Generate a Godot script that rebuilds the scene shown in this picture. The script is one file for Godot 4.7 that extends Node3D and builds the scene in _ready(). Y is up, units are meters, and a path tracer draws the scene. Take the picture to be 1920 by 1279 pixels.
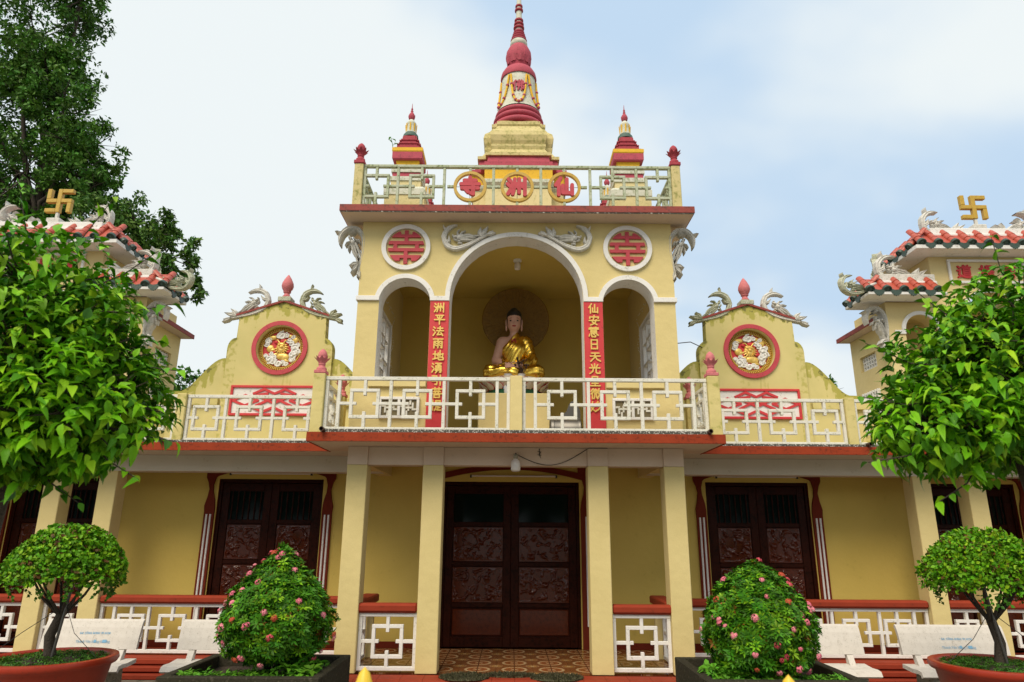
extends Node3D

# ---------------------------------------------------------------- mesh collector
class MB:
	var v := PackedVector3Array()
	var n := PackedVector3Array()
	var u := PackedVector2Array()
	var c := PackedColorArray()
	var xf := Transform3D()
	var col := Color.WHITE
	var use_col := false

	func put(p: Vector3, nn: Vector3) -> void:
		v.append(p)
		n.append(nn)
		if use_col:
			c.append(col)

	# flat triangle; h = rough outward direction
	func tri(a0: Vector3, b0: Vector3, d0: Vector3, h0: Vector3) -> void:
		var a := xf * a0
		var b := xf * b0
		var d := xf * d0
		var h := xf.basis * h0
		var g := (d - a).cross(b - a)
		if g.length_squared() < 1e-18:
			return
		g = g.normalized()
		if g.dot(h) < 0.0:
			g = -g
			put(a, g)
			put(d, g)
			put(b, g)
		else:
			put(a, g)
			put(b, g)
			put(d, g)

	func quad(a: Vector3, b: Vector3, d: Vector3, e: Vector3, h: Vector3) -> void:
		tri(a, b, d, h)
		tri(a, d, e, h)

	# smooth triangle with given normals
	func stri(a0: Vector3, b0: Vector3, d0: Vector3, na0: Vector3, nb0: Vector3, nd0: Vector3) -> void:
		var a := xf * a0
		var b := xf * b0
		var d := xf * d0
		var na := (xf.basis * na0).normalized()
		var nb := (xf.basis * nb0).normalized()
		var nd := (xf.basis * nd0).normalized()
		var g := (d - a).cross(b - a)
		if g.length_squared() < 1e-18:
			return
		if g.dot(na + nb + nd) < 0.0:
			put(a, na)
			put(d, nd)
			put(b, nb)
		else:
			put(a, na)
			put(b, nb)
			put(d, nd)

	func squad(a: Vector3, b: Vector3, d: Vector3, e: Vector3, na: Vector3, nb: Vector3, nd: Vector3, ne: Vector3) -> void:
		stri(a, b, d, na, nb, nd)
		stri(a, d, e, na, nd, ne)

	func box(at: Vector3, s: Vector3, ch := 0.0, bas := Basis()) -> void:
		var h := s * 0.5
		if ch <= 0.0:
			for k in 3:
				var i := (k + 1) % 3
				var j := (k + 2) % 3
				for sg in [-1.0, 1.0]:
					var q: Array[Vector3] = []
					for e in [[-1.0, -1.0], [1.0, -1.0], [1.0, 1.0], [-1.0, 1.0]]:
						var p := Vector3()
						p[k] = h[k] * sg
						p[i] = h[i] * e[0]
						p[j] = h[j] * e[1]
						q.append(at + bas * p)
					var hh := Vector3()
					hh[k] = sg
					quad(q[0], q[1], q[2], q[3], bas * hh)
			return
		var P := func(sx: float, sy: float, sz: float, k: int) -> Vector3:
			var p := Vector3(h.x * sx, h.y * sy, h.z * sz)
			var sgn := Vector3(sx, sy, sz)
			for m in 3:
				if m != k:
					p[m] -= sgn[m] * ch
			return at + bas * p
		for k in 3:
			var i := (k + 1) % 3
			var j := (k + 2) % 3
			for sg in [-1.0, 1.0]:
				var q: Array[Vector3] = []
				for e in [[-1.0, -1.0], [1.0, -1.0], [1.0, 1.0], [-1.0, 1.0]]:
					var sv := Vector3()
					sv[k] = sg
					sv[i] = e[0]
					sv[j] = e[1]
					q.append(P.call(sv.x, sv.y, sv.z, k))
				var hh := Vector3()
				hh[k] = sg
				quad(q[0], q[1], q[2], q[3], bas * hh)
			for si in [-1.0, 1.0]:
				for sj in [-1.0, 1.0]:
					var a := Vector3()
					a[i] = si
					a[j] = sj
					a[k] = -1.0
					var b := a
					b[k] = 1.0
					var hh2 := a
					hh2[k] = 0.0
					quad(P.call(a.x, a.y, a.z, i), P.call(b.x, b.y, b.z, i), P.call(b.x, b.y, b.z, j), P.call(a.x, a.y, a.z, j), bas * hh2)
		for sx in [-1.0, 1.0]:
			for sy in [-1.0, 1.0]:
				for sz in [-1.0, 1.0]:
					tri(P.call(sx, sy, sz, 0), P.call(sx, sy, sz, 1), P.call(sx, sy, sz, 2), bas * Vector3(sx, sy, sz))

	# polygon in the local xy plane, from z0 to z1
	func extrude(poly: PackedVector2Array, z0: float, z1: float, back := true) -> void:
		var idx := Geometry2D.triangulate_polygon(poly)
		for t in range(0, idx.size(), 3):
			var a := poly[idx[t]]
			var b := poly[idx[t + 1]]
			var d := poly[idx[t + 2]]
			tri(Vector3(a.x, a.y, z1), Vector3(b.x, b.y, z1), Vector3(d.x, d.y, z1), Vector3(0, 0, z1 - z0))
			if back:
				tri(Vector3(a.x, a.y, z0), Vector3(b.x, b.y, z0), Vector3(d.x, d.y, z0), Vector3(0, 0, z0 - z1))
		var area := 0.0
		for k in poly.size():
			area += poly[k].cross(poly[(k + 1) % poly.size()])
		for k in poly.size():
			var a := poly[k]
			var b := poly[(k + 1) % poly.size()]
			var o := Vector3(b.y - a.y, a.x - b.x, 0) * signf(area)
			quad(Vector3(a.x, a.y, z0), Vector3(b.x, b.y, z0), Vector3(b.x, b.y, z1), Vector3(a.x, a.y, z1), o)

	func lathe(pr: Array, seg := 24, at := Vector3.ZERO, smooth_dot := 0.6) -> void:
		var m := pr.size()
		var sn: Array[Vector2] = []
		for i in m - 1:
			var d: Vector2 = pr[i + 1] - pr[i]
			sn.append(Vector2(d.y, -d.x).normalized())
		for i in m - 1:
			var n0 := sn[i]
			var n1 := sn[i]
			if i > 0 and sn[i - 1].dot(sn[i]) > smooth_dot:
				n0 = (sn[i - 1] + sn[i]).normalized()
			if i < m - 2 and sn[i + 1].dot(sn[i]) > smooth_dot:
				n1 = (sn[i + 1] + sn[i]).normalized()
			for k in seg:
				var a0 := TAU * k / seg
				var a1 := TAU * (k + 1) / seg
				var e0 := Vector3(cos(a0), 0, sin(a0))
				var e1 := Vector3(cos(a1), 0, sin(a1))
				var p: Vector2 = pr[i]
				var q: Vector2 = pr[i + 1]
				squad(at + e0 * p.x + Vector3.UP * p.y, at + e1 * p.x + Vector3.UP * p.y, at + e1 * q.x + Vector3.UP * q.y, at + e0 * q.x + Vector3.UP * q.y,
					e0 * n0.x + Vector3.UP * n0.y, e1 * n0.x + Vector3.UP * n0.y, e1 * n1.x + Vector3.UP * n1.y, e0 * n1.x + Vector3.UP * n1.y)

	func loft(rings: Array, caps := true) -> void:
		for i in rings.size() - 1:
			var a: PackedVector3Array = rings[i]
			var b: PackedVector3Array = rings[i + 1]
			var ca := Vector3()
			for p in a:
				ca += p / a.size()
			for k in a.size():
				var k1 := (k + 1) % a.size()
				var o := (a[k] + a[k1]) * 0.5 - ca
				var e := (a[k1] - a[k]).normalized()
				var up := (b[k] - a[k])
				var nn := e.cross(up)
				if nn.length() < 1e-9:
					nn = e.cross(Vector3.UP)
				# outward for a polygon that may be stepped: decide by winding
				quad(a[k], a[k1], b[k1], b[k], nn * _wind(a))
		if caps:
			_cap(rings[0], -1.0)
			_cap(rings[-1], 1.0)

	func _wind(a: PackedVector3Array) -> float:
		var s := Vector3()
		for k in range(1, a.size() - 1):
			s += (a[k] - a[0]).cross(a[k + 1] - a[0])
		return 1.0 if s.y > 0.0 else -1.0

	func _cap(a: PackedVector3Array, s: float) -> void:
		var ca := Vector3()
		for p in a:
			ca += p / a.size()
		for k in a.size():
			tri(ca, a[k], a[(k + 1) % a.size()], Vector3.UP * s)

	func tube(pts: Array, rad: Array, seg := 6, cap := true) -> void:
		var m := pts.size()
		var rings: Array = []
		var side := Vector3()
		for i in m:
			var d: Vector3 = (pts[mini(i + 1, m - 1)] - pts[maxi(i - 1, 0)]).normalized()
			if i == 0:
				side = d.cross(Vector3.UP if absf(d.y) < 0.9 else Vector3.RIGHT).normalized()
			else:
				side = (side - d * side.dot(d)).normalized()
			var oth := d.cross(side)
			var r := PackedVector3Array()
			for k in seg:
				var a := TAU * k / seg
				r.append(side * cos(a) + oth * sin(a))
			rings.append(r)
		for i in m - 1:
			for k in seg:
				var k1 := (k + 1) % seg
				var r0: PackedVector3Array = rings[i]
				var r1: PackedVector3Array = rings[i + 1]
				squad(pts[i] + r0[k] * rad[i], pts[i] + r0[k1] * rad[i], pts[i + 1] + r1[k1] * rad[i + 1], pts[i + 1] + r1[k] * rad[i + 1], r0[k], r0[k1], r1[k1], r1[k])
		if cap:
			for e in [0, m - 1]:
				var d: Vector3 = (pts[1] - pts[0]) * -1.0 if e == 0 else pts[m - 1] - pts[m - 2]
				for k in seg:
					tri(pts[e], pts[e] + rings[e][k] * rad[e], pts[e] + rings[e][(k + 1) % seg] * rad[e], d)

	# lump: an ellipsoid
	func lump(at: Vector3, r: Vector3, bas := Basis(), nu := 8, nv := 6) -> void:
		for i in nv:
			for k in nu:
				var q: Array[Vector3] = []
				for e in [[i, k], [i, k + 1], [i + 1, k + 1], [i + 1, k]]:
					var th: float = PI * e[0] / nv
					var ph: float = TAU * e[1] / nu
					q.append(Vector3(sin(th) * cos(ph), cos(th), sin(th) * sin(ph)))
				squad(at + bas * (q[0] * r), at + bas * (q[1] * r), at + bas * (q[2] * r), at + bas * (q[3] * r), bas * (q[0] / r), bas * (q[1] / r), bas * (q[2] / r), bas * (q[3] / r))

	func mesh() -> ArrayMesh:
		var arr := []
		arr.resize(Mesh.ARRAY_MAX)
		arr[Mesh.ARRAY_VERTEX] = v
		arr[Mesh.ARRAY_NORMAL] = n
		if u.size() == v.size() and u.size() > 0:
			arr[Mesh.ARRAY_TEX_UV] = u
		if c.size() == v.size() and c.size() > 0:
			arr[Mesh.ARRAY_COLOR] = c
		var m := ArrayMesh.new()
		m.add_surface_from_arrays(Mesh.PRIMITIVE_TRIANGLES, arr)
		return m

# ---------------------------------------------------------------- scene helpers
var M := {}
var taken := {}
var boxes := {}
var rng := RandomNumberGenerator.new()

func numbered(called: String) -> String:
	if not taken.has(called):
		taken[called] = 0
		return called
	taken[called] += 1
	return "%s_%03d" % [called, taken[called]]

func thing(called: String, label: String, category: String, at := Vector3.ZERO, group := "", turn := 0.0) -> Node3D:
	var o := Node3D.new()
	o.name = numbered(called)
	add_child(o, true)
	o.position = at
	o.rotation.y = turn
	tag(o, label, category, group)
	return o

func tag(o: Node, label: String, category: String, group := "") -> void:
	o.set_meta("label", label)
	o.set_meta("category", category)
	if group:
		o.set_meta("group", group)

func part(parent: Node, called: String, mesh: Mesh, mat: Material, at := Vector3.ZERO, bas := Basis()) -> MeshInstance3D:
	var o := MeshInstance3D.new()
	o.name = called
	o.mesh = mesh
	o.material_override = mat
	o.transform = Transform3D(bas, at)
	o.cast_shadow = GeometryInstance3D.SHADOW_CASTING_SETTING_ON
	parent.add_child(o, true)
	return o

func solo(called: String, mesh: Mesh, mat: Material, label: String, category: String, at := Vector3.ZERO, group := "", bas := Basis()) -> MeshInstance3D:
	var o := part(self, numbered(called), mesh, mat, at, bas)
	tag(o, label, category, group)
	return o

func structure(called: String, mesh: Mesh, mat: Material, at := Vector3.ZERO) -> MeshInstance3D:
	var o := part(self, numbered(called), mesh, mat, at)
	o.set_meta("kind", "structure")
	return o

func bmesh(s: Vector3, ch := 0.004) -> ArrayMesh:
	var key := "%.4f %.4f %.4f %.4f" % [s.x, s.y, s.z, ch]
	if not boxes.has(key):
		var b := MB.new()
		b.box(Vector3.ZERO, s, ch)
		boxes[key] = b.mesh()
	return boxes[key]

# a box part given by its limits
func bpart(parent: Node, called: String, mat: Material, x0: float, x1: float, y0: float, y1: float, z0: float, z1: float, ch := 0.006) -> MeshInstance3D:
	var s := Vector3(absf(x1 - x0), absf(y1 - y0), absf(z1 - z0))
	return part(parent, called, bmesh(s, ch), mat, Vector3((x0 + x1) / 2, (y0 + y1) / 2, (z0 + z1) / 2))

func lin(r: float, g: float, b: float) -> Color:
	return Color(r, g, b).linear_to_srgb()

func gray_noise(w: int, h: int, freq: float, sd: int, oct := 4, kind := FastNoiseLite.TYPE_SIMPLEX_SMOOTH) -> PackedByteArray:
	var f := FastNoiseLite.new()
	f.seed = sd
	f.noise_type = kind
	f.frequency = freq
	f.fractal_octaves = oct
	var im := f.get_seamless_image(w, h)
	im.convert(Image.FORMAT_L8)
	return im.get_data()

# base colour drifting to a second one, with spots of a third (all linear)
func mottle(c1: Color, c2: Color, c3: Color, thr: float, soft: float, sd: int, f1 := 0.008, f2 := 0.05, s := 384) -> ImageTexture:
	var a := gray_noise(s, s, f1, sd)
	var b := gray_noise(s, s, f2, sd + 7, 5)
	var g := gray_noise(s, s, 0.3, sd + 13, 2)
	var out := PackedByteArray()
	out.resize(s * s * 3)
	for i in s * s:
		var t := clampf(a[i] / 255.0, 0, 1)
		var c := c1.lerp(c2, t)
		var q := smoothstep(thr - soft, thr + soft, b[i] / 255.0 * 0.7 + a[(i * 3 + 911) % (s * s)] / 255.0 * 0.0 + t * 0.3)
		c = c.lerp(c3, q)
		var k := 1.0 + (g[i] / 255.0 - 0.5) * 0.10
		c = Color(c.r * k, c.g * k, c.b * k).linear_to_srgb()
		out[i * 3] = int(clampf(c.r, 0, 1) * 255)
		out[i * 3 + 1] = int(clampf(c.g, 0, 1) * 255)
		out[i * 3 + 2] = int(clampf(c.b, 0, 1) * 255)
	return ImageTexture.create_from_image(Image.create_from_data(s, s, false, Image.FORMAT_RGB8, out))

func relief(freq: float, sd: int, amount: float, s := 256) -> ImageTexture:
	var d := gray_noise(s, s, freq, sd, 5)
	var im := Image.create_from_data(s, s, false, Image.FORMAT_L8, d)
	im.convert(Image.FORMAT_RGBA8)
	im.bump_map_to_normal_map(amount)
	return ImageTexture.create_from_image(im)

func surf(tex: Texture2D, rough: float, scale: float, nrm: Texture2D = null, nscale := 0.4) -> StandardMaterial3D:
	var m := StandardMaterial3D.new()
	m.albedo_texture = tex
	m.roughness = rough
	m.uv1_triplanar = true
	m.uv1_world_triplanar = true
	m.uv1_scale = Vector3.ONE * scale
	if nrm:
		m.normal_enabled = true
		m.normal_texture = nrm
		m.normal_scale = nscale
	return m

func plain(c: Color, rough := 0.7, metal := 0.0) -> StandardMaterial3D:
	var m := StandardMaterial3D.new()
	m.albedo_color = c
	m.roughness = rough
	m.metallic = metal
	return m

# the same paint, as it looks
func materials() -> void:
	var n1 := relief(0.05, 3, 6.0)
	var n2 := relief(0.15, 5, 4.0)
	M.wall = surf(mottle(Color(0.67, 0.555, 0.265), Color(0.62, 0.51, 0.235), Color(0.54, 0.44, 0.19), 0.86, 0.12, 11, 0.006, 0.03), 0.92, 0.45, n1, 0.07)
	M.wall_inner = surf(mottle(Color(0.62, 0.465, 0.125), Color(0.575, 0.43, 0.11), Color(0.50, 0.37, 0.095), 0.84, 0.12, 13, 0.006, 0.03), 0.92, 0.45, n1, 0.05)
	M.wall_aged = surf(mottle(Color(0.65, 0.55, 0.25), Color(0.55, 0.475, 0.19), Color(0.36, 0.34, 0.10), 0.70, 0.14, 23, 0.008, 0.03), 0.92, 0.5, n1, 0.1)
	M.tower_wall = surf(mottle(Color(0.69, 0.565, 0.29), Color(0.65, 0.53, 0.26), Color(0.58, 0.45, 0.20), 0.84, 0.12, 31, 0.006, 0.03), 0.92, 0.45, n1, 0.07)
	M.white = surf(mottle(Color(0.77, 0.76, 0.74), Color(0.71, 0.70, 0.67), Color(0.48, 0.46, 0.41), 0.76, 0.10, 41, 0.01, 0.06), 0.75, 0.7, n2, 0.08)
	M.white_mossy = surf(mottle(Color(0.50, 0.52, 0.43), Color(0.36, 0.41, 0.25), Color(0.20, 0.23, 0.12), 0.66, 0.16, 43, 0.012, 0.05), 0.88, 0.9, n2, 0.15)
	M.rail = surf(mottle(Color(0.74, 0.72, 0.66), Color(0.64, 0.63, 0.55), Color(0.36, 0.36, 0.27), 0.72, 0.09, 47, 0.012, 0.07), 0.8, 0.9, n2, 0.12)
	M.pale = surf(mottle(Color(0.66, 0.53, 0.42), Color(0.60, 0.48, 0.38), Color(0.48, 0.38, 0.28), 0.80, 0.10, 53, 0.008, 0.05), 0.9, 0.5, n1, 0.06)
	M.wingbeam = surf(mottle(Color(0.62, 0.57, 0.48), Color(0.56, 0.52, 0.43), Color(0.46, 0.40, 0.30), 0.80, 0.10, 57, 0.008, 0.05), 0.9, 0.5, n1, 0.06)
	M.fascia = surf(mottle(Color(0.31, 0.050, 0.020), Color(0.25, 0.040, 0.017), Color(0.14, 0.030, 0.016), 0.70, 0.16, 61, 0.01, 0.05), 0.72, 0.8, n2, 0.1)
	M.fascia_top = surf(mottle(Color(0.29, 0.050, 0.038), Color(0.24, 0.042, 0.032), Color(0.12, 0.035, 0.028), 0.68, 0.16, 67, 0.01, 0.05), 0.75, 0.8, n2, 0.1)
	M.grime = surf(mottle(Color(0.05, 0.048, 0.04), Color(0.10, 0.095, 0.08), Color(0.50, 0.49, 0.45), 0.62, 0.04, 71, 0.02, 0.06), 0.9, 1.2)
	M.redcap = surf(mottle(Color(0.29, 0.045, 0.022), Color(0.25, 0.038, 0.019), Color(0.18, 0.034, 0.018), 0.76, 0.10, 73, 0.01, 0.05), 0.6, 0.7, n2, 0.06)
	M.couplet = surf(mottle(Color(0.58, 0.035, 0.042), Color(0.52, 0.028, 0.034), Color(0.36, 0.025, 0.03), 0.78, 0.05, 79, 0.01, 0.05), 0.6, 0.8)
	M.rosered = surf(mottle(Color(0.50, 0.055, 0.075), Color(0.43, 0.045, 0.06), Color(0.26, 0.035, 0.04), 0.72, 0.07, 83, 0.012, 0.06), 0.7, 1.2)
	M.lotus = surf(mottle(Color(0.60, 0.19, 0.20), Color(0.50, 0.14, 0.15), Color(0.34, 0.09, 0.09), 0.68, 0.15, 89, 0.02, 0.08), 0.8, 2.0, n2, 0.1)
	M.lotus_dark = surf(mottle(Color(0.40, 0.045, 0.068), Color(0.32, 0.035, 0.05), Color(0.18, 0.03, 0.035), 0.66, 0.15, 97, 0.02, 0.08), 0.8, 2.0, n2, 0.1)
	M.stupa_pink = surf(mottle(Color(0.46, 0.070, 0.105), Color(0.38, 0.055, 0.085), Color(0.22, 0.045, 0.055), 0.70, 0.16, 101, 0.014, 0.06), 0.8, 1.2, n2, 0.1)
	M.stupa_tan = surf(mottle(Color(0.60, 0.50, 0.25), Color(0.50, 0.43, 0.18), Color(0.27, 0.26, 0.08), 0.64, 0.18, 103, 0.010, 0.035), 0.9, 1.0, n2, 0.15)
	M.stupa_white = surf(mottle(Color(0.62, 0.62, 0.54), Color(0.54, 0.55, 0.45), Color(0.32, 0.35, 0.22), 0.66, 0.18, 107, 0.012, 0.04), 0.9, 1.0, n2, 0.15)
	M.stupa_cream = surf(mottle(Color(0.68, 0.58, 0.32), Color(0.62, 0.53, 0.27), Color(0.44, 0.39, 0.18), 0.72, 0.18, 109, 0.012, 0.04), 0.9, 1.0, n2, 0.12)
	M.stupa_yellow = surf(mottle(Color(0.74, 0.45, 0.02), Color(0.67, 0.39, 0.018), Color(0.48, 0.29, 0.025), 0.74, 0.15, 113, 0.014, 0.05), 0.75, 1.0, n2, 0.1)
	M.stupa_green = plain(lin(0.06, 0.11, 0.09), 0.7)
	M.gold_paint = surf(mottle(Color(0.52, 0.33, 0.035), Color(0.43, 0.27, 0.025), Color(0.24, 0.15, 0.02), 0.72, 0.07, 127, 0.02, 0.08), 0.45, 2.0)
	M.gilt = surf(mottle(Color(0.80, 0.56, 0.16), Color(0.70, 0.46, 0.10), Color(0.42, 0.26, 0.05), 0.74, 0.06, 131, 0.02, 0.08), 0.35, 2.5)
	M.gilt.metallic = 0.35
	M.gold = surf(mottle(Color(0.86, 0.58, 0.10), Color(0.74, 0.46, 0.06), Color(0.40, 0.24, 0.04), 0.72, 0.08, 137, 0.02, 0.08), 0.27, 2.0)
	M.gold.metallic = 1.0
	M.skin = surf(mottle(Color(0.62, 0.36, 0.27), Color(0.57, 0.32, 0.24), Color(0.46, 0.25, 0.19), 0.76, 0.08, 139, 0.02, 0.06), 0.55, 1.5)
	M.black = plain(lin(0.012, 0.011, 0.010), 0.6)
	M.lip = plain(lin(0.32, 0.02, 0.02), 0.5)
	M.mark = plain(lin(0.36, 0.02, 0.02), 0.6)
	M.halo = surf(mottle(Color(0.24, 0.135, 0.020), Color(0.19, 0.105, 0.016), Color(0.13, 0.072, 0.012), 0.7, 0.08, 149, 0.02, 0.06), 0.7, 1.2)
	M.ornament = surf(mottle(Color(0.66, 0.64, 0.60), Color(0.56, 0.55, 0.50), Color(0.30, 0.30, 0.24), 0.68, 0.14, 151, 0.02, 0.07), 0.9, 1.6, n2, 0.2)
	M.ornament_mossy = surf(mottle(Color(0.52, 0.52, 0.44), Color(0.38, 0.41, 0.27), Color(0.16, 0.18, 0.08), 0.64, 0.15, 157, 0.02, 0.07), 0.9, 1.6, n2, 0.2)
	M.rooftile = surf(mottle(Color(0.45, 0.085, 0.050), Color(0.37, 0.065, 0.040), Color(0.55, 0.25, 0.19), 0.74, 0.06, 163, 0.02, 0.08), 0.35, 1.6, n2, 0.3)
	M.tilegreen = surf(mottle(Color(0.028, 0.062, 0.045), Color(0.045, 0.085, 0.065), Color(0.012, 0.02, 0.016), 0.62, 0.08, 167, 0.03, 0.1), 0.35, 2.5, n2, 0.6)
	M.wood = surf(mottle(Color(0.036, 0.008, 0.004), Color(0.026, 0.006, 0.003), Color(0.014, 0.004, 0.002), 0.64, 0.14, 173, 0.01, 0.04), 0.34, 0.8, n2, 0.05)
	M.carved = surf(mottle(Color(0.085, 0.015, 0.005), Color(0.065, 0.012, 0.0045), Color(0.035, 0.008, 0.004), 0.64, 0.14, 179, 0.02, 0.06), 0.15, 1.5)
	M.glass = plain(lin(0.004, 0.009, 0.008), 0.06)
	M.glass.metallic_specular = 0.25
	M.maroon = surf(mottle(Color(0.16, 0.025, 0.012), Color(0.135, 0.021, 0.010), Color(0.10, 0.017, 0.009), 0.74, 0.10, 181, 0.01, 0.05), 0.65, 0.7)
	M.metal = plain(lin(0.13, 0.125, 0.115), 0.42, 0.8)
	M.darkmetal = plain(lin(0.02, 0.02, 0.02), 0.5)
	M.cable = plain(lin(0.015, 0.013, 0.012), 0.6)
	M.bench = surf(mottle(Color(0.64, 0.60, 0.55), Color(0.57, 0.53, 0.48), Color(0.34, 0.31, 0.26), 0.72, 0.06, 191, 0.02, 0.10), 0.75, 1.3, n2, 0.1)
	M.bench_leg = surf(mottle(Color(0.34, 0.31, 0.24), Color(0.24, 0.22, 0.16), Color(0.10, 0.10, 0.07), 0.64, 0.08, 193, 0.02, 0.08), 0.85, 1.3, n2, 0.4)
	M.planter = surf(mottle(Color(0.040, 0.035, 0.026), Color(0.028, 0.028, 0.016), Color(0.075, 0.066, 0.048), 0.68, 0.12, 197, 0.02, 0.06), 0.85, 1.0, n2, 0.3)
	M.clay = surf(mottle(Color(0.36, 0.030, 0.009), Color(0.30, 0.025, 0.008), Color(0.19, 0.022, 0.008), 0.74, 0.12, 199, 0.015, 0.05), 0.4, 1.0)
	M.soil = surf(mottle(Color(0.024, 0.016, 0.010), Color(0.038, 0.025, 0.015), Color(0.08, 0.05, 0.03), 0.68, 0.06, 211, 0.03, 0.1), 0.95, 2.0, n2, 0.8)
	M.bark = surf(mottle(Color(0.045, 0.034, 0.024), Color(0.070, 0.055, 0.040), Color(0.02, 0.016, 0.012), 0.62, 0.08, 223, 0.03, 0.08), 0.9, 1.5, n2, 0.8)
	M.ground = surf(mottle(Color(0.22, 0.19, 0.15), Color(0.17, 0.15, 0.12), Color(0.09, 0.085, 0.06), 0.68, 0.08, 227, 0.01, 0.05), 0.9, 0.3, n1, 0.4)
	M.tubewhite = plain(lin(0.75, 0.75, 0.73), 0.35)
	M.bulb = plain(lin(0.72, 0.68, 0.64), 0.35)
	M.drum_green = plain(lin(0.010, 0.105, 0.045), 0.4)
	M.china = plain(lin(0.70, 0.71, 0.72), 0.15)
	M.china_blue = plain(lin(0.03, 0.055, 0.20), 0.15)
	M.blueprint = plain(lin(0.16, 0.36, 0.55), 0.7)
	M.mat = surf(mottle(Color(0.035, 0.050, 0.012), Color(0.075, 0.050, 0.020), Color(0.34, 0.32, 0.24), 0.66, 0.04, 229, 0.03, 0.16), 0.9, 3.0)
	M.darkfoil = plain(lin(0.05, 0.022, 0.012), 0.5)
	M.gilt_plain = plain(lin(0.72, 0.48, 0.03), 0.45)
	M.cream = plain(lin(0.58, 0.50, 0.40), 0.4)
	M.vent_shade = plain(lin(0.16, 0.13, 0.07), 0.9)  # shade inside the vent holes, put into the colour
	M.led = plain(lin(0.8, 0.8, 0.75), 0.3)
	for k in ["wall", "wall_inner", "wall_aged", "tower_wall", "pale", "wingbeam", "white", "rail", "white_mossy", "fascia", "redcap", "maroon", "planter", "wood"]:
		M[k].metallic_specular = 0.2
	M.carved.metallic_specular = 0.45
	for k in 5:
		var c: Color = [Color(0.175, 0.430, 0.010), Color(0.110, 0.320, 0.008), Color(0.060, 0.200, 0.007), Color(0.290, 0.530, 0.020), Color(0.028, 0.100, 0.006)][k]
		var m := plain(lin(c.r, c.g, c.b), 0.45)
		m.metallic_specular = 0.3
		m.backlight_enabled = true
		m.backlight = lin(c.r * 0.8, c.g * 0.8, c.b * 0.5)
		M["leaf%d" % k] = m
	var lm := StandardMaterial3D.new()
	lm.vertex_color_use_as_albedo = true
	lm.roughness = 0.48
	lm.metallic_specular = 0.3
	lm.backlight_enabled = true
	lm.backlight = lin(0.06, 0.13, 0.006)
	M.leaf = lm
	var bm := StandardMaterial3D.new()
	bm.vertex_color_use_as_albedo = true
	bm.roughness = 0.6
	M.petal = bm

# ---------------------------------------------------------------- walls with openings
# o: [x0, x1, y0, spring, arched]; returns [wall, reveal]
func holed_wall(x0: float, x1: float, y0: float, y1: float, zf: float, zb: float, opens: Array, xf := Transform3D()) -> Array:
	var w := MB.new()
	var rs: Array = []
	for o in opens:
		var q := MB.new()
		q.xf = xf
		rs.append(q)
	w.xf = xf
	var cuts := [x0, x1]
	for o in opens:
		var seg := 20 if o[4] else 1
		for k in seg + 1:
			if o[4]:
				cuts.append((o[0] + o[1]) / 2 - (o[1] - o[0]) / 2 * cos(PI * k / seg))
			else:
				cuts.append(lerpf(o[0], o[1], float(k) / seg))
	cuts.sort()
	var top := func(o: Array, x: float) -> float:
		if not o[4]:
			return o[3]
		var c: float = (o[0] + o[1]) / 2
		var rr: float = (o[1] - o[0]) / 2
		return o[3] + sqrt(maxf(rr * rr - (x - c) * (x - c), 0.0))
	for i in cuts.size() - 1:
		var a: float = cuts[i]
		var b: float = cuts[i + 1]
		if b - a < 1e-6:
			continue
		var spans := []     # [ya0, ya1, yb0, yb1]
		var hit: Variant = null
		var r: MB = null
		for o in opens:
			if (a + b) / 2 > o[0] and (a + b) / 2 < o[1]:
				hit = o
				r = rs[opens.find(o)]
		if hit == null:
			spans.append([y0, y1, y0, y1])
		else:
			if hit[2] > y0 + 1e-5:
				spans.append([y0, hit[2], y0, hit[2]])
				r.quad(Vector3(a, hit[2], zf), Vector3(b, hit[2], zf), Vector3(b, hit[2], zb), Vector3(a, hit[2], zb), Vector3.UP)
			var ta: float = top.call(hit, a)
			var tb: float = top.call(hit, b)
			spans.append([ta, y1, tb, y1])
			var c: Vector3 = Vector3((hit[0] + hit[1]) / 2, hit[3], 0) - Vector3((a + b) / 2, (ta + tb) / 2, 0)
			if not hit[4]:
				c = Vector3.DOWN
			r.quad(Vector3(a, ta, zf), Vector3(b, tb, zf), Vector3(b, tb, zb), Vector3(a, ta, zb), c)
		for s in spans:
			w.quad(Vector3(a, s[0], zf), Vector3(b, s[2], zf), Vector3(b, s[3], zf), Vector3(a, s[1], zf), Vector3(0, 0, zf - zb))
			w.quad(Vector3(a, s[0], zb), Vector3(b, s[2], zb), Vector3(b, s[3], zb), Vector3(a, s[1], zb), Vector3(0, 0, zb - zf))
		w.quad(Vector3(a, y1, zf), Vector3(b, y1, zf), Vector3(b, y1, zb), Vector3(a, y1, zb), Vector3.UP)
	for e in [[x0, -1.0], [x1, 1.0]]:
		w.quad(Vector3(e[0], y0, zf), Vector3(e[0], y1, zf), Vector3(e[0], y1, zb), Vector3(e[0], y0, zb), Vector3(e[1], 0, 0))
	for oi in opens.size():
		var o: Array = opens[oi]
		var r: MB = rs[oi]
		for e in [[o[0], 1.0], [o[1], -1.0]]:
			r.quad(Vector3(e[0], o[2], zf), Vector3(e[0], o[3], zf), Vector3(e[0], o[3], zb), Vector3(e[0], o[2], zb), Vector3(e[1], 0, 0))
	var out := [w.mesh()]
	for q in rs:
		out.append(q.mesh())
	return out

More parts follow.
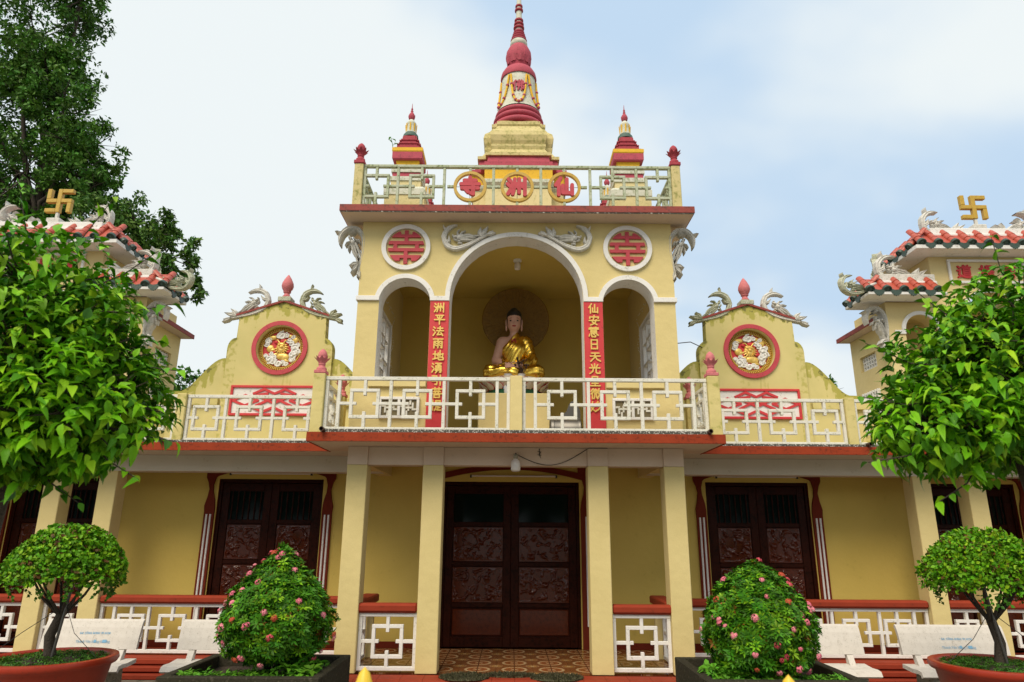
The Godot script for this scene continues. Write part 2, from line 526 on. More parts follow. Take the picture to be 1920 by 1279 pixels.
func arc_band(c: Vector2, r0: float, r1: float, z0: float, z1: float, a0 := 0.0, a1 := PI, seg := 24) -> ArrayMesh:
	var b := MB.new()
	for k in seg:
		var t0 := lerpf(a0, a1, float(k) / seg)
		var t1 := lerpf(a0, a1, float(k + 1) / seg)
		var p := PackedVector2Array([c + Vector2(cos(t0), sin(t0)) * r0, c + Vector2(cos(t0), sin(t0)) * r1, c + Vector2(cos(t1), sin(t1)) * r1, c + Vector2(cos(t1), sin(t1)) * r0])
		var q: Array[Vector3] = []
		for e in p:
			q.append(Vector3(e.x, e.y, z1))
		b.quad(q[0], q[1], q[2], q[3], Vector3(0, 0, 1))
		var m := Vector3(cos((t0 + t1) / 2), sin((t0 + t1) / 2), 0)
		b.quad(q[1], q[2], q[2] + Vector3(0, 0, z0 - z1), q[1] + Vector3(0, 0, z0 - z1), m)
		b.quad(q[0], q[3], q[3] + Vector3(0, 0, z0 - z1), q[0] + Vector3(0, 0, z0 - z1), -m)
	return b.mesh()

# ---------------------------------------------------------------- raised writing, stroke by stroke (100 x 100 grid, y down)
const GLYPH := {
	"xian": "32 5 8 42/22 28 22 95/62 10 62 85/42 45 42 85 88 85/88 42 88 92",
	"zhou": "8 12 18 24/3 38 14 50/5 92 22 60/38 12 36 60 28 92/27 40 25 58/47 38 52 55/60 12 60 85/71 38 76 55/88 8 88 96",
	"si": "22 20 78 20/50 4 50 40/6 40 94 40/10 62 90 62/66 48 66 94 52 88/30 70 40 82",
	"fo": "26 5 6 40/17 28 17 96/38 15 86 15 86 36/38 36 86 36/40 36 38 58 92 58 90 84 82 82/54 5 54 60 44 95/72 5 72 96",
	"ping": "14 12 86 12/28 24 38 42/74 24 62 42/4 54 96 54/50 12 50 97",
	"fa": "8 10 20 22/3 36 16 48/5 92 24 60/44 22 92 22/67 4 67 45/36 46 98 46/62 48 42 85 86 80/76 64 92 92",
	"yu": "6 10 94 10/14 32 14 96/14 32 86 32 86 94 76 88/50 10 50 94/26 46 36 54/26 66 36 74/62 46 72 54/62 66 72 74",
	"di": "4 38 38 38/21 12 21 80/2 86 40 76/40 50 92 34 88 70 80 66/66 6 66 72/50 28 50 84 60 92 96 90 96 74",
	"yong": "8 10 20 22/3 36 16 48/5 92 24 60/36 10 88 10 70 24/54 18 66 28/40 34 86 34 86 62 40 62/40 34 40 62/63 34 63 62/40 48 86 48/34 74 90 74 84 95 74 90/62 66 40 98",
	"yin": "10 12 52 12 52 34 14 34 10 58 56 58 52 92 38 88/84 4 84 97",
	"pu": "6 16 94 16/32 4 32 28/68 4 68 28/50 30 50 38/18 40 82 40/34 44 40 56/66 44 60 56/4 60 96 60/26 70 74 70 74 94 26 94/26 70 26 94",
	"ti": "4 28 38 28/22 5 22 92 10 86/2 62 40 50/50 8 88 8 88 40 50 40/50 8 50 40/50 24 88 24/42 52 96 52/70 52 70 90/70 70 90 70/54 62 50 84 40 96/48 80 66 93 97 93",
	"an": "50 2 50 12/10 32 10 18 90 18 86 32/46 26 32 66 74 92/70 44 56 78 16 96/4 52 96 52",
	"hui": "10 8 46 8/8 20 48 20/28 2 28 32/54 8 92 8/54 20 94 20/72 2 72 32/24 36 76 36 76 58 24 58/24 47 76 47/14 70 8 88/30 66 34 94 66 94 68 82/48 66 56 76/76 66 90 80",
	"ri": "24 8 24 94/24 8 78 8 78 94/24 50 78 50/24 92 78 92",
	"tian": "16 18 84 18/6 46 94 46/50 18 46 56 8 96/52 52 66 78 96 94",
	"guang": "50 4 50 40/22 12 32 32/78 12 66 32/4 42 96 42/38 44 32 74 6 95/62 44 62 84 70 92 96 92 96 76",
	"cheng": "26 8 74 8 74 38 26 38/26 8 26 38/18 50 82 50/50 50 50 92/22 70 78 70/6 92 94 92",
	"wei": "24 4 4 28/26 26 4 52/15 46 15 96/44 6 44 28/32 14 32 28 56 28 56 14/30 42 58 42/36 54 36 80 28 95/36 54 52 54 54 88 60 84/76 4 64 40/66 26 98 26/90 28 62 96/70 44 82 78 98 96",
	"miao": "22 8 10 60 36 88/36 30 26 66 4 94/2 38 42 38/68 5 68 50/54 20 46 46/82 20 94 40/90 50 74 78 44 96",
	"dao": "50 4 58 14/80 4 72 14/36 18 98 18/64 18 60 28/46 28 88 28 88 76 46 76/46 28 46 76/46 44 88 44/46 60 88 60/10 12 20 24/4 42 22 42 12 68 22 80/4 92 26 82 50 92 98 94",
	"jie": "22 4 6 26/18 14 40 14 30 26/10 28 10 70 2 94/10 28 42 28 42 92 34 88/10 48 42 48/10 66 42 66/26 28 26 90/54 10 92 10 88 36 80 34/70 10 52 40/58 50 50 66/54 58 94 58/48 76 98 76/74 44 74 97",
	"tuo": "12 8 12 70 4 94/12 8 38 8 38 92 30 88/12 34 38 34/12 58 38 58/56 4 62 18/86 4 78 18/52 26 90 26 90 50 52 50/52 26 52 50/62 52 58 78 44 94/78 52 78 86 98 90 98 76",
	"men": "8 6 8 96/8 6 42 6 42 36 8 36/8 21 42 21/92 6 92 94 84 90/58 6 92 6/58 6 58 36 92 36/58 21 92 21",
}

func glyph(key: String, size: float, brush: float, depth: float) -> ArrayMesh:
	var id := "%s %.3f %.2f %.3f" % [key, size, brush, depth]
	if boxes.has(id):
		return boxes[id]
	var b := MB.new()
	var k := 0
	for s in GLYPH[key].split("/"):
		var f := PackedVector2Array()
		var nums: PackedFloat64Array = s.split_floats(" ")
		for i in range(0, nums.size(), 2):
			f.append(Vector2(nums[i] - 50.0, 50.0 - nums[i + 1]))
		for poly in Geometry2D.offset_polyline(f, brush, Geometry2D.JOIN_ROUND, Geometry2D.END_ROUND):
			var q := PackedVector2Array()
			for p in poly:
				if q.is_empty() or q[-1].distance_to(p) > 0.8:
					q.append(p)
			for i in q.size():
				q[i] = q[i] * size / 100.0
			b.extrude(q, 0.0, depth + 0.0008 * k, false)
		k += 1
	boxes[id] = b.mesh()
	return boxes[id]

# ---------------------------------------------------------------- cast dragon scroll, about one unit long, thick in z
func scroll_mesh(thick: float, sd: int, mirrored := false) -> ArrayMesh:
	var b := MB.new()
	if mirrored:
		b.xf = Transform3D(Basis(Vector3.LEFT, Vector3.UP, Vector3.BACK), Vector3.ZERO)
	var rr := RandomNumberGenerator.new()
	rr.seed = sd
	var band := func(pts: Array, wid: Array, z0: float, z1: float) -> void:
		var c := Curve3D.new()
		for i in pts.size():
			var pr: Vector2 = pts[maxi(i - 1, 0)]
			var nx: Vector2 = pts[mini(i + 1, pts.size() - 1)]
			var tg := (nx - pr) * 0.22
			c.add_point(Vector3(pts[i].x, pts[i].y, 0), Vector3(-tg.x, -tg.y, 0), Vector3(tg.x, tg.y, 0))
		var L := c.get_baked_length()
		var m := 20
		var prev: Array = []
		for i in m + 1:
			var t := float(i) / m
			var p := c.sample_baked(L * t)
			var d := (c.sample_baked(minf(L * t + 0.01, L)) - c.sample_baked(maxf(L * t - 0.01, 0))).normalized()
			var sidev := Vector3(-d.y, d.x, 0)
			var wi: float = t * (wid.size() - 1)
			var w: float = 1.25 * lerpf(wid[int(wi)], wid[mini(int(wi) + 1, wid.size() - 1)], wi - int(wi))
			var ring := [p + sidev * w + Vector3(0, 0, z0), p + sidev * w + Vector3(0, 0, z1 * 0.55), p + sidev * w * 0.4 + Vector3(0, 0, z1), p - sidev * w * 0.1 + Vector3(0, 0, z1 * 0.8), p - sidev * w * 0.55 + Vector3(0, 0, z1 * 0.95), p - sidev * w + Vector3(0, 0, z1 * 0.5), p - sidev * w + Vector3(0, 0, z0)]
			if not prev.is_empty():
				for k in 7:
					var k1 := (k + 1) % 7
					var o: Vector3 = (ring[k] + ring[k1]) * 0.5 - p - Vector3(0, 0, (z0 + z1) / 2)
					if k >= 1 and k <= 4:
						o = Vector3(o.x, o.y, thick)
					if k == 6:
						o = Vector3(0, 0, -1)
					b.quad(prev[k], prev[k1], ring[k1], ring[k], o)
			prev = ring
	var th := thick
	band.call([Vector2(0.27, 0.50), Vector2(0.15, 0.475), Vector2(0.04, 0.38), Vector2(0.005, 0.25), Vector2(0.05, 0.12), Vector2(0.16, 0.04), Vector2(0.30, 0.035), Vector2(0.48, 0.10), Vector2(0.7, 0.22), Vector2(0.98, 0.38)], [0.006, 0.034, 0.040, 0.038, 0.036, 0.032, 0.028, 0.024, 0.022, 0.014], -th * 0.5, th * 0.5)
	band.call([Vector2(0.06, 0.13), Vector2(0.115, 0.19), Vector2(0.11, 0.28)], [0.026, 0.024, 0.006], -th * 0.4, th * 0.55)
	band.call([Vector2(0.05, 0.40), Vector2(0.0, 0.46), Vector2(-0.01, 0.50)], [0.022, 0.016, 0.004], -th * 0.4, th * 0.5)
	# mane strands running from the head to the leaf
	for e in [[0.285, 0.30, 0.27], [0.25, 0.255, 0.235], [0.215, 0.20, 0.205]]:
		band.call([Vector2(0.34, e[0]), Vector2(0.50, e[1] + 0.005), Vector2(0.66, e[2])], [0.024, 0.018, 0.006], -th * 0.4, th * 0.5)
	band.call([Vector2(0.50, 0.26), Vector2(0.64, 0.285), Vector2(0.80, 0.30)], [0.018, 0.016, 0.010], -th * 0.45, th * 0.5)
	for e in [[Vector2(0.74, 0.26), Vector2(0.80, 0.36), Vector2(0.88, 0.47)], [Vector2(0.74, 0.26), Vector2(0.72, 0.36), Vector2(0.735, 0.45)], [Vector2(0.84, 0.30), Vector2(0.94, 0.335), Vector2(1.03, 0.34)]]:
		band.call(e, [0.012, 0.038, 0.004], -th * 0.45, th * 0.65)
	# head: skull, snout, jaw, nose, eye, horns, beard
	b.lump(Vector3(0.315, 0.255, 0), Vector3(0.065, 0.055, th * 0.7), Basis(Vector3(0, 0, 1), -0.25))
	b.lump(Vector3(0.235, 0.268, 0), Vector3(0.058, 0.028, th * 0.6), Basis(Vector3(0, 0, 1), 0.2))
	b.lump(Vector3(0.24, 0.205, 0), Vector3(0.050, 0.017, th * 0.5), Basis(Vector3(0, 0, 1), -0.35))
	b.lump(Vector3(0.188, 0.288, 0), Vector3(0.020, 0.022, th * 0.55))
	b.lump(Vector3(0.295, 0.295, th * 0.3), Vector3(0.022, 0.019, th * 0.45))
	band.call([Vector2(0.32, 0.29), Vector2(0.37, 0.355), Vector2(0.44, 0.385)], [0.018, 0.014, 0.004], -th * 0.35, th * 0.45)
	band.call([Vector2(0.28, 0.30), Vector2(0.275, 0.36), Vector2(0.32, 0.41)], [0.014, 0.012, 0.004], -th * 0.35, th * 0.45)
	for k in 5:
		b.lump(Vector3(0.30 + 0.032 * (k % 3) + rr.randf_range(-0.008, 0.008), 0.135 + 0.035 * int(k / 3), rr.randf_range(-0.1, 0.3) * th), Vector3(0.022, 0.020, th * 0.5), Basis(Vector3(0, 0, 1), rr.randf_range(-0.6, 0.6)), 7, 5)
	return b.mesh()

# ---------------------------------------------------------------- lotus finials
func petal_mesh(b: MB, at: Vector3, ang: float, w: float, h: float, r0: float, lean: float, tip: float) -> void:
	var e := Vector3(cos(ang), 0, sin(ang))
	var s := Vector3(-sin(ang), 0, cos(ang))
	var rows := 5
	var prev: Array = []
	for i in rows + 1:
		var t := float(i) / rows
		var ww := w * sin(PI * (0.18 + 0.82 * t)) if i < rows else 0.001
		var out := r0 + lean * sin(t * PI * 0.6) + tip * t * t
		var c := at + Vector3.UP * h * t
		var ring := [c + e * (out - ww * 0.35) - s * ww, c + e * out, c + e * (out - ww * 0.35) + s * ww]
		if not prev.is_empty():
			for k in 2:
				b.quad(prev[k], prev[k + 1], ring[k + 1], ring[k], e + Vector3.UP * 0.1)
		prev = ring

func lotus_open(sz: float) -> ArrayMesh:     # about sz high: foot, flaring cup and a closed bud above
	var b := MB.new()
	b.lathe([Vector2(0.0, 0), Vector2(0.20, 0), Vector2(0.22, 0.05), Vector2(0.21, 0.14), Vector2(0.15, 0.18), Vector2(0.13, 0.24), Vector2(0.16, 0.28), Vector2(0.16, 0.31), Vector2(0.14, 0.33), Vector2(0.20, 0.44), Vector2(0.225, 0.55), Vector2(0.20, 0.62), Vector2(0.0, 0.62)].map(func(p): return p * sz), 18)
	for k in 9:
		petal_mesh(b, Vector3(0, 0.36 * sz, 0), TAU * k / 9, 0.10 * sz, 0.27 * sz, 0.15 * sz, 0.10 * sz, 0.13 * sz)
	b.lathe([Vector2(0.17, 0.55), Vector2(0.205, 0.66), Vector2(0.195, 0.76), Vector2(0.15, 0.87), Vector2(0.08, 0.95), Vector2(0.03, 0.99), Vector2(0.0, 1.0)].map(func(p): return p * sz), 16)
	for k in 6:
		petal_mesh(b, Vector3(0, 0.55 * sz, 0), TAU * (k + 0.5) / 6, 0.11 * sz, 0.34 * sz, 0.185 * sz, 0.06 * sz, -0.12 * sz)
	return b.mesh()

func lotus_bud(sz: float) -> ArrayMesh:
	var b := MB.new()
	b.lathe([Vector2(0.0, 0), Vector2(0.15, 0), Vector2(0.17, 0.07), Vector2(0.12, 0.12), Vector2(0.10, 0.2), Vector2(0.15, 0.24), Vector2(0.15, 0.27), Vector2(0.12, 0.29), Vector2(0.2, 0.38), Vector2(0.235, 0.5), Vector2(0.215, 0.64), Vector2(0.13, 0.82), Vector2(0.04, 0.96), Vector2(0.0, 1.0)].map(func(p): return p * sz), 18)
	for row in 3:
		var m := 7
		for k in m:
			petal_mesh(b, Vector3(0, (0.29 + 0.15 * row) * sz, 0), TAU * (k + 0.5 * row) / m, 0.085 * sz * (1.0 - 0.16 * row), 0.27 * sz, (0.15 + [0.0, 0.055, 0.035][row]) * sz, [0.075, 0.025, -0.01][row] * sz, [-0.01, -0.05, -0.10][row] * sz)
	return b.mesh()

# ---------------------------------------------------------------- fret railing (in the local xy plane), every bar a part
func fret(t: Node, mat: Material, xs: Array, rings: Array, y0: float, y1: float, z: float, ring_w: float, ring_h: float, turn := Basis(), org := Vector3.ZERO, rail_h := 0.05, bar := 0.045, stiles := true) -> void:
	# xs: x of the full-height bars (first and last = the ends); rings: x of ring centres
	var ym := (y0 + y1) / 2
	var put := func(called: String, cx: float, cy: float, w: float, h: float, d: float) -> void:
		part(t, called, bmesh(Vector3(w, h, d), 0.004), mat, org + turn * Vector3(cx, cy, z), turn)
	var xa: float = xs[0]
	var xb: float = xs[-1]
	put.call("rail", (xa + xb) / 2, y1 - rail_h / 2, xb - xa, rail_h, 0.066)
	put.call("rail", (xa + xb) / 2, y0 + rail_h / 2, xb - xa, rail_h, 0.066)
	for i in xs.size():
		if (i == 0 or i == xs.size() - 1) and not stiles:
			continue
		var cx: float = xs[i]
		if i == 0:
			cx += bar / 2
		if i == xs.size() - 1:
			cx -= bar / 2
		put.call("baluster", cx, ym, bar, y1 - y0 - 2 * rail_h, 0.052)
	for r in rings:
		for s in [-1, 1]:
			put.call("ring_bar", r, ym + s * (ring_h - bar) / 2, ring_w, bar, 0.058)
			put.call("ring_bar", r + s * (ring_w - bar) / 2, ym, bar, ring_h - 2 * bar, 0.055)
			var yr = ym + s * (ring_h / 2 - bar - 0.05)
			var ye := (y1 - rail_h) if s > 0 else (y0 + rail_h)
			put.call("stub", r, (yr + ye) / 2, bar * 0.95, absf(ye - yr), 0.062)
			# horizontal link to the nearest bar or ring on that side
			var lim := (xb if s > 0 else xa)
			for x in xs:
				if s * (x - r) > 0 and s * (x - lim) < 0:
					lim = x
			var xr: float = r + s * (ring_w / 2 - bar - 0.05)
			put.call("stub", (xr + lim) / 2, ym, absf(lim - xr), bar * 0.95, 0.049)

# ---------------------------------------------------------------- glazed tile eave
# p0: left end of the eave line, along: unit vector, up: vector from eave to ridge (slope)
func tile_eave(t: Node, p0: Vector3, along: Vector3, up: Vector3, count: int, pitch: float, r: float, first := 0.5, drips := true) -> void:
	var L := up.length()
	var dn := -up.normalized()
	var nn := dn.cross(along).normalized()
	if nn.y < 0:
		nn = -nn
	var bas := Basis(nn.cross(dn), nn, dn)
	var id := "tile %.3f %.3f" % [L, r]
	if not boxes.has(id):
		for v in 3:
			var b := MB.new()
			var rr := RandomNumberGenerator.new()
			rr.seed = 50 + v
			var m := 3
			for i in m:
				var z0 := -L + L * i / m
				var z1 := z0 + L / m * 1.06
				var ra := r * 0.88
				var rb := r * (1.0 + rr.randf_range(-0.04, 0.06))
				var sh := rr.randf_range(-0.005, 0.005)
				for k in 8:
					var a0 := PI * k / 8
					var a1 := PI * (k + 1) / 8
					var e0 := Vector3(cos(a0), sin(a0), 0)
					var e1 := Vector3(cos(a1), sin(a1), 0)
					b.squad(Vector3(0, 0, z0) + e0 * ra, Vector3(0, 0, z0) + e1 * ra, Vector3(sh, 0, z1) + e1 * rb, Vector3(sh, 0, z1) + e0 * rb, e0, e1, e1, e0)
					b.quad(Vector3(sh, 0, z1) + e0 * rb, Vector3(sh, 0, z1) + e1 * rb, Vector3(sh, 0, z1) + e1 * ra * 0.9, Vector3(sh, 0, z1) + e0 * ra * 0.9, Vector3(0, 0, 1))
			boxes[id + " %d" % v] = b.mesh()
		var c := MB.new()
		c.xf = Transform3D(Basis(Vector3(1, 0, 0), PI / 2), Vector3.ZERO)
		c.lathe([Vector2(0, -0.04), Vector2(r * 1.02, -0.04), Vector2(r * 1.1, 0.0), Vector2(r * 1.1, 0.02), Vector2(r * 0.85, 0.024), Vector2(r * 0.82, 0.012), Vector2(r * 0.5, 0.014), Vector2(r * 0.42, 0.022), Vector2(0, 0.024)], 18)
		boxes[id + " cap"] = c.mesh()
		var d := MB.new()
		var w := pitch * 0.5 - r * 0.55
		var poly := PackedVector2Array()
		for k in 13:
			var x := lerpf(-1.0, 1.0, k / 12.0)
			poly.append(Vector2(x * w, -r * (0.35 + 1.5 * pow(cos(x * PI / 2), 0.8)) + (0.012 if k % 2 else 0.0)))
		poly.append(Vector2(w, r * 0.25))
		poly.append(Vector2(0, -r * 0.28))
		poly.append(Vector2(-w, r * 0.25))
		d.extrude(poly, -0.012, 0.012)
		boxes[id + " drip"] = d.mesh()
		var e := MB.new()
		e.box(Vector3(0, 0, -L / 2), Vector3(pitch - r * 0.9, 0.02, L), 0.004)
		boxes[id + " pan"] = e.mesh()
		boxes[id] = true
	var face := Basis(along, Vector3.UP, along.cross(Vector3.UP))
	if face.z.dot(Vector3(dn.x, 0, dn.z)) < 0:
		face = Basis(-along, Vector3.UP, -along.cross(Vector3.UP))
	for k in count:
		var p := p0 + along * pitch * (k + first)
		part(t, "barrel_tile", boxes[id + " %d" % (k % 3)], M.rooftile, p, bas)
		part(t, "tile_cap", boxes[id + " cap"], M.tilegreen, p + dn * 0.012 + nn * r * 0.15, bas)
		if k < count - 1 or not drips:
			var q := p + along * pitch * 0.5
			part(t, "pan_tile", boxes[id + " pan"], M.rooftile, q - nn * 0.01, bas)
			part(t, "drip_tile", boxes[id + " drip"], M.tilegreen, q + face.z * 0.015, face)

# ---------------------------------------------------------------- stepped square shape (corners cut twice), at half-width hw, height y
func cross_ring(hw: float, y: float, cut := 0.24, cx := 0.0, cz := 0.0) -> PackedVector3Array:
	var a := hw * (1.0 - cut)
	var p := [Vector2(hw, -a), Vector2(hw, a), Vector2(a, a), Vector2(a, hw), Vector2(-a, hw), Vector2(-a, a), Vector2(-hw, a), Vector2(-hw, -a), Vector2(-a, -a), Vector2(-a, -hw), Vector2(a, -hw), Vector2(a, -a)]
	var out := PackedVector3Array()
	for e in p:
		out.append(Vector3(cx + e.x, y, cz - e.y))
	return out

func square_ring(hw: float, y: float) -> PackedVector3Array:
	return PackedVector3Array([Vector3(hw, y, hw), Vector3(hw, y, -hw), Vector3(-hw, y, -hw), Vector3(-hw, y, hw)])

func cross_tier(levels: Array, cut := 0.24) -> ArrayMesh:
	var b := MB.new()
	var r := []
	for l in levels:
		r.append(cross_ring(l[0], l[1], cut))
	b.loft(r)
	return b.mesh()

func square_tier(levels: Array) -> ArrayMesh:
	var b := MB.new()
	var r := []
	for l in levels:
		r.append(square_ring(l[0], l[1]))
	b.loft(r)
	return b.mesh()

func lathed(pr: Array, seg := 28) -> ArrayMesh:
	var b := MB.new()
	b.lathe(pr, seg)
	return b.mesh()

# ---------------------------------------------------------------- leaves and plants
func leaf_mesh(L: float, W: float, droop: float, fold := 0.25, shape := 0.42) -> ArrayMesh:
	var b := MB.new()
	leaf_into(b, Transform3D(), L, W, droop, fold, shape)
	return b.mesh()

# leaf along +z, face up, drooping towards its tip
func leaf_into(b: MB, xf: Transform3D, L: float, W: float, droop: float, fold := 0.25, shape := 0.42) -> void:
	b.xf = xf
	var rows := [[0.0, 0.02], [shape * 0.5, 0.78], [shape, 1.0], [0.72, 0.62], [1.0, 0.0]]
	var pl: Array = []
	for r in rows:
		var t: float = r[0]
		var w: float = W * 0.5 * r[1]
		var c := Vector3(0, -droop * L * t * t, L * t * (1.0 - 0.15 * droop * t))
		pl.append([c + Vector3(-w, w * fold, 0), c, c + Vector3(w, w * fold, 0)])
	for i in 4:
		var s := Vector3(0, 1, droop * rows[i][0])
		for k in 2:
			var n := (s + Vector3(0.35 if k == 0 else -0.35, 0, 0) * fold * 2.0).normalized()
			b.squad(pl[i][k], pl[i][k + 1], pl[i + 1][k + 1], pl[i + 1][k], n, s.normalized(), s.normalized(), n)
	b.xf = Transform3D()

func aim(dir: Vector3, up: Vector3) -> Basis:
	var z := dir.normalized()
	var x := up.cross(z)
	if x.length() < 1e-3:
		x = Vector3.RIGHT.cross(z)
	x = x.normalized()
	return Basis(x, z.cross(x), z)

func swarm(parent: Node, called: String, mesh: Mesh, mat: Material, xfs: Array, cols: Array) -> MultiMeshInstance3D:
	var mm := MultiMesh.new()
	mm.transform_format = MultiMesh.TRANSFORM_3D
	mm.use_colors = true
	mm.mesh = mesh
	mm.instance_count = xfs.size()
	for i in xfs.size():
		mm.set_instance_transform(i, xfs[i])
		mm.set_instance_color(i, cols[i])
	var o := MultiMeshInstance3D.new()
	o.name = called
	o.multimesh = mm
	o.material_override = mat
	parent.add_child(o, true)
	o.set_meta("kind", "stuff")
	return o

func unit(r: RandomNumberGenerator) -> Vector3:
	var z := r.randf_range(-1, 1)
	var a := r.randf_range(0, TAU)
	var s := sqrt(1 - z * z)
	return Vector3(s * cos(a), z, s * sin(a))

func green(r: RandomNumberGenerator, base: Color, spread := 0.35) -> Color:
	var k := 1.0 + r.randf_range(-spread, spread)
	var y := r.randf_range(0.8, 1.25)
	return Color(base.r * k * y, base.g * k, base.b * k)

# a leafy tree close to the lens: lobes [centre, radii], sprigs [from, to]
func near_tree(called: String, label: String, foot: Vector3, lobes: Array, sprigs: Array, sd: int, eye: Vector3) -> void:
	var t := thing(called, label, "tree", Vector3.ZERO, "leafy trees framing the view")
	var r := RandomNumberGenerator.new()
	r.seed = sd
	var wood := MB.new()
	var hub: Vector3 = lobes[0][0] + Vector3(0, -0.35, 0)
	wood.tube([foot, foot.lerp(hub, 0.5) + Vector3(0.04, 0, 0.03), hub], [0.07, 0.055, 0.045], 8)
	part(t, "trunk", wood.mesh(), M.bark)
	var limbs := MB.new()
	var spots: Array = []     # [position, direction]
	for l in lobes:
		var c: Vector3 = l[0]
		var rad: Vector3 = l[1]
		limbs.tube([hub, hub.lerp(c, 0.6) + unit(r) * 0.05, c], [0.03, 0.02, 0.014], 6)
		for k in int(l[2] * 0.07):
			var d := unit(r)
			limbs.tube([c, c + d * rad * 0.5 + unit(r) * 0.04, c + d * rad * 0.95], [0.010, 0.006, 0.0025], 4, false)
		for k in int(l[2] * 1.15):
			var d := unit(r)
			var s := pow(r.randf(), 0.28)
			var bump := 1.0 + 0.16 * sin(d.x * 7.0 + sd) * sin(d.y * 6.0 + 1.0) * sin(d.z * 5.0)
			var twig := c + d * rad * s * bump
			for q in (1 if r.randf() < 0.55 else 4):
				spots.append([twig + unit(r) * (0.0 if q == 0 else 0.035), (d + Vector3(0, 0.25, 0)).normalized(), s])
	for s in sprigs:
		var a: Vector3 = s[0]
		var e: Vector3 = s[1]
		var mid := a.lerp(e, 0.5) + Vector3(0, -0.03, 0) + unit(r) * 0.02
		limbs.tube([a, mid, e], [0.005, 0.004, 0.002], 4, false)
		var m := int(a.distance_to(e) / 0.035)
		for k in m:
			var f := (k + 1.0) / m
			var p := a.lerp(mid, f * 2) if f < 0.5 else mid.lerp(e, f * 2 - 1)
			var side := (e - a).cross(Vector3.UP).normalized() * (1.0 if k % 2 else -1.0)
			spots.append([p, ((e - a).normalized() * 0.6 + side * 0.8 + Vector3(0, 0.2, 0) + unit(r) * 0.25).normalized(), 1.2])
	part(t, "branches", limbs.mesh(), M.bark)
	var leaves: Array = []
	for sp in spots:
		var dir: Vector3 = (sp[1] * 0.7 + unit(r) * 0.75 + Vector3(0, -0.15, 0)).normalized()
		var up: Vector3 = (Vector3(0, 1.0, 0) + sp[1] * 0.55 + unit(r) * 0.45).normalized()
		var sc := r.randf_range(0.62, 1.15)
		var xf := Transform3D(aim(dir, up).scaled(Vector3.ONE * sc), sp[0])
		var key: float = eye.distance_to(sp[0]) - sp[2] * 0.35
		leaves.append([key, xf, sp[2]])
	leaves.sort_custom(func(x, y): return x[0] < y[0])
	var kinds := [leaf_mesh(0.068, 0.038, 0.5, 0.45), leaf_mesh(0.074, 0.037, 0.9, 0.55), leaf_mesh(0.062, 0.040, 0.25, 0.6)]
	var xs: Array = [[], [], []]
	var cs: Array = [[], [], []]
	for i in leaves.size():
		if i < 300:
			var w := r.randf()
			var mi := 3 if w < 0.2 else 0 if w < 0.55 else 1 if w < 0.82 else 2 if w < 0.95 else 4
			part(t, "leaf", kinds[i % 3], M["leaf%d" % mi], leaves[i][1].origin, leaves[i][1].basis)
		else:
			xs[i % 3].append(leaves[i][1])
			cs[i % 3].append(green(r, [Color(0.125, 0.33, 0.008), Color(0.060, 0.20, 0.006), Color(0.215, 0.44, 0.014)][r.randi() % 3], 0.3))
	for k in 3:
		swarm(t, "foliage", kinds[k], M.leaf, xs[k], cs[k])

# a big tree behind: lobes [centre, radius, clumps], limbs drawn to each
func far_tree(called: String, label: String, foot: Vector3, fork: Vector3, lobes: Array, sd: int, girth: float, tone: Color, leafL := 0.17, group := "trees behind the temple") -> void:
	var t := thing(called, label, "tree", Vector3.ZERO, group)
	var r := RandomNumberGenerator.new()
	r.seed = sd
	var wood := MB.new()
	wood.tube([foot, foot.lerp(fork, 0.5) + Vector3(0.15, 0, 0.1), fork], [girth, girth * 0.8, girth * 0.62], 9)
	part(t, "trunk", wood.mesh(), M.bark)
	var limbs := MB.new()
	var xs: Array = []
	var cs: Array = []
	for l in lobes:
		var c: Vector3 = l[0]
		var R: Vector3 = l[1]
		limbs.tube([fork, fork.lerp(c, 0.45) + Vector3(r.randf_range(-0.4, 0.4), 0.3, r.randf_range(-0.4, 0.4)), c], [girth * 0.45, girth * 0.25, girth * 0.12], 6)
		for k in 9:
			var d := unit(r)
			var m := c + d * R * 0.45 + unit(r) * 0.15
			var e := c + d * R * 0.95
			limbs.tube([c, m, e], [girth * 0.12, girth * 0.07, girth * 0.025], 5, false)
			for j in 3:
				var e2 := m + (d + unit(r) * 0.9).normalized() * R * 0.5
				limbs.tube([m, e2], [girth * 0.05, girth * 0.015], 4, false)
		var clump := 0
		while clump < l[2]:
			# leaves gather in sub-clusters, leaving gaps of sky between them
			var d := unit(r)
			var cc := c + d * R * pow(r.randf(), 0.4)
			var sub := r.randf_range(0.35, 0.7) * (R.x + R.y) * 0.22
			for j in r.randi_range(9, 20):
				var p := cc + unit(r) * sub * pow(r.randf(), 0.5)
				xs.append(Transform3D(aim(unit(r) + Vector3(0, -0.3, 0), unit(r) + Vector3(0, 1.1, 0)).scaled(Vector3.ONE * r.randf_range(0.7, 1.3)), p))
				cs.append(green(r, tone, 0.4))
				clump += 1
	part(t, "branches", limbs.mesh(), M.bark)
	var b := MB.new()
	for k in 8:
		var d := (unit(r) + Vector3(0, 0, 0.3)).normalized()
		leaf_into(b, Transform3D(aim(d, Vector3.UP + unit(r) * 0.8), d * leafL * 0.35 + unit(r) * leafL * 0.5), leafL, leafL * 0.48, 0.3)
	swarm(t, "crown", b.mesh(), M.leaf, xs, cs)

func rosette(sd: int, count: int, L: float, W: float, lift: float) -> ArrayMesh:
	var r := RandomNumberGenerator.new()
	r.seed = sd
	var b := MB.new()
	for k in count:
		var a := TAU * (k + r.randf_range(-0.2, 0.2)) / count
		var d := Vector3(cos(a), sin(a), lift + r.randf_range(-0.25, 0.35))
		leaf_into(b, Transform3D(aim(d, Vector3(0, 0, 1) + unit(r) * 0.2), d * 0.008), L * r.randf_range(0.75, 1.15), W, 0.35, 0.3, 0.55)
	return b.mesh()

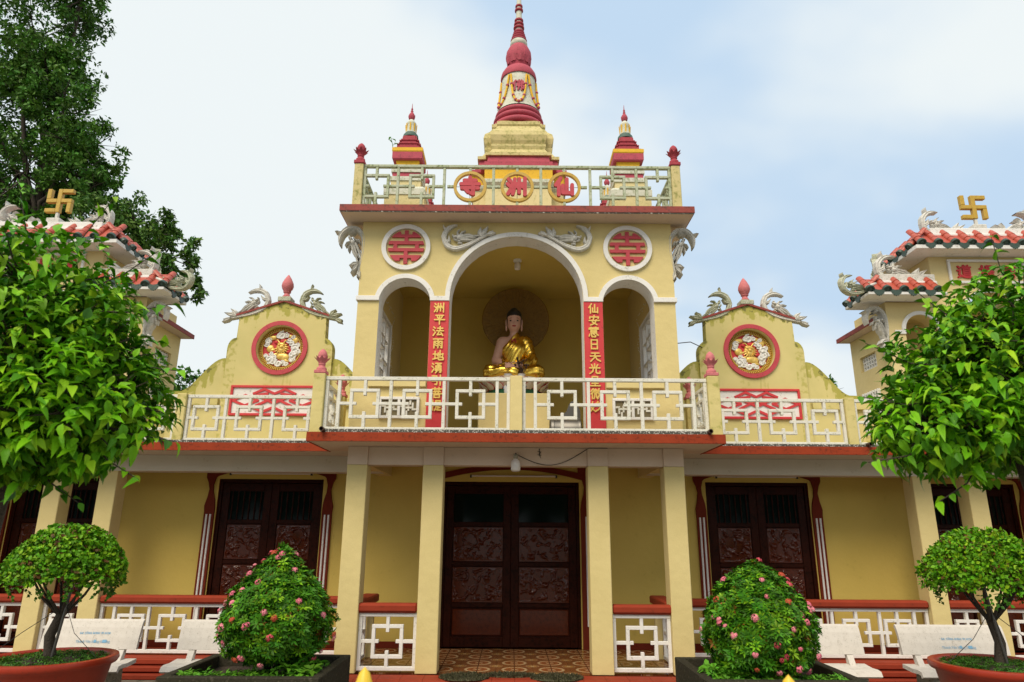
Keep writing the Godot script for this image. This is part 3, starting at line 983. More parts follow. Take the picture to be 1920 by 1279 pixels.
func flower_mesh(sd: int) -> ArrayMesh:
	var r := RandomNumberGenerator.new()
	r.seed = sd
	var b := MB.new()
	for k in 34:
		var d := unit(r)
		if d.z < -0.1:
			d.z = -d.z
		var c := d * Vector3(0.05, 0.05, 0.034) * r.randf_range(0.85, 1.08)
		var bs := aim(d, Vector3.UP + unit(r) * 0.7)
		for j in 4:
			var a := TAU * j / 4
			var e := bs.x * cos(a) + bs.y * sin(a)
			var f := bs.x * cos(a + PI / 2) + bs.y * sin(a + PI / 2)
			b.quad(c, c + e * 0.009 + f * 0.006, c + e * 0.017 + d * 0.002, c + e * 0.009 - f * 0.006, d)
	return b.mesh()

# clipped flowering bush; prof: [[height, radius], ...] from the foot up
func flowering_bush(label: String, at: Vector3, prof: Array, sd: int, flowers: int) -> void:
	var t := thing("flowering_bush", label, "bush", at, "clipped flowering bushes")
	var r := RandomNumberGenerator.new()
	r.seed = sd
	var stems := MB.new()
	for k in 9:
		var a := TAU * k / 9 + r.randf() * 0.4
		stems.tube([Vector3(r.randf_range(-0.06, 0.06), -0.12, r.randf_range(-0.06, 0.06)), Vector3(cos(a) * 0.16, 0.2, sin(a) * 0.16), Vector3(cos(a) * 0.4, 0.55, sin(a) * 0.4)], [0.02, 0.014, 0.006], 5)
	part(t, "stems", stems.mesh(), M.bark)
	var rad := func(y: float) -> float:
		for i in prof.size() - 1:
			if y >= prof[i][0] and y <= prof[i + 1][0]:
				var f: float = (y - prof[i][0]) / (prof[i + 1][0] - prof[i][0])
				return lerpf(prof[i][1], prof[i + 1][1], smoothstep(0.0, 1.0, f) * 0.5 + f * 0.5)
		return 0.0
	var H: float = prof[-1][0]
	var xs: Array = [[], []]
	var cs: Array = [[], []]
	var fl: Array = []
	var tries := 0
	while xs[0].size() + xs[1].size() < 4600:
		tries += 1
		var y := r.randf_range(prof[0][0], H)
		var R: float = rad.call(y)
		if r.randf() > (R + 0.12) / 0.85:
			continue
		var a := r.randf_range(0, TAU)
		var depth := r.randf()
		var k := 1.0 - 0.34 * depth * depth
		var lump := 0.86 + 0.06 * sin(a * 5 + y * 9 + sd) + 0.05 * sin(a * 9 - y * 14)
		var e := Vector3(cos(a), 0, sin(a))
		var dR: float = (rad.call(minf(y + 0.05, H)) - rad.call(maxf(y - 0.05, prof[0][0]))) / 0.1
		var nn := (e + Vector3.UP * clampf(-dR, -1.5, 2.5)).normalized()
		var p := e * R * k * lump + Vector3(0, y, 0) + unit(r) * 0.02
		var d := (nn + Vector3(0, 0.35, 0) + unit(r) * 0.4).normalized()
		var w = xs[0].size() % 2
		if r.randf() < 0.5:
			w = 1 - w
		xs[w].append(Transform3D(aim(d, Vector3.UP + unit(r) * 0.3).scaled(Vector3.ONE * r.randf_range(0.75, 1.2)), p))
		var tint := Color(0.042, 0.155, 0.006)
		if r.randf() < 0.22:
			tint = Color(0.13, 0.30, 0.008)
		elif r.randf() < 0.035:
			tint = Color(0.16, 0.07, 0.01)
		cs[w].append(green(r, tint, 0.45))
		if depth < 0.35 and sin(a) > -0.35 and fl.size() < flowers and r.randf() < 0.06:
			fl.append(Transform3D(aim(nn, Vector3.UP), p + nn * 0.055))
	swarm(t, "foliage", rosette(sd, 7, 0.062, 0.021, 0.7), M.leaf, xs[0], cs[0])
	swarm(t, "foliage", rosette(sd + 1, 6, 0.070, 0.023, 0.5), M.leaf, xs[1], cs[1])
	var kinds := [flower_mesh(1), flower_mesh(2), flower_mesh(3)]
	var tones := [lin(0.72, 0.16, 0.24), lin(0.60, 0.07, 0.10), lin(0.78, 0.24, 0.30), lin(0.50, 0.07, 0.03)]
	var mats := []
	for c in tones:
		mats.append(plain(c, 0.7))
	for i in fl.size():
		var x: Transform3D = fl[i]
		var s := r.randf_range(0.5, 0.85)
		part(t, "flower_cluster", kinds[i % 3], mats[[0, 2, 0, 1, 2, 3][r.randi() % 6]], x.origin, x.basis.scaled(Vector3.ONE * s))

# umbrella-clipped tree growing in a pot
func topiary(label: String, at: Vector3, R: float, y_edge: float, y_top: float, sd: int, lean: float) -> void:
	var t := thing("topiary_tree", label, "tree", at, "umbrella-clipped trees in red pots")
	var r := RandomNumberGenerator.new()
	r.seed = sd
	var wood := MB.new()
	var fork := Vector3(0.03 * lean, y_edge * 0.52, 0)
	wood.tube([Vector3(0, -0.1, 0), Vector3(-0.05 * lean, y_edge * 0.25, 0.02), fork], [0.07, 0.055, 0.05], 8)
	part(t, "trunk", wood.mesh(), M.bark)
	var br := MB.new()
	for k in 9:
		var a := TAU * k / 9 + r.randf() * 0.5
		var e := Vector3(cos(a) * R * 0.6, y_edge + 0.05, sin(a) * R * 0.6)
		br.tube([fork + Vector3(0, -0.05, 0), fork.lerp(e, 0.5) + Vector3(0, -0.08, 0) + unit(r) * 0.03, e], [0.022, 0.015, 0.008], 5)
	part(t, "branches", br.mesh(), M.bark)
	var xs: Array = []
	var cs: Array = []
	while xs.size() < 4200:
		var a := r.randf_range(0, TAU)
		var q := sqrt(r.randf())
		var rr2 := R * q * (1.0 + 0.06 * sin(a * 4 + sd) + 0.04 * sin(a * 7.0))
		var top := y_edge + (y_top - y_edge) * pow(maxf(1.0 - q * q, 0.0), 0.62) + 0.03 * sin(a * 6 + q * 9)
		var bot := y_edge - 0.12 + 0.10 * (1.0 - q) + 0.04 * sin(a * 5 + sd)
		var y := lerpf(top, bot, pow(r.randf(), 2.0))
		var e := Vector3(cos(a), 0, sin(a))
		var nn := (e * (0.25 + q) + Vector3.UP * (1.2 - q * 0.7)).normalized()
		var d := (nn * 0.6 + unit(r) * 0.8 + Vector3(0, -0.2, 0)).normalized()
		xs.append(Transform3D(aim(d, nn + unit(r) * 0.5).scaled(Vector3.ONE * r.randf_range(0.7, 1.2)), e * rr2 + Vector3(0, y, 0)))
		var tint := Color(0.085, 0.25, 0.006) if r.randf() < 0.65 else Color(0.17, 0.34, 0.008) if r.randf() < 0.8 else Color(0.10, 0.055, 0.015)
		cs.append(green(r, tint, 0.35))
	# a few stray shoots hanging under the edge
	for k in 16:
		var a := r.randf_range(0, TAU)
		for j in 5:
			xs.append(Transform3D(aim(unit(r), Vector3.UP + unit(r)), Vector3(cos(a) * R * 0.8, y_edge - 0.12 - 0.035 * j, sin(a) * R * 0.8) + unit(r) * 0.03))
			cs.append(green(r, Color(0.07, 0.19, 0.016), 0.3))
	var b := MB.new()
	for k in 3:
		leaf_into(b, Transform3D(aim(Vector3(cos(k * 2.1), sin(k * 2.1), 0.8), Vector3(0, 1, 0.4) + unit(r) * 0.5), unit(r) * 0.02), 0.046, 0.034, 0.25, 0.3, 0.45)
	swarm(t, "foliage", b.mesh(), M.leaf, xs, cs)
	# stake and guy wires that hold the tree up
	var st := MB.new()
	st.tube([Vector3(0.04, -0.05, 0.08), Vector3(0.16 * lean, y_edge + 0.1, 0.06)], [0.016, 0.014], 7)
	part(t, "stake", st.mesh(), M.metal)
	for e in [[-0.62, 0.1], [0.55, 0.12]]:
		var w := MB.new()
		w.tube([Vector3(0.1 * lean, y_edge * 0.62, 0.07), Vector3(e[0] * 0.5, y_edge * 0.32 - 0.02, e[1]), Vector3(e[0], 0.03, e[1])], [0.004, 0.004, 0.004], 4, false)
		part(t, "wire", w.mesh(), M.cable)

func weeds(parent: Node, area: Rect2, y: float, count: int, sd: int, size := 1.0) -> void:
	var r := RandomNumberGenerator.new()
	r.seed = sd
	var xs: Array = []
	var cs: Array = []
	for k in count:
		var p := Vector3(r.randf_range(area.position.x, area.end.x), y + r.randf_range(0, 0.05) * size, r.randf_range(area.position.y, area.end.y))
		xs.append(Transform3D(aim(Vector3(r.randf_range(-0.5, 0.5), 1.0, r.randf_range(-0.5, 0.5)), Vector3(0, 0, 1) + unit(r) * 0.4).scaled(Vector3.ONE * r.randf_range(0.5, 1.2) * size), p))
		cs.append(green(r, Color(0.085, 0.25, 0.016), 0.4))
	swarm(parent, "weeds", rosette(sd, 6, 0.06, 0.026, 0.35), M.leaf, xs, cs)

# ---------------------------------------------------------------- seated statue: one field, meshed as surface nets, split into skin and robe
func cap_d(p: Vector3, a: Vector3, b: Vector3, ra: float, rb: float) -> float:
	var ab := b - a
	var t := clampf((p - a).dot(ab) / ab.length_squared(), 0, 1)
	return p.distance_to(a + ab * t) - lerpf(ra, rb, t)

func body_d(p: Vector3, bones: Array) -> float:
	var d := 10.0
	var k := 0.045
	for b in bones:
		var e := cap_d(p, b[0], b[1], b[2], b[3])
		var h := maxf(k - absf(d - e), 0.0) / k
		d = minf(d, e) - h * h * k * 0.25
	return d

func seated_statue(label: String, at: Vector3) -> void:
	var t := thing("seated_statue", label, "statue", at)
	t.scale = Vector3(0.97, 1.13, 1.05)
	var bones := [
		[Vector3(-0.09, 0.14, -0.08), Vector3(0.09, 0.14, -0.08), 0.19, 0.19],
		[Vector3(0, 0.16, -0.08), Vector3(0, 0.48, -0.05), 0.19, 0.185],
		[Vector3(-0.09, 0.52, -0.05), Vector3(0.09, 0.52, -0.05), 0.155, 0.155],
		[Vector3(-0.18, 0.645, -0.05), Vector3(0.18, 0.645, -0.05), 0.092, 0.092],
		[Vector3(0, 0.66, -0.04), Vector3(0, 0.82, -0.02), 0.095, 0.072],
		[Vector3(-0.235, 0.63, -0.05), Vector3(-0.325, 0.34, 0.0), 0.088, 0.070],
		[Vector3(0.235, 0.63, -0.05), Vector3(0.325, 0.34, 0.0), 0.095, 0.082],
		[Vector3(-0.325, 0.34, 0.0), Vector3(-0.09, 0.19, 0.27), 0.066, 0.045],
		[Vector3(0.325, 0.34, 0.0), Vector3(0.09, 0.19, 0.27), 0.085, 0.05],
		[Vector3(-0.10, 0.175, 0.29), Vector3(0.09, 0.175, 0.30), 0.042, 0.038],
		[Vector3(-0.15, 0.11, 0.0), Vector3(-0.42, 0.11, 0.20), 0.14, 0.108],
		[Vector3(0.15, 0.11, 0.0), Vector3(0.42, 0.11, 0.20), 0.14, 0.108],
		[Vector3(-0.42, 0.10, 0.20), Vector3(0.02, 0.08, 0.36), 0.105, 0.075],
		[Vector3(0.42, 0.10, 0.20), Vector3(-0.02, 0.085, 0.34), 0.105, 0.075],
		[Vector3(-0.016, 0.925, 0.01), Vector3(-0.016, 1.02, 0.0), 0.106, 0.118],
		[Vector3(0.016, 0.925, 0.01), Vector3(0.016, 1.02, 0.0), 0.106, 0.118],
		[Vector3(0, 0.875, 0.050), Vector3(0, 0.955, 0.06), 0.055, 0.06],
	]
	var h := 0.016
	var lo := Vector3(-0.58, -0.03, -0.34)
	var nx := 73
	var ny := 79
	var nz := 55
	var f := PackedFloat32Array()
	f.resize(nx * ny * nz)
	var B := 4
	for bz in range(0, nz, B):
		for by in range(0, ny, B):
			for bx in range(0, nx, B):
				var c := lo + Vector3(bx + B * 0.5, by + B * 0.5, bz + B * 0.5) * h
				var dc := body_d(c, bones)
				var far := absf(dc) > h * B * 1.1 + 0.02
				for z in range(bz, mini(bz + B, nz)):
					for y in range(by, mini(by + B, ny)):
						for x in range(bx, mini(bx + B, nx)):
							f[(z * ny + y) * nx + x] = dc if far else body_d(lo + Vector3(x, y, z) * h, bones)
	var vid := PackedInt32Array()
	vid.resize(nx * ny * nz)
	vid.fill(-1)
	var vs := PackedVector3Array()
	var offs := [Vector3i(0, 0, 0), Vector3i(1, 0, 0), Vector3i(0, 1, 0), Vector3i(1, 1, 0), Vector3i(0, 0, 1), Vector3i(1, 0, 1), Vector3i(0, 1, 1), Vector3i(1, 1, 1)]
	var edges := [[0, 1], [2, 3], [4, 5], [6, 7], [0, 2], [1, 3], [4, 6], [5, 7], [0, 4], [1, 5], [2, 6], [3, 7]]
	for z in nz - 1:
		for y in ny - 1:
			for x in nx - 1:
				var i0 := (z * ny + y) * nx + x
				var vals := [f[i0], f[i0 + 1], f[i0 + nx], f[i0 + nx + 1], f[i0 + nx * ny], f[i0 + nx * ny + 1], f[i0 + nx * ny + nx], f[i0 + nx * ny + nx + 1]]
				var neg := 0
				for q in vals:
					if q < 0:
						neg += 1
				if neg == 0 or neg == 8:
					continue
				var s := Vector3()
				var cnt := 0
				for e in edges:
					var va: float = vals[e[0]]
					var vb: float = vals[e[1]]
					if (va < 0) != (vb < 0):
						s += Vector3(offs[e[0]]).lerp(Vector3(offs[e[1]]), va / (va - vb))
						cnt += 1
				vid[i0] = vs.size()
				vs.append(lo + (Vector3(x, y, z) + s / cnt) * h)
	var grad := func(p: Vector3) -> Vector3:
		var e := 0.008
		return Vector3(body_d(p + Vector3(e, 0, 0), bones) - body_d(p - Vector3(e, 0, 0), bones), body_d(p + Vector3(0, e, 0), bones) - body_d(p - Vector3(0, e, 0), bones), body_d(p + Vector3(0, 0, e), bones) - body_d(p - Vector3(0, 0, e), bones)).normalized()
	var robed := func(p: Vector3) -> bool:
		if p.y < 0.235 and absf(p.x) < 0.15 and p.y > 0.135 and p.z > 0.2:
			return false
		if p.y < 0.25:
			return true
		if p.y > 0.80:
			return false
		if p.x < -0.21 and p.y > 0.24:
			return false
		return p.y < 0.80 + (p.x - 0.06) * 1.05
	var vn := PackedVector3Array()
	var pos := PackedVector3Array()
	for p in vs:
		var g: Vector3 = grad.call(p)
		var q := p
		if robed.call(p):
			var fold := 0.0
			if p.y > 0.24:
				var ph := (p.x * 0.80 - p.y * 0.55) * 105.0 + sin(p.y * 17.0) * 0.8
				fold = 0.5 + 0.5 * sin(ph)
			else:
				fold = 0.5 + 0.5 * sin(p.y * 85.0 + sin(p.x * 11.0) * 2.2 + p.z * 9.0)
			q = p + g * (0.006 + 0.012 * fold)
		pos.append(q)
		vn.append(g)
	# normals from the displaced surface
	var quads: Array = []
	for z in range(1, nz - 1):
		for y in range(1, ny - 1):
			for x in range(1, nx - 1):
				var i0 := (z * ny + y) * nx + x
				for ax in 3:
					var st: int = [1, nx, nx * ny][ax]
					if (f[i0] < 0) == (f[i0 + st] < 0):
						continue
					var u: int = [nx, nx * ny, 1][ax]
					var w: int = [nx * ny, 1, nx][ax]
					quads.append([vid[i0], vid[i0 - u], vid[i0 - u - w], vid[i0 - w]])
	var acc := PackedVector3Array()
	acc.resize(pos.size())
	for q in quads:
		if q.min() < 0:
			continue
		var g := (pos[q[2]] - pos[q[0]]).cross(pos[q[3]] - pos[q[1]])
		if g.dot(vn[q[0]]) < 0:
			g = -g
		for i in q:
			acc[i] += g
	var skin := MB.new()
	var robe := MB.new()
	for q in quads:
		if q.min() < 0:
			continue
		var m: Vector3 = (vs[q[0]] + vs[q[1]] + vs[q[2]] + vs[q[3]]) / 4
		var tgt := robe if robed.call(m) else skin
		tgt.squad(pos[q[0]], pos[q[1]], pos[q[2]], pos[q[3]], acc[q[0]], acc[q[1]], acc[q[2]], acc[q[3]])
	part(t, "body", skin.mesh(), M.skin)
	part(t, "robe", robe.mesh(), M.gold)
	# head details
	var hy := -0.035
	var hair := MB.new()
	hair.xf = Transform3D(Basis(Vector3(1, 0, 0), -0.16), Vector3(0, 1.075 + hy, -0.014))
	hair.lathe([Vector2(0.137, -0.035), Vector2(0.142, 0.01), Vector2(0.134, 0.06), Vector2(0.110, 0.098), Vector2(0.08, 0.115), Vector2(0.072, 0.138), Vector2(0.045, 0.162), Vector2(0.0, 0.17)], 22)
	hair.xf = Transform3D()
	for s in [-1.0, 1.0]:
		hair.lump(Vector3(0.124 * s, 1.02 + hy, 0.01), Vector3(0.014, 0.075, 0.05))
	part(t, "hair", hair.mesh(), M.black)
	for s in [-1.0, 1.0]:
		var ear := MB.new()
		ear.lump(Vector3(0.144 * s, 0.99 + hy, 0.0), Vector3(0.018, 0.055, 0.034))
		ear.lump(Vector3(0.140 * s, 0.905 + hy, 0.01), Vector3(0.018, 0.060, 0.024))
		part(t, "ear", ear.mesh(), M.skin)
		var eye := MB.new()
		eye.lump(Vector3(0.052 * s, 0.993 + hy, 0.110), Vector3(0.032, 0.013, 0.014))
		part(t, "eye", eye.mesh(), M.black)
		var brow := MB.new()
		brow.tube([Vector3(0.018 * s, 1.026 + hy, 0.120), Vector3(0.052 * s, 1.038 + hy, 0.113), Vector3(0.088 * s, 1.028 + hy, 0.090)], [0.006, 0.008, 0.005], 6)
		part(t, "eyebrow", brow.mesh(), M.black)
	var nose := MB.new()
	nose.tube([Vector3(0, 1.015 + hy, 0.118), Vector3(0, 0.97 + hy, 0.138), Vector3(0, 0.948 + hy, 0.142)], [0.010, 0.014, 0.019], 8)
	part(t, "nose", nose.mesh(), M.skin)
	var lips := MB.new()
	lips.lump(Vector3(0, 0.91 + hy, 0.110), Vector3(0.042, 0.016, 0.018))
	part(t, "lips", lips.mesh(), M.lip)
	var dot := MB.new()
	dot.lump(Vector3(0, 1.045 + hy, 0.121), Vector3(0.009, 0.010, 0.008))
	part(t, "forehead_dot", dot.mesh(), M.mark)
	# fingers folded in the lap
	var hands := MB.new()
	for k in 4:
		hands.tube([Vector3(-0.075, 0.197 - 0.018 * k, 0.315 + 0.004 * k), Vector3(-0.01, 0.200 - 0.018 * k, 0.338 + 0.003 * k), Vector3(0.055 - 0.01 * (k % 2), 0.193 - 0.018 * k, 0.335)], [0.011, 0.010, 0.007], 6)
	for s in [-1.0, 1.0]:
		hands.tube([Vector3(0.075 * s, 0.205, 0.305), Vector3(0.04 * s, 0.235, 0.318), Vector3(0.004 * s, 0.242, 0.322)], [0.012, 0.011, 0.008], 6)
	part(t, "fingers", hands.mesh(), M.skin)
	var mk := MB.new()
	manji(mk, 0.085, 0.018, 0.0, 0.012, 1.0)
	part(t, "chest_mark", mk.mesh(), M.mark, Vector3(-0.005, 0.635, 0.085), Basis(Vector3(1, 0, 0), -0.42))

# hooked cross emblem of the temple, w wide, bar b thick, in xy; f = 1 or -1 chooses the hand
func manji(m: MB, w: float, b: float, z0: float, z1: float, f: float) -> void:
	var a := w / 2
	var put := func(x0: float, x1: float, y0: float, y1: float, z: float) -> void:
		m.box(Vector3(f * (x0 + x1) / 2, (y0 + y1) / 2, (z0 + z) / 2), Vector3(absf(x1 - x0), y1 - y0, z - z0), minf(b * 0.08, 0.006))
	put.call(-b / 2, b / 2, -a, a, z1)
	put.call(-a, -b / 2, -b / 2, b / 2, z1)
	put.call(b / 2, a, -b / 2, b / 2, z1)
	put.call(b / 2, a, a - b, a, z1)
	put.call(-a, -b / 2, -a, -a + b, z1)
	put.call(-a, -a + b, b / 2, a, z1)
	put.call(a - b, a, -a, -b / 2, z1)

# ---------------------------------------------------------------- the place
const FLOOR := 0.27
const TERRACE := 3.41
const EYE := Vector3(-0.065, 2.05, 0.0)

func _ready() -> void:
	rng.seed = 7
	set_view()
	materials()
	build_ground()
	build_hall()
	build_pavilion()
	build_stupas()
	for s in [-1.0, 1.0]:
		build_gable(s)
		build_tower(s)
	build_railings()
	build_shrine()
	build_small_fittings()
	build_yard()
	build_trees()

func set_view() -> void:
	var cam := Camera3D.new()
	cam.name = "camera"
	add_child(cam)
	cam.transform = Transform3D(Basis(Vector3.RIGHT, deg_to_rad(15.9)) * Basis(Vector3.BACK, deg_to_rad(0.4)), EYE)
	cam.fov = 52.94
	cam.near = 0.05
	cam.far = 600.0
	var at := CameraAttributesPhysical.new()
	at.frustum_focal_length = 24.1
	at.frustum_focus_distance = 10.3
	at.frustum_near = 0.05
	at.frustum_far = 600.0
	at.exposure_aperture = 4.0
	cam.attributes = at
	cam.current = true
	var env := Environment.new()
	env.background_mode = Environment.BG_SKY
	env.tonemap_mode = Environment.TONE_MAPPER_LINEAR
	env.tonemap_exposure = 1.3
	env.sdfgi_enabled = true
	env.ssao_enabled = true
	env.ssil_enabled = true
	env.background_energy_multiplier = 1.0
	var sky := Sky.new()
	var pm := PanoramaSkyMaterial.new()
	pm.panorama = overcast()
	sky.sky_material = pm
	env.sky = sky
	var we := WorldEnvironment.new()
	we.name = "environment"
	we.environment = env
	add_child(we)
	var sun := DirectionalLight3D.new()
	sun.name = "sun"
	sun.light_energy = 0.85
	sun.light_angular_distance = 38.0
	sun.light_color = Color(1.0, 0.94, 0.84)
	sun.shadow_enabled = true
	add_child(sun)
	sun.transform = Transform3D(Basis.looking_at(-Vector3(-0.30, 0.80, 0.62)), Vector3(0, 20, 10))

# thin bright overcast with paler blue openings, the same all round
func overcast() -> ImageTexture:
	var w := 768
	var h := 384
	var f := FastNoiseLite.new()
	f.seed = 21
	f.frequency = 1.1
	f.fractal_octaves = 5
	f.noise_type = FastNoiseLite.TYPE_SIMPLEX_SMOOTH
	var g := FastNoiseLite.new()
	g.seed = 5
	g.frequency = 0.55
	g.fractal_octaves = 3
	var data := PackedFloat32Array()
	data.resize(w * h * 3)
	for y in h:
		var el := PI * (0.5 - (y + 0.5) / h)
		for x in w:
			var az := TAU * (x + 0.5) / w
			var d := Vector3(cos(el) * sin(az), sin(el), cos(el) * cos(az))
			var q := d / maxf(absf(d.y) + 0.35, 0.35)
			var n := f.get_noise_3d(-q.x * 1.3 + 3.7, q.y * 2.0, q.z * 1.3) * 0.5 + g.get_noise_3d(-q.x + 1.0, q.y, q.z - 2.0) * 0.8
			n += 0.10 * f.get_noise_3d(q.x * 4.0 - q.z * 2.0, q.y * 5.0 + 9.0, q.z * 9.0)
			var t := smoothstep(-0.46, 0.10, n)
			var c := Color(0.42, 0.545, 0.685).lerp(Color(0.665, 0.71, 0.72), t)
			if d.y < 0:
				c = Color(0.45, 0.44, 0.40)
			var i := (y * w + x) * 3
			data[i] = c.r
			data[i + 1] = c.g
			data[i + 2] = c.b
	return ImageTexture.create_from_image(Image.create_from_data(w, h, false, Image.FORMAT_RGBF, data.to_byte_array()))

func build_ground() -> void:
	var g := MB.new()
	g.quad(Vector3(-200, 0, 60), Vector3(200, 0, 60), Vector3(200, 0, -300), Vector3(-200, 0, -300), Vector3.UP)
	structure("ground", g.mesh(), M.ground)

func tile_picture() -> ImageTexture:
	var s := 128
	var im := Image.create(s, s, false, Image.FORMAT_RGB8)
	var f := FastNoiseLite.new()
	f.seed = 3
	f.frequency = 0.09
	var cream := Color(0.50, 0.36, 0.20)
	var brown := Color(0.20, 0.075, 0.022)
	var rust := Color(0.30, 0.095, 0.025)
	var ochre := Color(0.34, 0.18, 0.05)
	for y in s:
		for x in s:
			var p := Vector2(x + 0.5, y + 0.5) / s
			var d := p.length()
			var c := brown
			if d < 0.30:
				c = cream if (absf(p.x - p.y) < 0.05 and d > 0.08) or d < 0.09 else rust
			elif d < 0.56:
				c = rust if d > 0.36 else brown
			elif d < 0.70:
				c = cream
			elif d < 0.78:
				c = brown
			else:
				var e := (Vector2.ONE - p).length()
				c = cream if e < 0.10 else ochre if e < 0.26 else brown
				if absf(e - 0.34) < 0.03 and int(p.x * 32) % 2 == 0:
					c = cream
			if p.x < 0.02 or p.y < 0.02:
				c = Color(0.08, 0.035, 0.015)
			var k := 1.0 + f.get_noise_2d(x, y) * 0.3
			im.set_pixel(x, y, Color(c.r * k, c.g * k, c.b * k).linear_to_srgb())
	return ImageTexture.create_from_image(im)

func build_hall() -> void:
	# floor of the porch, with the printed tiles of the middle bay
	var fl := Node3D.new()
	fl.name = "porch_floor"
	fl.set_meta("kind", "structure")
	add_child(fl)
	bpart(fl, "slab", M.redcap, -2.62, 2.62, 0.0, FLOOR - 0.03, -12.2, -9.62, 0.01)
	for s in [-1.0, 1.0]:
		bpart(fl, "slab", M.redcap, s * 2.622, s * 11.0, 0.0, FLOOR - 0.004, -12.2, -11.16, 0.01)
		for k in 3:
			bpart(fl, "step", M.redcap, s * 2.624, s * 11.0, 0.09 * k, 0.09 * k + 0.075, -11.158, -11.10 + 0.09 * (2 - k) , 0.012)
	var tm := StandardMaterial3D.new()
	tm.albedo_texture = tile_picture()
	tm.roughness = 0.22
	var tb := MB.new()
	var ts := 0.258
	tb.box(Vector3.ZERO, Vector3(ts - 0.003, 0.026, ts - 0.003), 0.0015)
	for p in tb.v:
		tb.u.append(Vector2(p.x / ts + 0.5, p.z / ts + 0.5))
	var tmesh := tb.mesh()
	for i in 18:
		for j in 8:
			var x := (i - 8.5) * ts
			var z := -12.19 + (j + 0.5) * ts
			# four tiles meet to make one ring
			var turn: float = [[PI, -PI / 2], [PI / 2, 0.0]][i % 2][j % 2]
			var bas := Basis(Vector3.UP, turn)
			part(fl, "tile", tmesh, tm, Vector3(x, FLOOR - 0.013, z), bas)
	# rounded red nosing tiles along the front edge
	var nb := MB.new()
	nb.xf = Transform3D(Basis(Vector3(0, 0, 1), Vector3(0, 1, 0), Vector3(-1, 0, 0)), Vector3.ZERO)
	nb.extrude(PackedVector2Array([Vector2(0, 0), Vector2(0.30, 0), Vector2(0.335, -0.012), Vector2(0.352, -0.04), Vector2(0.335, -0.07), Vector2(0.0, -0.07)]), -0.146, 0.146)
	var nmesh := nb.mesh()
	for i in 18:
		part(fl, "nosing_tile", nmesh, M.redcap, Vector3((i - 8.5) * 0.296, FLOOR, -9.955))

	var h := thing("temple_hall", "yellow ground floor hall of the temple with columned porch and carved doors", "building")
	# back wall with its doors
	var doors := [[-1.24, 1.12, 2.96], [-5.16, -3.34, 2.98], [3.33, 5.12, 2.98], [-8.72, -7.0, 2.98], [7.0, 8.72, 2.98]]
	var opens := []
	for d in doors:
		opens.append([d[0], d[1], FLOOR, d[2], false])
	var w := holed_wall(-11.0, 11.0, FLOOR, 3.29, -12.2, -12.45, opens)
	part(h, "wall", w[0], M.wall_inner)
	for k in range(1, w.size()):
		part(h, "door_reveal", w[k], M.maroon)
	bpart(h, "dark_backing", M.wood, -10.74, 10.74, 0.0, 3.289, -12.62, -12.50, 0.0)  # added dark sheet behind the doors, keeps sky light out of the gaps
	for s in [-1.0, 1.0]:
		bpart(h, "end_wall", M.wall, s * 10.75, s * 11.0, 0.0, 3.29, -16.0, -12.452)
	for d in doors:
		door(h, d[0], d[1], FLOOR, d[2])
	# skirting
	for e in [[-10.9, -8.95], [-6.9, -5.40], [-3.14, -1.42], [1.38, 3.12], [5.40, 6.9], [8.95, 10.9]]:
		bpart(h, "skirting", M.maroon, e[0], e[1], FLOOR, FLOOR + 0.10, -12.197, -12.18, 0.003)
	# columns
	for s in [-1.0, 1.0]:
		for c in [[2.14, 2.43], [1.04, 1.335]]:
			bpart(h, "column", M.wall, s * c[0], s * c[1], FLOOR, 3.03, -10.3, -10.0, 0.008)
			bpart(h, "column_head", M.pale, s * c[0], s * c[1], 3.031, 3.29, -10.3, -9.998, 0.004)
		for c in [[6.45, 6.74], [7.33, 7.62], [8.98, 9.27], [9.86, 10.15]]:
			bpart(h, "column", M.wall, s * c[0], s * c[1], FLOOR, 3.03, -11.6, -11.3, 0.008)
		# tie beams across the porch
		bpart(h, "tie_beam", M.wall, s * 2.16, s * 2.38, 3.045, 3.288, -12.199, -10.301, 0.004)
		bpart(h, "beam", M.pale, s * 1.336, s * 2.139, 3.03, 3.289, -10.27, -10.03, 0.004)
		bpart(h, "beam", M.wingbeam, s * 2.39, s * 11.0, 3.03, 3.289, -11.6, -11.302, 0.004)
		bpart(h, "return_beam", M.wingbeam, s * 2.19, s * 2.388, 3.034, 3.287, -11.6, -11.31, 0.004)
		bpart(h, "roof_slab", M.wingbeam, s * 2.40, s * 11.0, 3.29, TERRACE - 0.002, -12.6, -10.622, 0.0)
		bpart(h, "fascia", M.fascia, s * 2.885, s * 11.0, 3.286, TERRACE, -10.62, -10.6, 0.003)
		bpart(h, "grime_line", M.grime, s * 2.90, s * 10.9, TERRACE + 0.0005, TERRACE + 0.042, -10.70, -10.625, 0.004)
	bpart(h, "beam", M.pale, -1.039, 1.039, 3.03, 3.289, -10.27, -10.03, 0.004)
	bpart(h, "roof_slab", M.pale, -2.86, 2.86, 3.292, TERRACE - 0.003, -12.6, -9.422, 0.0)
	bpart(h, "fascia", M.fascia, -2.88, 2.88, 3.285, TERRACE + 0.001, -9.42, -9.4, 0.003)
	bpart(h, "grime_line", M.grime, -2.70, 2.70, TERRACE + 0.0015, TERRACE + 0.05, -9.54, -9.43, 0.004)
	for s in [-1.0, 1.0]:
		bpart(h, "fascia", M.fascia, s * 2.862, s * 2.882, 3.2845, TERRACE + 0.0005, -10.70, -9.421, 0.003)
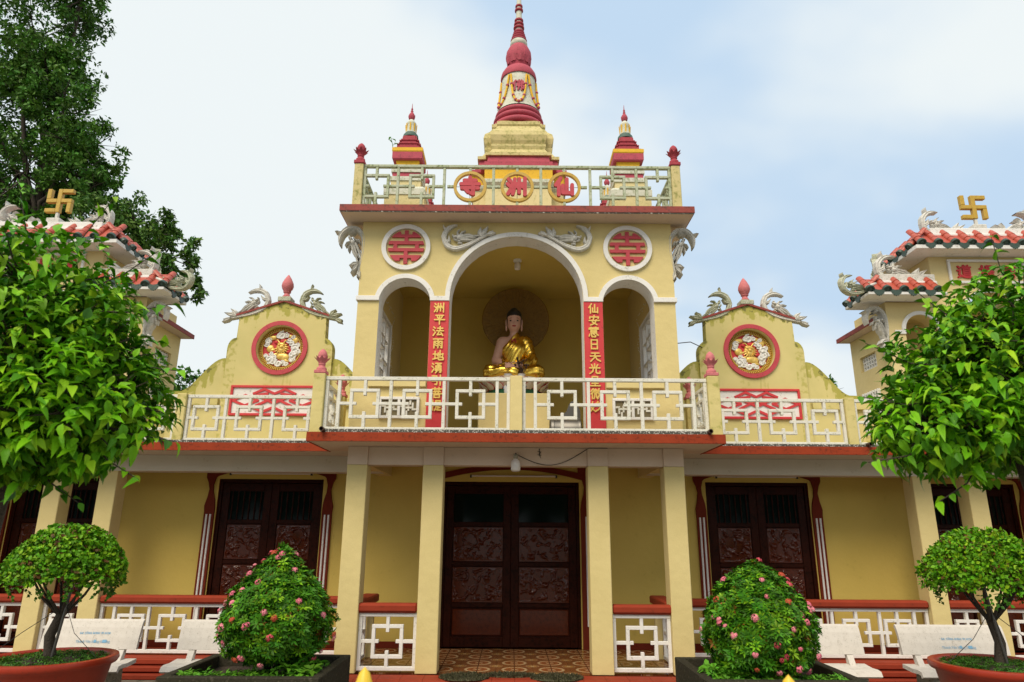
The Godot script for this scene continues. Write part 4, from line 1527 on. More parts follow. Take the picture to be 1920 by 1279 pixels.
	# painted surrounds of the side doors and of the main door
	for d in doors:
		var main: bool = d[0] > -2 and d[0] < 2
		for s in [-1.0, 1.0]:
			var e: float = d[1] if s > 0 else d[0]
			var g := MB.new()
			var poly := PackedVector2Array()
			for p in [[0.02, 0.27], [0.19, 0.27], [0.19, 2.42], [0.20, 2.52], [0.165, 2.66], [0.145, 2.80], [0.175, 2.92], [0.215, 3.0], [0.215, 3.25], [-0.02, 3.25], [-0.02, 3.07], [0.055, 3.0], [0.085, 2.88], [0.075, 2.76], [0.035, 2.62], [0.02, 2.5]]:
				poly.append(Vector2(e + s * p[0], p[1]))
			g.extrude(poly, -12.2, -12.16)
			var pil := part(h, "pilaster", g.mesh(), M.maroon)
			for x in ([0.115] if main else [0.075, 0.14]):
				var stripe := MB.new()
				stripe.tube([Vector3(e + s * x, 0.62, -12.16), Vector3(e + s * x, 2.38, -12.16)], [0.017, 0.017], 8)
				part(pil, "stripe", stripe.mesh(), M.white)
		# low arch over the opening
		var cx: float = (d[0] + d[1]) / 2
		var half: float = (d[1] - d[0]) / 2 + 0.1
		var arch := MB.new()
		var poly2 := PackedVector2Array()
		for k in 17:
			var t := -1.0 + k / 8.0
			poly2.append(Vector2(cx + t * half, d[2] + 0.02 + 0.19 * (1.0 - t * t)))
		for k in 17:
			var t := 1.0 - k / 8.0
			poly2.append(Vector2(cx + t * half, d[2] + 0.13 + 0.17 * (1.0 - t * t)))
		arch.extrude(poly2, -12.2, -12.165)
		part(h, "door_arch", arch.mesh(), M.maroon)

func carved_panel(w: float, hgt: float, sd: int) -> ArrayMesh:
	var f := FastNoiseLite.new()
	f.seed = sd
	f.frequency = 3.2
	f.fractal_octaves = 3
	f.domain_warp_enabled = true
	f.domain_warp_amplitude = 0.16
	f.domain_warp_frequency = 3.0
	var nx := int(w / 0.013)
	var ny := int(hgt / 0.013)
	var b := MB.new()
	var H := func(i: int, j: int) -> Vector3:
		var x := w * (float(i) / nx - 0.5)
		var y := hgt * (float(j) / ny - 0.5)
		var e := minf(minf(i, nx - i) / 4.0, minf(j, ny - j) / 4.0)
		var n := f.get_noise_2d(x, y)
		var z := 0.050 * pow(clampf(1.0 - absf(n) * 2.2, 0, 1), 1.5) - 0.016
		z += 0.014 * sin(x * 30.0 + sin(y * 19.0 + sd) * 2.5) * sin(y * 21.0 + sd)
		return Vector3(x, y, z * smoothstep(0.0, 1.0, e))
	var P := []
	for i in nx + 1:
		for j in ny + 1:
			P.append(H.call(i, j))
	var N := []
	for i in nx + 1:
		for j in ny + 1:
			var dx: Vector3 = P[mini(i + 1, nx) * (ny + 1) + j] - P[maxi(i - 1, 0) * (ny + 1) + j]
			var dy: Vector3 = P[i * (ny + 1) + mini(j + 1, ny)] - P[i * (ny + 1) + maxi(j - 1, 0)]
			N.append(dx.cross(dy).normalized())
	for i in nx:
		for j in ny:
			var k := [i * (ny + 1) + j, (i + 1) * (ny + 1) + j, (i + 1) * (ny + 1) + j + 1, i * (ny + 1) + j + 1]
			b.squad(P[k[0]], P[k[1]], P[k[2]], P[k[3]], N[k[0]], N[k[1]], N[k[2]], N[k[3]])
	return b.mesh()

func door(h: Node, x0: float, x1: float, y0: float, y1: float) -> void:
	var zf := -12.28
	var wide := x1 - x0 > 2.0
	# frame
	bpart(h, "door_frame", M.wood, x0, x0 + 0.05, y0, y1, -12.44, zf + 0.04)
	bpart(h, "door_frame", M.wood, x1 - 0.05, x1, y0, y1, -12.44, zf + 0.04)
	bpart(h, "door_frame", M.wood, x0 + 0.05, x1 - 0.05, y1 - 0.06, y1, -12.44, zf + 0.038)
	var mid := (x0 + x1) / 2
	for s in [0, 1]:
		var a := x0 + 0.052 if s == 0 else mid + 0.002
		var b := mid - 0.002 if s == 0 else x1 - 0.052
		var top := y1 - 0.062
		var leaf := bpart(h, "door_leaf", M.wood, a, b, y0 + 0.004, top, zf - 0.06, zf - 0.02, 0.004)
		var c := leaf.position
		var add := func(called: String, mat: Material, xa: float, xb: float, ya: float, yb: float, za: float, zb: float, ch := 0.006) -> void:
			bpart(leaf, called, mat, xa - c.x, xb - c.x, ya - c.y, yb - c.y, za - c.z, zb - c.z, ch)
		var st := 0.13
		var H := top - y0
		var rows := [0.06, 0.235, 0.265, 0.485, 0.515, 0.735, 0.765, 0.945]
		add.call("stile", M.wood, a, a + st, y0 + 0.006, top - 0.002, zf - 0.019, zf + 0.012)
		add.call("stile", M.wood, b - st, b, y0 + 0.006, top - 0.002, zf - 0.019, zf + 0.012)
		var rails := [[0.0, rows[0]], [rows[1], rows[2]], [rows[3], rows[4]], [rows[5], rows[6]], [rows[7], 1.0]]
		for r in rails:
			add.call("cross_rail", M.wood, a + st, b - st, y0 + 0.008 + H * r[0], minf(y0 + H * r[1], top - 0.004), zf - 0.019, zf + 0.009)
		for k in 4:
			var ya: float = y0 + H * rows[k * 2]
			var yb: float = y0 + H * rows[k * 2 + 1]
			var cx := (a + b) / 2
			if k == 0:
				add.call("panel", M.carved, a + st + 0.02, b - st - 0.02, ya + 0.03, yb - 0.02, zf - 0.0195, zf + 0.004, 0.014)
			elif k == 3:
				add.call("pane", M.glass, a + st, b - st, ya, yb, zf - 0.0195, zf - 0.012, 0.0)
				if not wide:
					for q in 6:
						var gx := lerpf(a + st, b - st, (q + 0.5) / 6)
						var sp := MB.new()
						sp.lathe([Vector2(0.0, ya), Vector2(0.013, ya), Vector2(0.009, ya + 0.1), Vector2(0.018, ya + 0.16), Vector2(0.009, ya + 0.22), Vector2(0.009, yb - 0.2), Vector2(0.017, yb - 0.12), Vector2(0.010, yb)], 8, Vector3(gx, 0, zf))
						part(leaf, "spindle", sp.mesh(), M.wood, -c)
			else:
				add.call("panel_frame", M.carved, a + st + 0.004, b - st - 0.004, ya + 0.004, yb - 0.004, zf - 0.0195, zf - 0.004, 0.006)
				part(leaf, "carved_panel", carved_panel(b - a - 2 * st - 0.03, yb - ya - 0.05, 11 * k + 5 * s + int(x0 * 10) % 7), M.carved, Vector3(cx, (ya + yb) / 2, zf - 0.002) - c)

func build_pavilion() -> void:
	var p := thing("balcony_pavilion", "yellow upper pavilion with three arches above the main entrance", "building")
	var big := [-1.03, 1.03, TERRACE, 5.58, true]
	var w := holed_wall(-2.45, 2.45, TERRACE, 6.86, -10.0, -10.34, [big, [-2.12, -1.33, 4.29, 5.50, true], [1.33, 2.12, 4.29, 5.50, true]])
	part(p, "front_wall", w[0], M.wall)
	for k in range(1, w.size()):
		part(p, "arch_reveal", w[k], M.white)
	part(p, "arch_trim", arc_band(Vector2(0, 5.58), 1.032, 1.105, -9.999, -9.965, 0.0, PI, 32), M.white)
	for s in [-1.0, 1.0]:
		part(p, "arch_trim", arc_band(Vector2(s * 1.725, 5.50), 0.397, 0.47, -9.999, -9.967, 0.19, PI - 0.19, 24), M.white)
		bpart(p, "trim_band", M.white, s * 2.115, s * 2.452, 5.53, 5.605, -9.999, -9.962, 0.004)
		bpart(p, "trim_band", M.white, s * 1.032, s * 1.335, 5.53, 5.605, -9.999, -9.964, 0.004)
		bpart(p, "trim_band", M.white, s * 2.451, s * 2.475, 5.532, 5.603, -12.9, -9.963, 0.004)
		# ledge under the side arch
		bpart(p, "sill", M.wall, s * 1.34, s * 2.20, 4.17, 4.288, -10.02, -9.94, 0.006)
		# framed vent blocks; a dark plate paints the shade inside their holes
		var x = s * 1.725
		bpart(p, "vent_shade_plate", M.vent_shade, x - 0.262, x + 0.262, 3.741, 3.979, -9.9995, -9.985, 0.0)
		for e in [[-0.30, 0.30, 3.98, 4.02], [-0.30, 0.30, 3.70, 3.74], [-0.30, -0.26, 3.741, 3.979], [0.26, 0.30, 3.741, 3.979], [-0.02, 0.02, 3.741, 3.979]]:
			bpart(p, "vent_frame", M.white, x + e[0], x + e[1], e[2], e[3], -9.999, -9.955, 0.004)
		for q in [-0.14, 0.14]:
			for e in [[-0.119, -0.05, 0.012, 0.040], [0.05, 0.119, -0.040, -0.012], [-0.040, -0.012, -0.117, -0.045], [0.012, 0.040, 0.045, 0.117], [-0.075, -0.05, -0.075, 0.011], [0.05, 0.075, -0.011, 0.075], [-0.049, 0.049, -0.014, 0.014], [-0.013, 0.013, 0.015, 0.049], [-0.013, 0.013, -0.049, -0.015]]:
				bpart(p, "vent_bar", M.rail, x + q + e[0], x + q + e[1], 3.86 + e[2], 3.86 + e[3], -9.999, -9.972, 0.002)
		# side wall with its lattice window
		var xf := Transform3D(Basis(Vector3.UP, PI / 2), Vector3.ZERO)
		var x1 = s * 2.45
		var x0 = s * 2.25
		var sw := holed_wall(10.342, 13.0, TERRACE, 6.86, x1, x0, [[10.75, 11.95, 4.25, 5.72, false]], xf)
		part(p, "side_wall", sw[0], M.wall)
		part(p, "window_reveal", sw[1], M.white)
		var xm = s * 2.35
		for e in [[10.752, 10.80, 4.252, 5.718], [11.90, 11.948, 4.252, 5.718], [10.801, 11.899, 5.67, 5.717], [10.801, 11.899, 4.253, 4.30], [11.09, 11.135, 4.301, 4.75], [11.56, 11.605, 4.301, 4.75], [11.09, 11.135, 5.22, 5.669], [11.56, 11.605, 5.22, 5.669], [10.801, 11.30, 4.96, 5.005], [11.40, 11.899, 4.96, 5.005], [11.09, 11.605, 4.751, 4.796], [11.09, 11.605, 5.174, 5.219], [11.325, 11.37, 4.45, 4.75], [11.325, 11.37, 5.22, 5.52], [11.14, 11.55, 4.56, 4.60], [11.14, 11.55, 5.37, 5.41], [10.85, 11.085, 4.60, 4.64], [11.61, 11.85, 4.60, 4.64], [10.85, 11.085, 5.33, 5.37], [11.61, 11.85, 5.33, 5.37], [11.10, 11.14, 4.80, 5.17], [11.555, 11.595, 4.80, 5.17]]:
			bpart(p, "lattice_bar", M.white, xm - 0.055, xm + 0.055, e[2], e[3], -e[1], -e[0], 0.003)
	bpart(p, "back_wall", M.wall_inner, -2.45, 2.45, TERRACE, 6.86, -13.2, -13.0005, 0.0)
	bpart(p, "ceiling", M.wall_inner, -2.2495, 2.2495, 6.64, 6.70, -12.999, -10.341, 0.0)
	# flat roof
	bpart(p, "roof_slab", M.pale, -2.73, 2.73, 6.862, 6.975, -13.4, -9.652, 0.0)
	bpart(p, "fascia", M.fascia_top, -2.75, 2.75, 6.875, 6.985, -9.65, -9.63, 0.004)
	bpart(p, "grime_line", M.grime, -2.74, 2.74, 6.858, 6.874, -9.651, -9.636, 0.002)
	for s in [-1.0, 1.0]:
		bpart(p, "fascia", M.fascia_top, s * 2.731, s * 2.751, 6.874, 6.984, -13.4, -9.651, 0.004)
	# round plaques with the good-fortune sign
	for s in [-1.0, 1.0]:
		var t := thing("round_plaque", "white ringed plaque with red fortune sign above the %s side arch" % ("left" if s < 0 else "right"), "plaque", Vector3(s * 1.745, 6.42, -10.0), "round fortune plaques on the pavilion front")
		part(t, "ring", arc_band(Vector2.ZERO, 0.315, 0.385, 0.001, 0.045, 0.0, TAU, 40), M.white)
		var disc := PackedVector2Array()
		for k in 40:
			disc.append(Vector2(cos(TAU * k / 40), sin(TAU * k / 40)) * 0.285)
		var rows := [[[-0.03, 0.03, 0.10, 0.29], [-0.29, 0.29, 0.165, 0.215], [-0.285, -0.09, 0.216, 0.26], [0.09, 0.285, 0.216, 0.26]], [[-0.29, 0.29, 0.045, 0.10]], [[-0.20, -0.14, -0.02, 0.044], [0.14, 0.20, -0.02, 0.044]], [[-0.29, 0.29, -0.075, -0.021]], [[-0.03, 0.03, -0.29, -0.076], [-0.29, 0.29, -0.19, -0.14], [-0.285, -0.09, -0.235, -0.191], [0.09, 0.285, -0.235, -0.191]]]
		var g := MB.new()
		var k2 := 0
		for grp in rows:
			for e in grp:
				for poly in Geometry2D.intersect_polygons(PackedVector2Array([Vector2(e[0], e[2]), Vector2(e[1], e[2]), Vector2(e[1], e[3]), Vector2(e[0], e[3])]), disc):
					g.extrude(poly, 0.001, 0.030 + 0.0007 * k2, false)
				k2 += 1
		part(t, "sign", g.mesh(), M.rosered)
	# scrolls between the arches, brackets at the corners
	boxes["scroll"] = scroll_mesh(0.10, 4)
	boxes["scroll_m"] = scroll_mesh(0.10, 4, true)
	for s in [-1.0, 1.0]:
		var side: String = "left" if s < 0 else "right"
		scroll(M.ornament, "white dragon scroll relief on the yellow wall, %s of the big arch's crown" % side, "dragon scrolls over the big arch", Vector3(s * 1.16, 6.36, -9.96), -s, 0.0, Vector3(0.80, 0.86, 0.8))
		scroll(M.ornament, "white carved scroll bracket under the roof at the pavilion's %s corner" % side, "scroll brackets under the pavilion roof", Vector3(s * 2.50, 6.85, -10.08), s, -112.0, Vector3(0.84, 0.88, 1.8))

# a dragon scroll: hand = 1 as cast (loop left, leaf right), -1 mirrored; turned by deg in its own plane, then scaled, then yawed
func scroll(mat: Material, label: String, group: String, at: Vector3, hand: float, deg: float, size: Vector3, yaw := 0.0) -> void:
	var bas := Basis(Vector3.UP, yaw) * Basis.from_scale(size) * Basis(Vector3.BACK, deg_to_rad(deg) * hand)
	solo("dragon_scroll", boxes["scroll" if hand > 0 else "scroll_m"], mat, label, "ornament", at, group, bas)

func build_stupas() -> void:
	var c := Vector3(0.03, 0, -11.6)
	var t := thing("central_stupa", "tall tapering stupa spire with pink rings and lotus ball on the roof", "stupa", c)
	part(t, "base", cross_tier([[0.80, 6.976], [0.80, 7.95]], 0.28), M.stupa_cream)
	part(t, "yellow_band", cross_tier([[0.83, 8.06], [0.83, 8.29]], 0.28), M.stupa_yellow)
	part(t, "base_course", cross_tier([[0.80, 7.951], [0.86, 8.0], [0.86, 8.06]], 0.28), M.stupa_white)
	part(t, "red_course", cross_tier([[0.86, 8.291], [0.86, 8.34], [0.78, 8.345], [0.78, 8.45], [0.72, 8.46], [0.70, 8.60]], 0.22), M.stupa_pink)
	part(t, "tier", cross_tier([[0.74, 8.601], [0.74, 8.66], [0.66, 8.70], [0.60, 8.80], [0.62, 8.86], [0.62, 8.90]], 0.2), M.stupa_tan)
	part(t, "tier", cross_tier([[0.58, 8.901], [0.62, 8.98], [0.645, 9.08], [0.62, 9.18], [0.54, 9.26], [0.48, 9.36], [0.50, 9.39], [0.50, 9.45], [0.44, 9.46], [0.44, 9.50]], 0.2), M.stupa_tan)
	var rings := []
	for e in [[0.50, 9.56, 0.06], [0.475, 9.70, 0.06], [0.445, 9.83, 0.055]]:
		for k in 9:
			var a := -PI / 2 + PI * k / 8
			rings.append(Vector2(e[0] - 0.06 + cos(a) * e[2] * 1.2, e[1] + sin(a) * e[2]))
	part(t, "ring_base", lathed([Vector2(0.0, 9.47), Vector2(0.49, 9.47)] + rings + [Vector2(0.40, 9.90)], 36), M.stupa_pink)
	part(t, "bell", lathed([Vector2(0.425, 9.895), Vector2(0.405, 9.98), Vector2(0.365, 10.14), Vector2(0.34, 10.32), Vector2(0.328, 10.52), Vector2(0.325, 10.68), Vector2(0.30, 10.72)], 36), M.stupa_white)
	# garlands round the bell
	var rad := func(y: float) -> float: return 0.325 + 0.085 * pow(clampf((10.70 - y) / 0.75, 0, 1), 1.7) + 0.012
	for q in 6:
		var ctr := PI / 2 + TAU * q / 6
		var pts := []
		for k in 15:
			var u := -1.0 + k / 7.0
			var y := 10.62 - 0.60 * (1.0 - pow(absf(u), 3.0)) - 0.08 * (1.0 - absf(u))
			var an := ctr + u * 0.46
			pts.append(Vector3(cos(an) * rad.call(y), y, sin(an) * rad.call(y)))
		var gr := []
		for k in 15:
			gr.append(0.022)
		var m := MB.new()
		m.tube(pts, gr, 6)
		var gl := part(t, "garland", m.mesh(), M.stupa_yellow)
		var d := MB.new()
		for k in [1, 3, 5, 7, 9, 11, 13]:
			d.lump(pts[k], Vector3.ONE * 0.033, Basis(), 8, 6)
		part(gl, "rosettes", d.mesh(), M.stupa_pink)
	var fo := part(t, "character", glyph("fo", 0.24, 7.0, 0.03), M.stupa_pink, Vector3(0, 10.34, 0.335), Basis(Vector3.RIGHT, -0.08))
	fo.set_meta("label", "pink raised character on the bell of the spire")
	part(t, "collar", lathed([Vector2(0.30, 10.69), Vector2(0.345, 10.67), Vector2(0.355, 10.70), Vector2(0.335, 10.80), Vector2(0.29, 10.88), Vector2(0.22, 10.92), Vector2(0.19, 10.97)], 32), M.stupa_pink)
	var cl := MB.new()
	for k in 18:
		petal_mesh(cl, Vector3(0, 10.90, 0), TAU * k / 18, 0.055, -0.24, 0.25, 0.085, 0.02)
	part(t, "collar_petals", cl.mesh(), M.stupa_pink)
	var ball := MB.new()
	ball.lathe([Vector2(0.19, 10.97), Vector2(0.20, 11.0), Vector2(0.235, 11.08), Vector2(0.255, 11.20), Vector2(0.245, 11.32), Vector2(0.20, 11.42), Vector2(0.15, 11.48)], 24)
	for row in 3:
		for k in 9:
			petal_mesh(ball, Vector3(0, 11.02 + 0.12 * row, 0), TAU * (k + 0.5 * row) / 9, 0.085, 0.20, 0.232 + [0.0, 0.018, -0.012][row], 0.022, [-0.012, -0.04, -0.10][row])
	part(t, "lotus_ball", ball.mesh(), M.stupa_pink)
	part(t, "neck", lathed([Vector2(0.15, 11.47), Vector2(0.175, 11.50), Vector2(0.17, 11.56), Vector2(0.15, 11.60)], 24), M.stupa_white)
	var pr := []
	for k in 4:
		var r := 0.165 - 0.018 * k
		var y := 11.59 + 0.068 * k
		pr.append_array([Vector2(r - 0.02, y), Vector2(r, y + 0.015), Vector2(r, y + 0.035), Vector2(r - 0.025, y + 0.05)])
	part(t, "disc_stack", lathed(pr + [Vector2(0.08, 11.87)], 24), M.stupa_pink)
	part(t, "shaft", lathed([Vector2(0.075, 11.86), Vector2(0.06, 12.2), Vector2(0.045, 12.7), Vector2(0.03, 13.0), Vector2(0.0, 13.05)], 14), M.stupa_white)
	for e in [[0.11, 11.93], [0.10, 12.02], [0.09, 12.11], [0.085, 12.36], [0.075, 12.46], [0.065, 12.72]]:
		part(t, "shaft_ring", lathed([Vector2(e[0] * 0.6, e[1] - 0.035), Vector2(e[0], e[1] - 0.015), Vector2(e[0], e[1] + 0.015), Vector2(e[0] * 0.6, e[1] + 0.035)], 16), M.lotus_dark)
	# four small ones at the roof corners
	var spots := [[-1.87, -10.6, "front left"], [1.90, -10.6, "front right"], [-1.87, -12.9, "rear left"], [1.90, -12.9, "rear right"]]
	for e in spots:
		var s := thing("corner_stupa", "small red and yellow corner stupa at the %s of the pavilion roof" % e[2], "stupa", Vector3(e[0], 0, e[1]), "corner stupas on the pavilion roof")
		part(s, "base", square_tier([[0.36, 6.976], [0.36, 7.30], [0.33, 7.31], [0.33, 7.49]]), M.stupa_cream)
		part(s, "course", square_tier([[0.345, 7.491], [0.345, 7.60], [0.29, 7.66], [0.27, 7.665]]), M.stupa_white)
		part(s, "dado", square_tier([[0.25, 7.664], [0.25, 7.79]]), M.stupa_cream)
		part(s, "course", square_tier([[0.27, 7.791], [0.27, 7.865]]), M.stupa_white)
		part(s, "red_band", square_tier([[0.235, 7.866], [0.235, 7.955]]), M.stupa_pink)
		part(s, "course", square_tier([[0.255, 7.956], [0.255, 8.09]]), M.stupa_white)
		part(s, "yellow_neck", square_tier([[0.19, 8.091], [0.185, 8.14], [0.20, 8.20]]), M.stupa_yellow)
		part(s, "cornice", square_tier([[0.24, 8.201], [0.255, 8.22], [0.255, 8.34]]), M.stupa_pink)
		part(s, "yellow_band", square_tier([[0.25, 8.341], [0.262, 8.36], [0.262, 8.42], [0.24, 8.425]]), M.stupa_yellow)
		part(s, "steps", cross_tier([[0.235, 8.426], [0.235, 8.47], [0.19, 8.475], [0.19, 8.53], [0.205, 8.535], [0.205, 8.555], [0.155, 8.56], [0.155, 8.62], [0.17, 8.625], [0.17, 8.645], [0.13, 8.65], [0.12, 8.74]], 0.2), M.lotus_dark)
		part(s, "green_ring", lathed([Vector2(0.09, 8.74), Vector2(0.135, 8.75), Vector2(0.13, 8.80), Vector2(0.10, 8.84), Vector2(0.09, 8.85)], 20), M.stupa_green)
		part(s, "bell", lathed([Vector2(0.098, 8.845), Vector2(0.09, 8.93), Vector2(0.085, 9.03), Vector2(0.088, 9.045), Vector2(0.055, 9.10), Vector2(0.03, 9.13)], 20), M.stupa_white)
		for k in 8:
			var a := TAU * k / 8
			bpart(s, "bell_rib", M.stupa_yellow, -0.012, 0.012, 8.85, 9.02, 0.0, 0.012, 0.003).transform = Transform3D(Basis(Vector3.UP, a) * Basis(Vector3.RIGHT, 0.06), Vector3(sin(a) * 0.094, 8.935, cos(a) * 0.094))
		var bud := MB.new()
		bud.lathe([Vector2(0.028, 9.12), Vector2(0.055, 9.16), Vector2(0.06, 9.20), Vector2(0.04, 9.25), Vector2(0.02, 9.28), Vector2(0.0, 9.285)], 14)
		for k in 6:
			petal_mesh(bud, Vector3(0, 9.13, 0), TAU * k / 6, 0.028, 0.10, 0.045, 0.022, -0.01)
		part(s, "bud", bud.mesh(), M.stupa_pink)
		part(s, "spike", lathed([Vector2(0.018, 9.27), Vector2(0.026, 9.30), Vector2(0.014, 9.32), Vector2(0.02, 9.345), Vector2(0.008, 9.37), Vector2(0.003, 9.46), Vector2(0.0, 9.462)], 10), M.lotus_dark)

# gable wall with a dragon roundel between the pavilion and a tower
func build_gable(s: float) -> void:
	var side: String = "left" if s < 0 else "right"
	var cx := s * 4.19
	var t := thing("gable_wall", "shaped yellow gable wall with moss stains, between pavilion and %s tower" % side, "wall", Vector3(cx, 0, -11.8), "shaped gable walls on the terrace")
	# half outline of the raised middle, then of the curved shoulder
	var mid := PackedVector2Array([Vector2(0, 6.10), Vector2(0.78, 5.84), Vector2(0.79, 5.43)])
	for k in 7:
		var a := PI / 2 - PI / 2 * k / 6
		mid.append(Vector2(0.80 + 0.135 * cos(a), 5.22 + 0.20 * sin(a)))
	mid.append(Vector2(0.935, TERRACE))
	var full := PackedVector2Array()
	for p in mid:
		full.append(p)
	for i in range(mid.size() - 1, 0, -1):
		full.append(Vector2(-mid[i].x, mid[i].y))
	var wing := PackedVector2Array([Vector2(0.93, TERRACE), Vector2(0.93, 5.04)])
	for k in 13:
		var f := k / 12.0
		wing.append(Vector2(0.97 + 0.70 * f, 5.06 - 0.60 * (f * f * (3.0 - 2.0 * f)) * (0.75 + 0.25 * f)))
	wing.append(Vector2(1.86, 4.455))
	wing.append(Vector2(1.86, TERRACE))
	var R := 0.415
	var b := MB.new()
	# front face with the round recess, cut as a ring of wedges between circle and outline
	var ctr := Vector2(0, 5.24)
	var ring := PackedVector2Array()
	for k in 40:
		ring.append(ctr + Vector2(cos(TAU * k / 40), sin(TAU * k / 40)) * R)
	var lowcut := PackedVector2Array([Vector2(-1.2, 5.24), Vector2(1.2, 5.24), Vector2(1.2, 3.0), Vector2(-1.2, 3.0)])
	for half in [Geometry2D.intersect_polygons(full, lowcut), Geometry2D.clip_polygons(full, lowcut)]:
		for pl in half:
			for q in Geometry2D.clip_polygons(pl, ring):
				b.extrude(q, -0.15, 0.05)
	var uvx := func(m: MB) -> void:
		for p in m.v:
			m.u.append(Vector2(p.x / 4.0 + 0.5, 1.0 - (p.y - TERRACE) / 2.8))
	uvx.call(b)
	var gm := gable_paint(mid, wing)
	part(t, "middle", b.mesh(), gm)
	for e in [-1.0, 1.0]:
		var g := MB.new()
		var q := PackedVector2Array()
		for p in wing:
			q.append(Vector2(p.x * e, p.y))
		g.extrude(q, -0.15, 0.0)
		uvx.call(g)
		part(t, "shoulder", g.mesh(), gm)
		# low parapet running on
		bpart(t, "parapet", M.wall_aged, e * 1.862, e * 2.22, TERRACE, 4.33, -0.14, -0.02, 0.006)
		bpart(t, "parapet_cap", M.wall_aged, e * 0.98, e * 2.24, 4.20, 4.335, 0.001, 0.07, 0.006)
		# red coping on the two slopes
		var c := MB.new()
		c.extrude(PackedVector2Array([Vector2(0, 6.102), Vector2(e * 0.83, 5.826), Vector2(e * 0.84, 5.86), Vector2(0, 6.14)]), -0.18, 0.08)
		part(t, "coping", c.mesh(), M.fascia_top)
	# the roundel: red ring, recess, gold rim, clouds and dragon in relief
	var r := thing("dragon_roundel", "red ringed roundel with golden dragon among white clouds on the %s gable" % side, "ornament", Vector3(cx, 5.24, -11.8), "dragon roundels on the gables")
	part(r, "outer_ring", arc_band(Vector2.ZERO, 0.417, 0.495, 0.051, 0.085, 0.0, TAU, 44), M.rosered)
	var cyl := MB.new()
	for k in 44:
		var a0 := TAU * k / 44
		var a1 := TAU * (k + 1) / 44
		cyl.quad(Vector3(cos(a0), sin(a0), 0) * 0.4135 + Vector3(0, 0, 0.08), Vector3(cos(a1), sin(a1), 0) * 0.4135 + Vector3(0, 0, 0.08), Vector3(cos(a1), sin(a1), 0) * 0.4125 + Vector3(0, 0, -0.1), Vector3(cos(a0), sin(a0), 0) * 0.4125 + Vector3(0, 0, -0.1), -Vector3(cos(a0), sin(a0), 0))
	part(r, "recess", cyl.mesh(), M.wall)
	var back := MB.new()
	var disc := PackedVector2Array()
	for k in 44:
		disc.append(Vector2(cos(TAU * k / 44), sin(TAU * k / 44)) * 0.4115)
	back.extrude(disc, -0.10, -0.055)
	part(r, "ground", back.mesh(), M.couplet)
	var rim := MB.new()
	for k in 72:
		var a := TAU * k / 72
		rim.lump(Vector3(cos(a) * 0.375, sin(a) * 0.375, -0.04), Vector3(0.020, 0.012, 0.016), Basis(Vector3.BACK, a), 6, 4)
	rim.xf = Transform3D()
	part(r, "beaded_rim", rim.mesh(), M.gilt)
	part(r, "rim", arc_band(Vector2.ZERO, 0.335, 0.355, -0.054, -0.03, 0.0, TAU, 44), M.gold_paint)
	part(r, "rim", arc_band(Vector2.ZERO, 0.394, 0.409, -0.054, -0.03, 0.0, TAU, 44), M.gold_paint)
	var rr := RandomNumberGenerator.new()
	rr.seed = 77
	# cloud curls [x, y, size] as seen, then the dragon's gold masses
	for e in [[0.0, 0.25, 0.075], [0.085, 0.255, 0.05], [-0.06, 0.235, 0.055], [-0.24, 0.14, 0.06], [-0.26, 0.09, 0.05], [0.13, 0.16, 0.05], [0.17, 0.12, 0.05], [0.2, 0.23, 0.04], [0.23, 0.03, 0.075], [0.25, -0.06, 0.08], [0.20, -0.11, 0.07], [0.285, 0.08, 0.05], [0.20, -0.20, 0.055], [-0.27, -0.13, 0.045], [-0.20, -0.19, 0.07], [-0.14, -0.15, 0.055], [-0.12, -0.22, 0.06], [-0.03, -0.265, 0.065], [0.04, -0.25, 0.05], [0.11, -0.27, 0.045], [-0.17, -0.08, 0.04]]:
		var m := MB.new()
		m.lump(Vector3(0, 0, 0), Vector3(e[2] * 0.85, e[2] * 0.75, 0.02), Basis(), 10, 6)
		var pts := []
		var rads := []
		var a0 := rr.randf_range(0, TAU)
		for k in 14:
			var a := a0 + k * 0.62
			var q: float = e[2] * (1.0 - k / 15.0)
			pts.append(Vector3(cos(a) * q, sin(a) * q, 0.008 + 0.018 * k / 14.0))
			rads.append(e[2] * 0.19)
		m.tube(pts, rads, 6)
		part(r, "cloud_curl", m.mesh(), M.white, Vector3(e[0], e[1], -0.045), Basis.from_scale(Vector3(1.15, 1.15, 1.2)))
	var d := MB.new()
	for e in [[0.0, 0.03, 0.085, 0.075, 0.05], [0.0, 0.085, 0.075, 0.035, 0.05], [0.0, -0.02, 0.055, 0.06, 0.055], [-0.04, 0.07, 0.025, 0.022, 0.075], [0.04, 0.07, 0.025, 0.022, 0.075], [0.0, 0.03, 0.035, 0.03, 0.085], [0.02, -0.13, 0.09, 0.055, 0.04], [0.07, -0.15, 0.07, 0.06, 0.04], [-0.20, 0.01, 0.06, 0.06, 0.04], [-0.16, -0.02, 0.05, 0.03, 0.04], [-0.18, 0.21, 0.07, 0.04, 0.03], [0.23, 0.17, 0.05, 0.05, 0.025], [0.14, 0.24, 0.035, 0.03, 0.025], [-0.10, -0.10, 0.07, 0.025, 0.03], [0.10, -0.21, 0.05, 0.022, 0.035]]:
		d.lump(Vector3(e[0], e[1], -0.045), Vector3(e[2] * 1.2, e[3] * 1.2, e[4] * 0.8), Basis(Vector3.BACK, rr.randf_range(-0.3, 0.3)), 9, 6)
	for k in 13:
		var a := -2.6 + k * 0.43 - 0.5
		d.tube([Vector3(cos(a) * 0.07, sin(a) * 0.07 + 0.01, -0.02), Vector3(cos(a) * 0.14, sin(a) * 0.12 + 0.0, -0.03)], [0.018, 0.004], 5)
	for e in [-1.0, 1.0]:
		d.tube([Vector3(e * 0.03, 0.10, -0.02), Vector3(e * 0.07, 0.16, -0.02), Vector3(e * 0.12, 0.17, -0.03)], [0.016, 0.012, 0.004], 5)
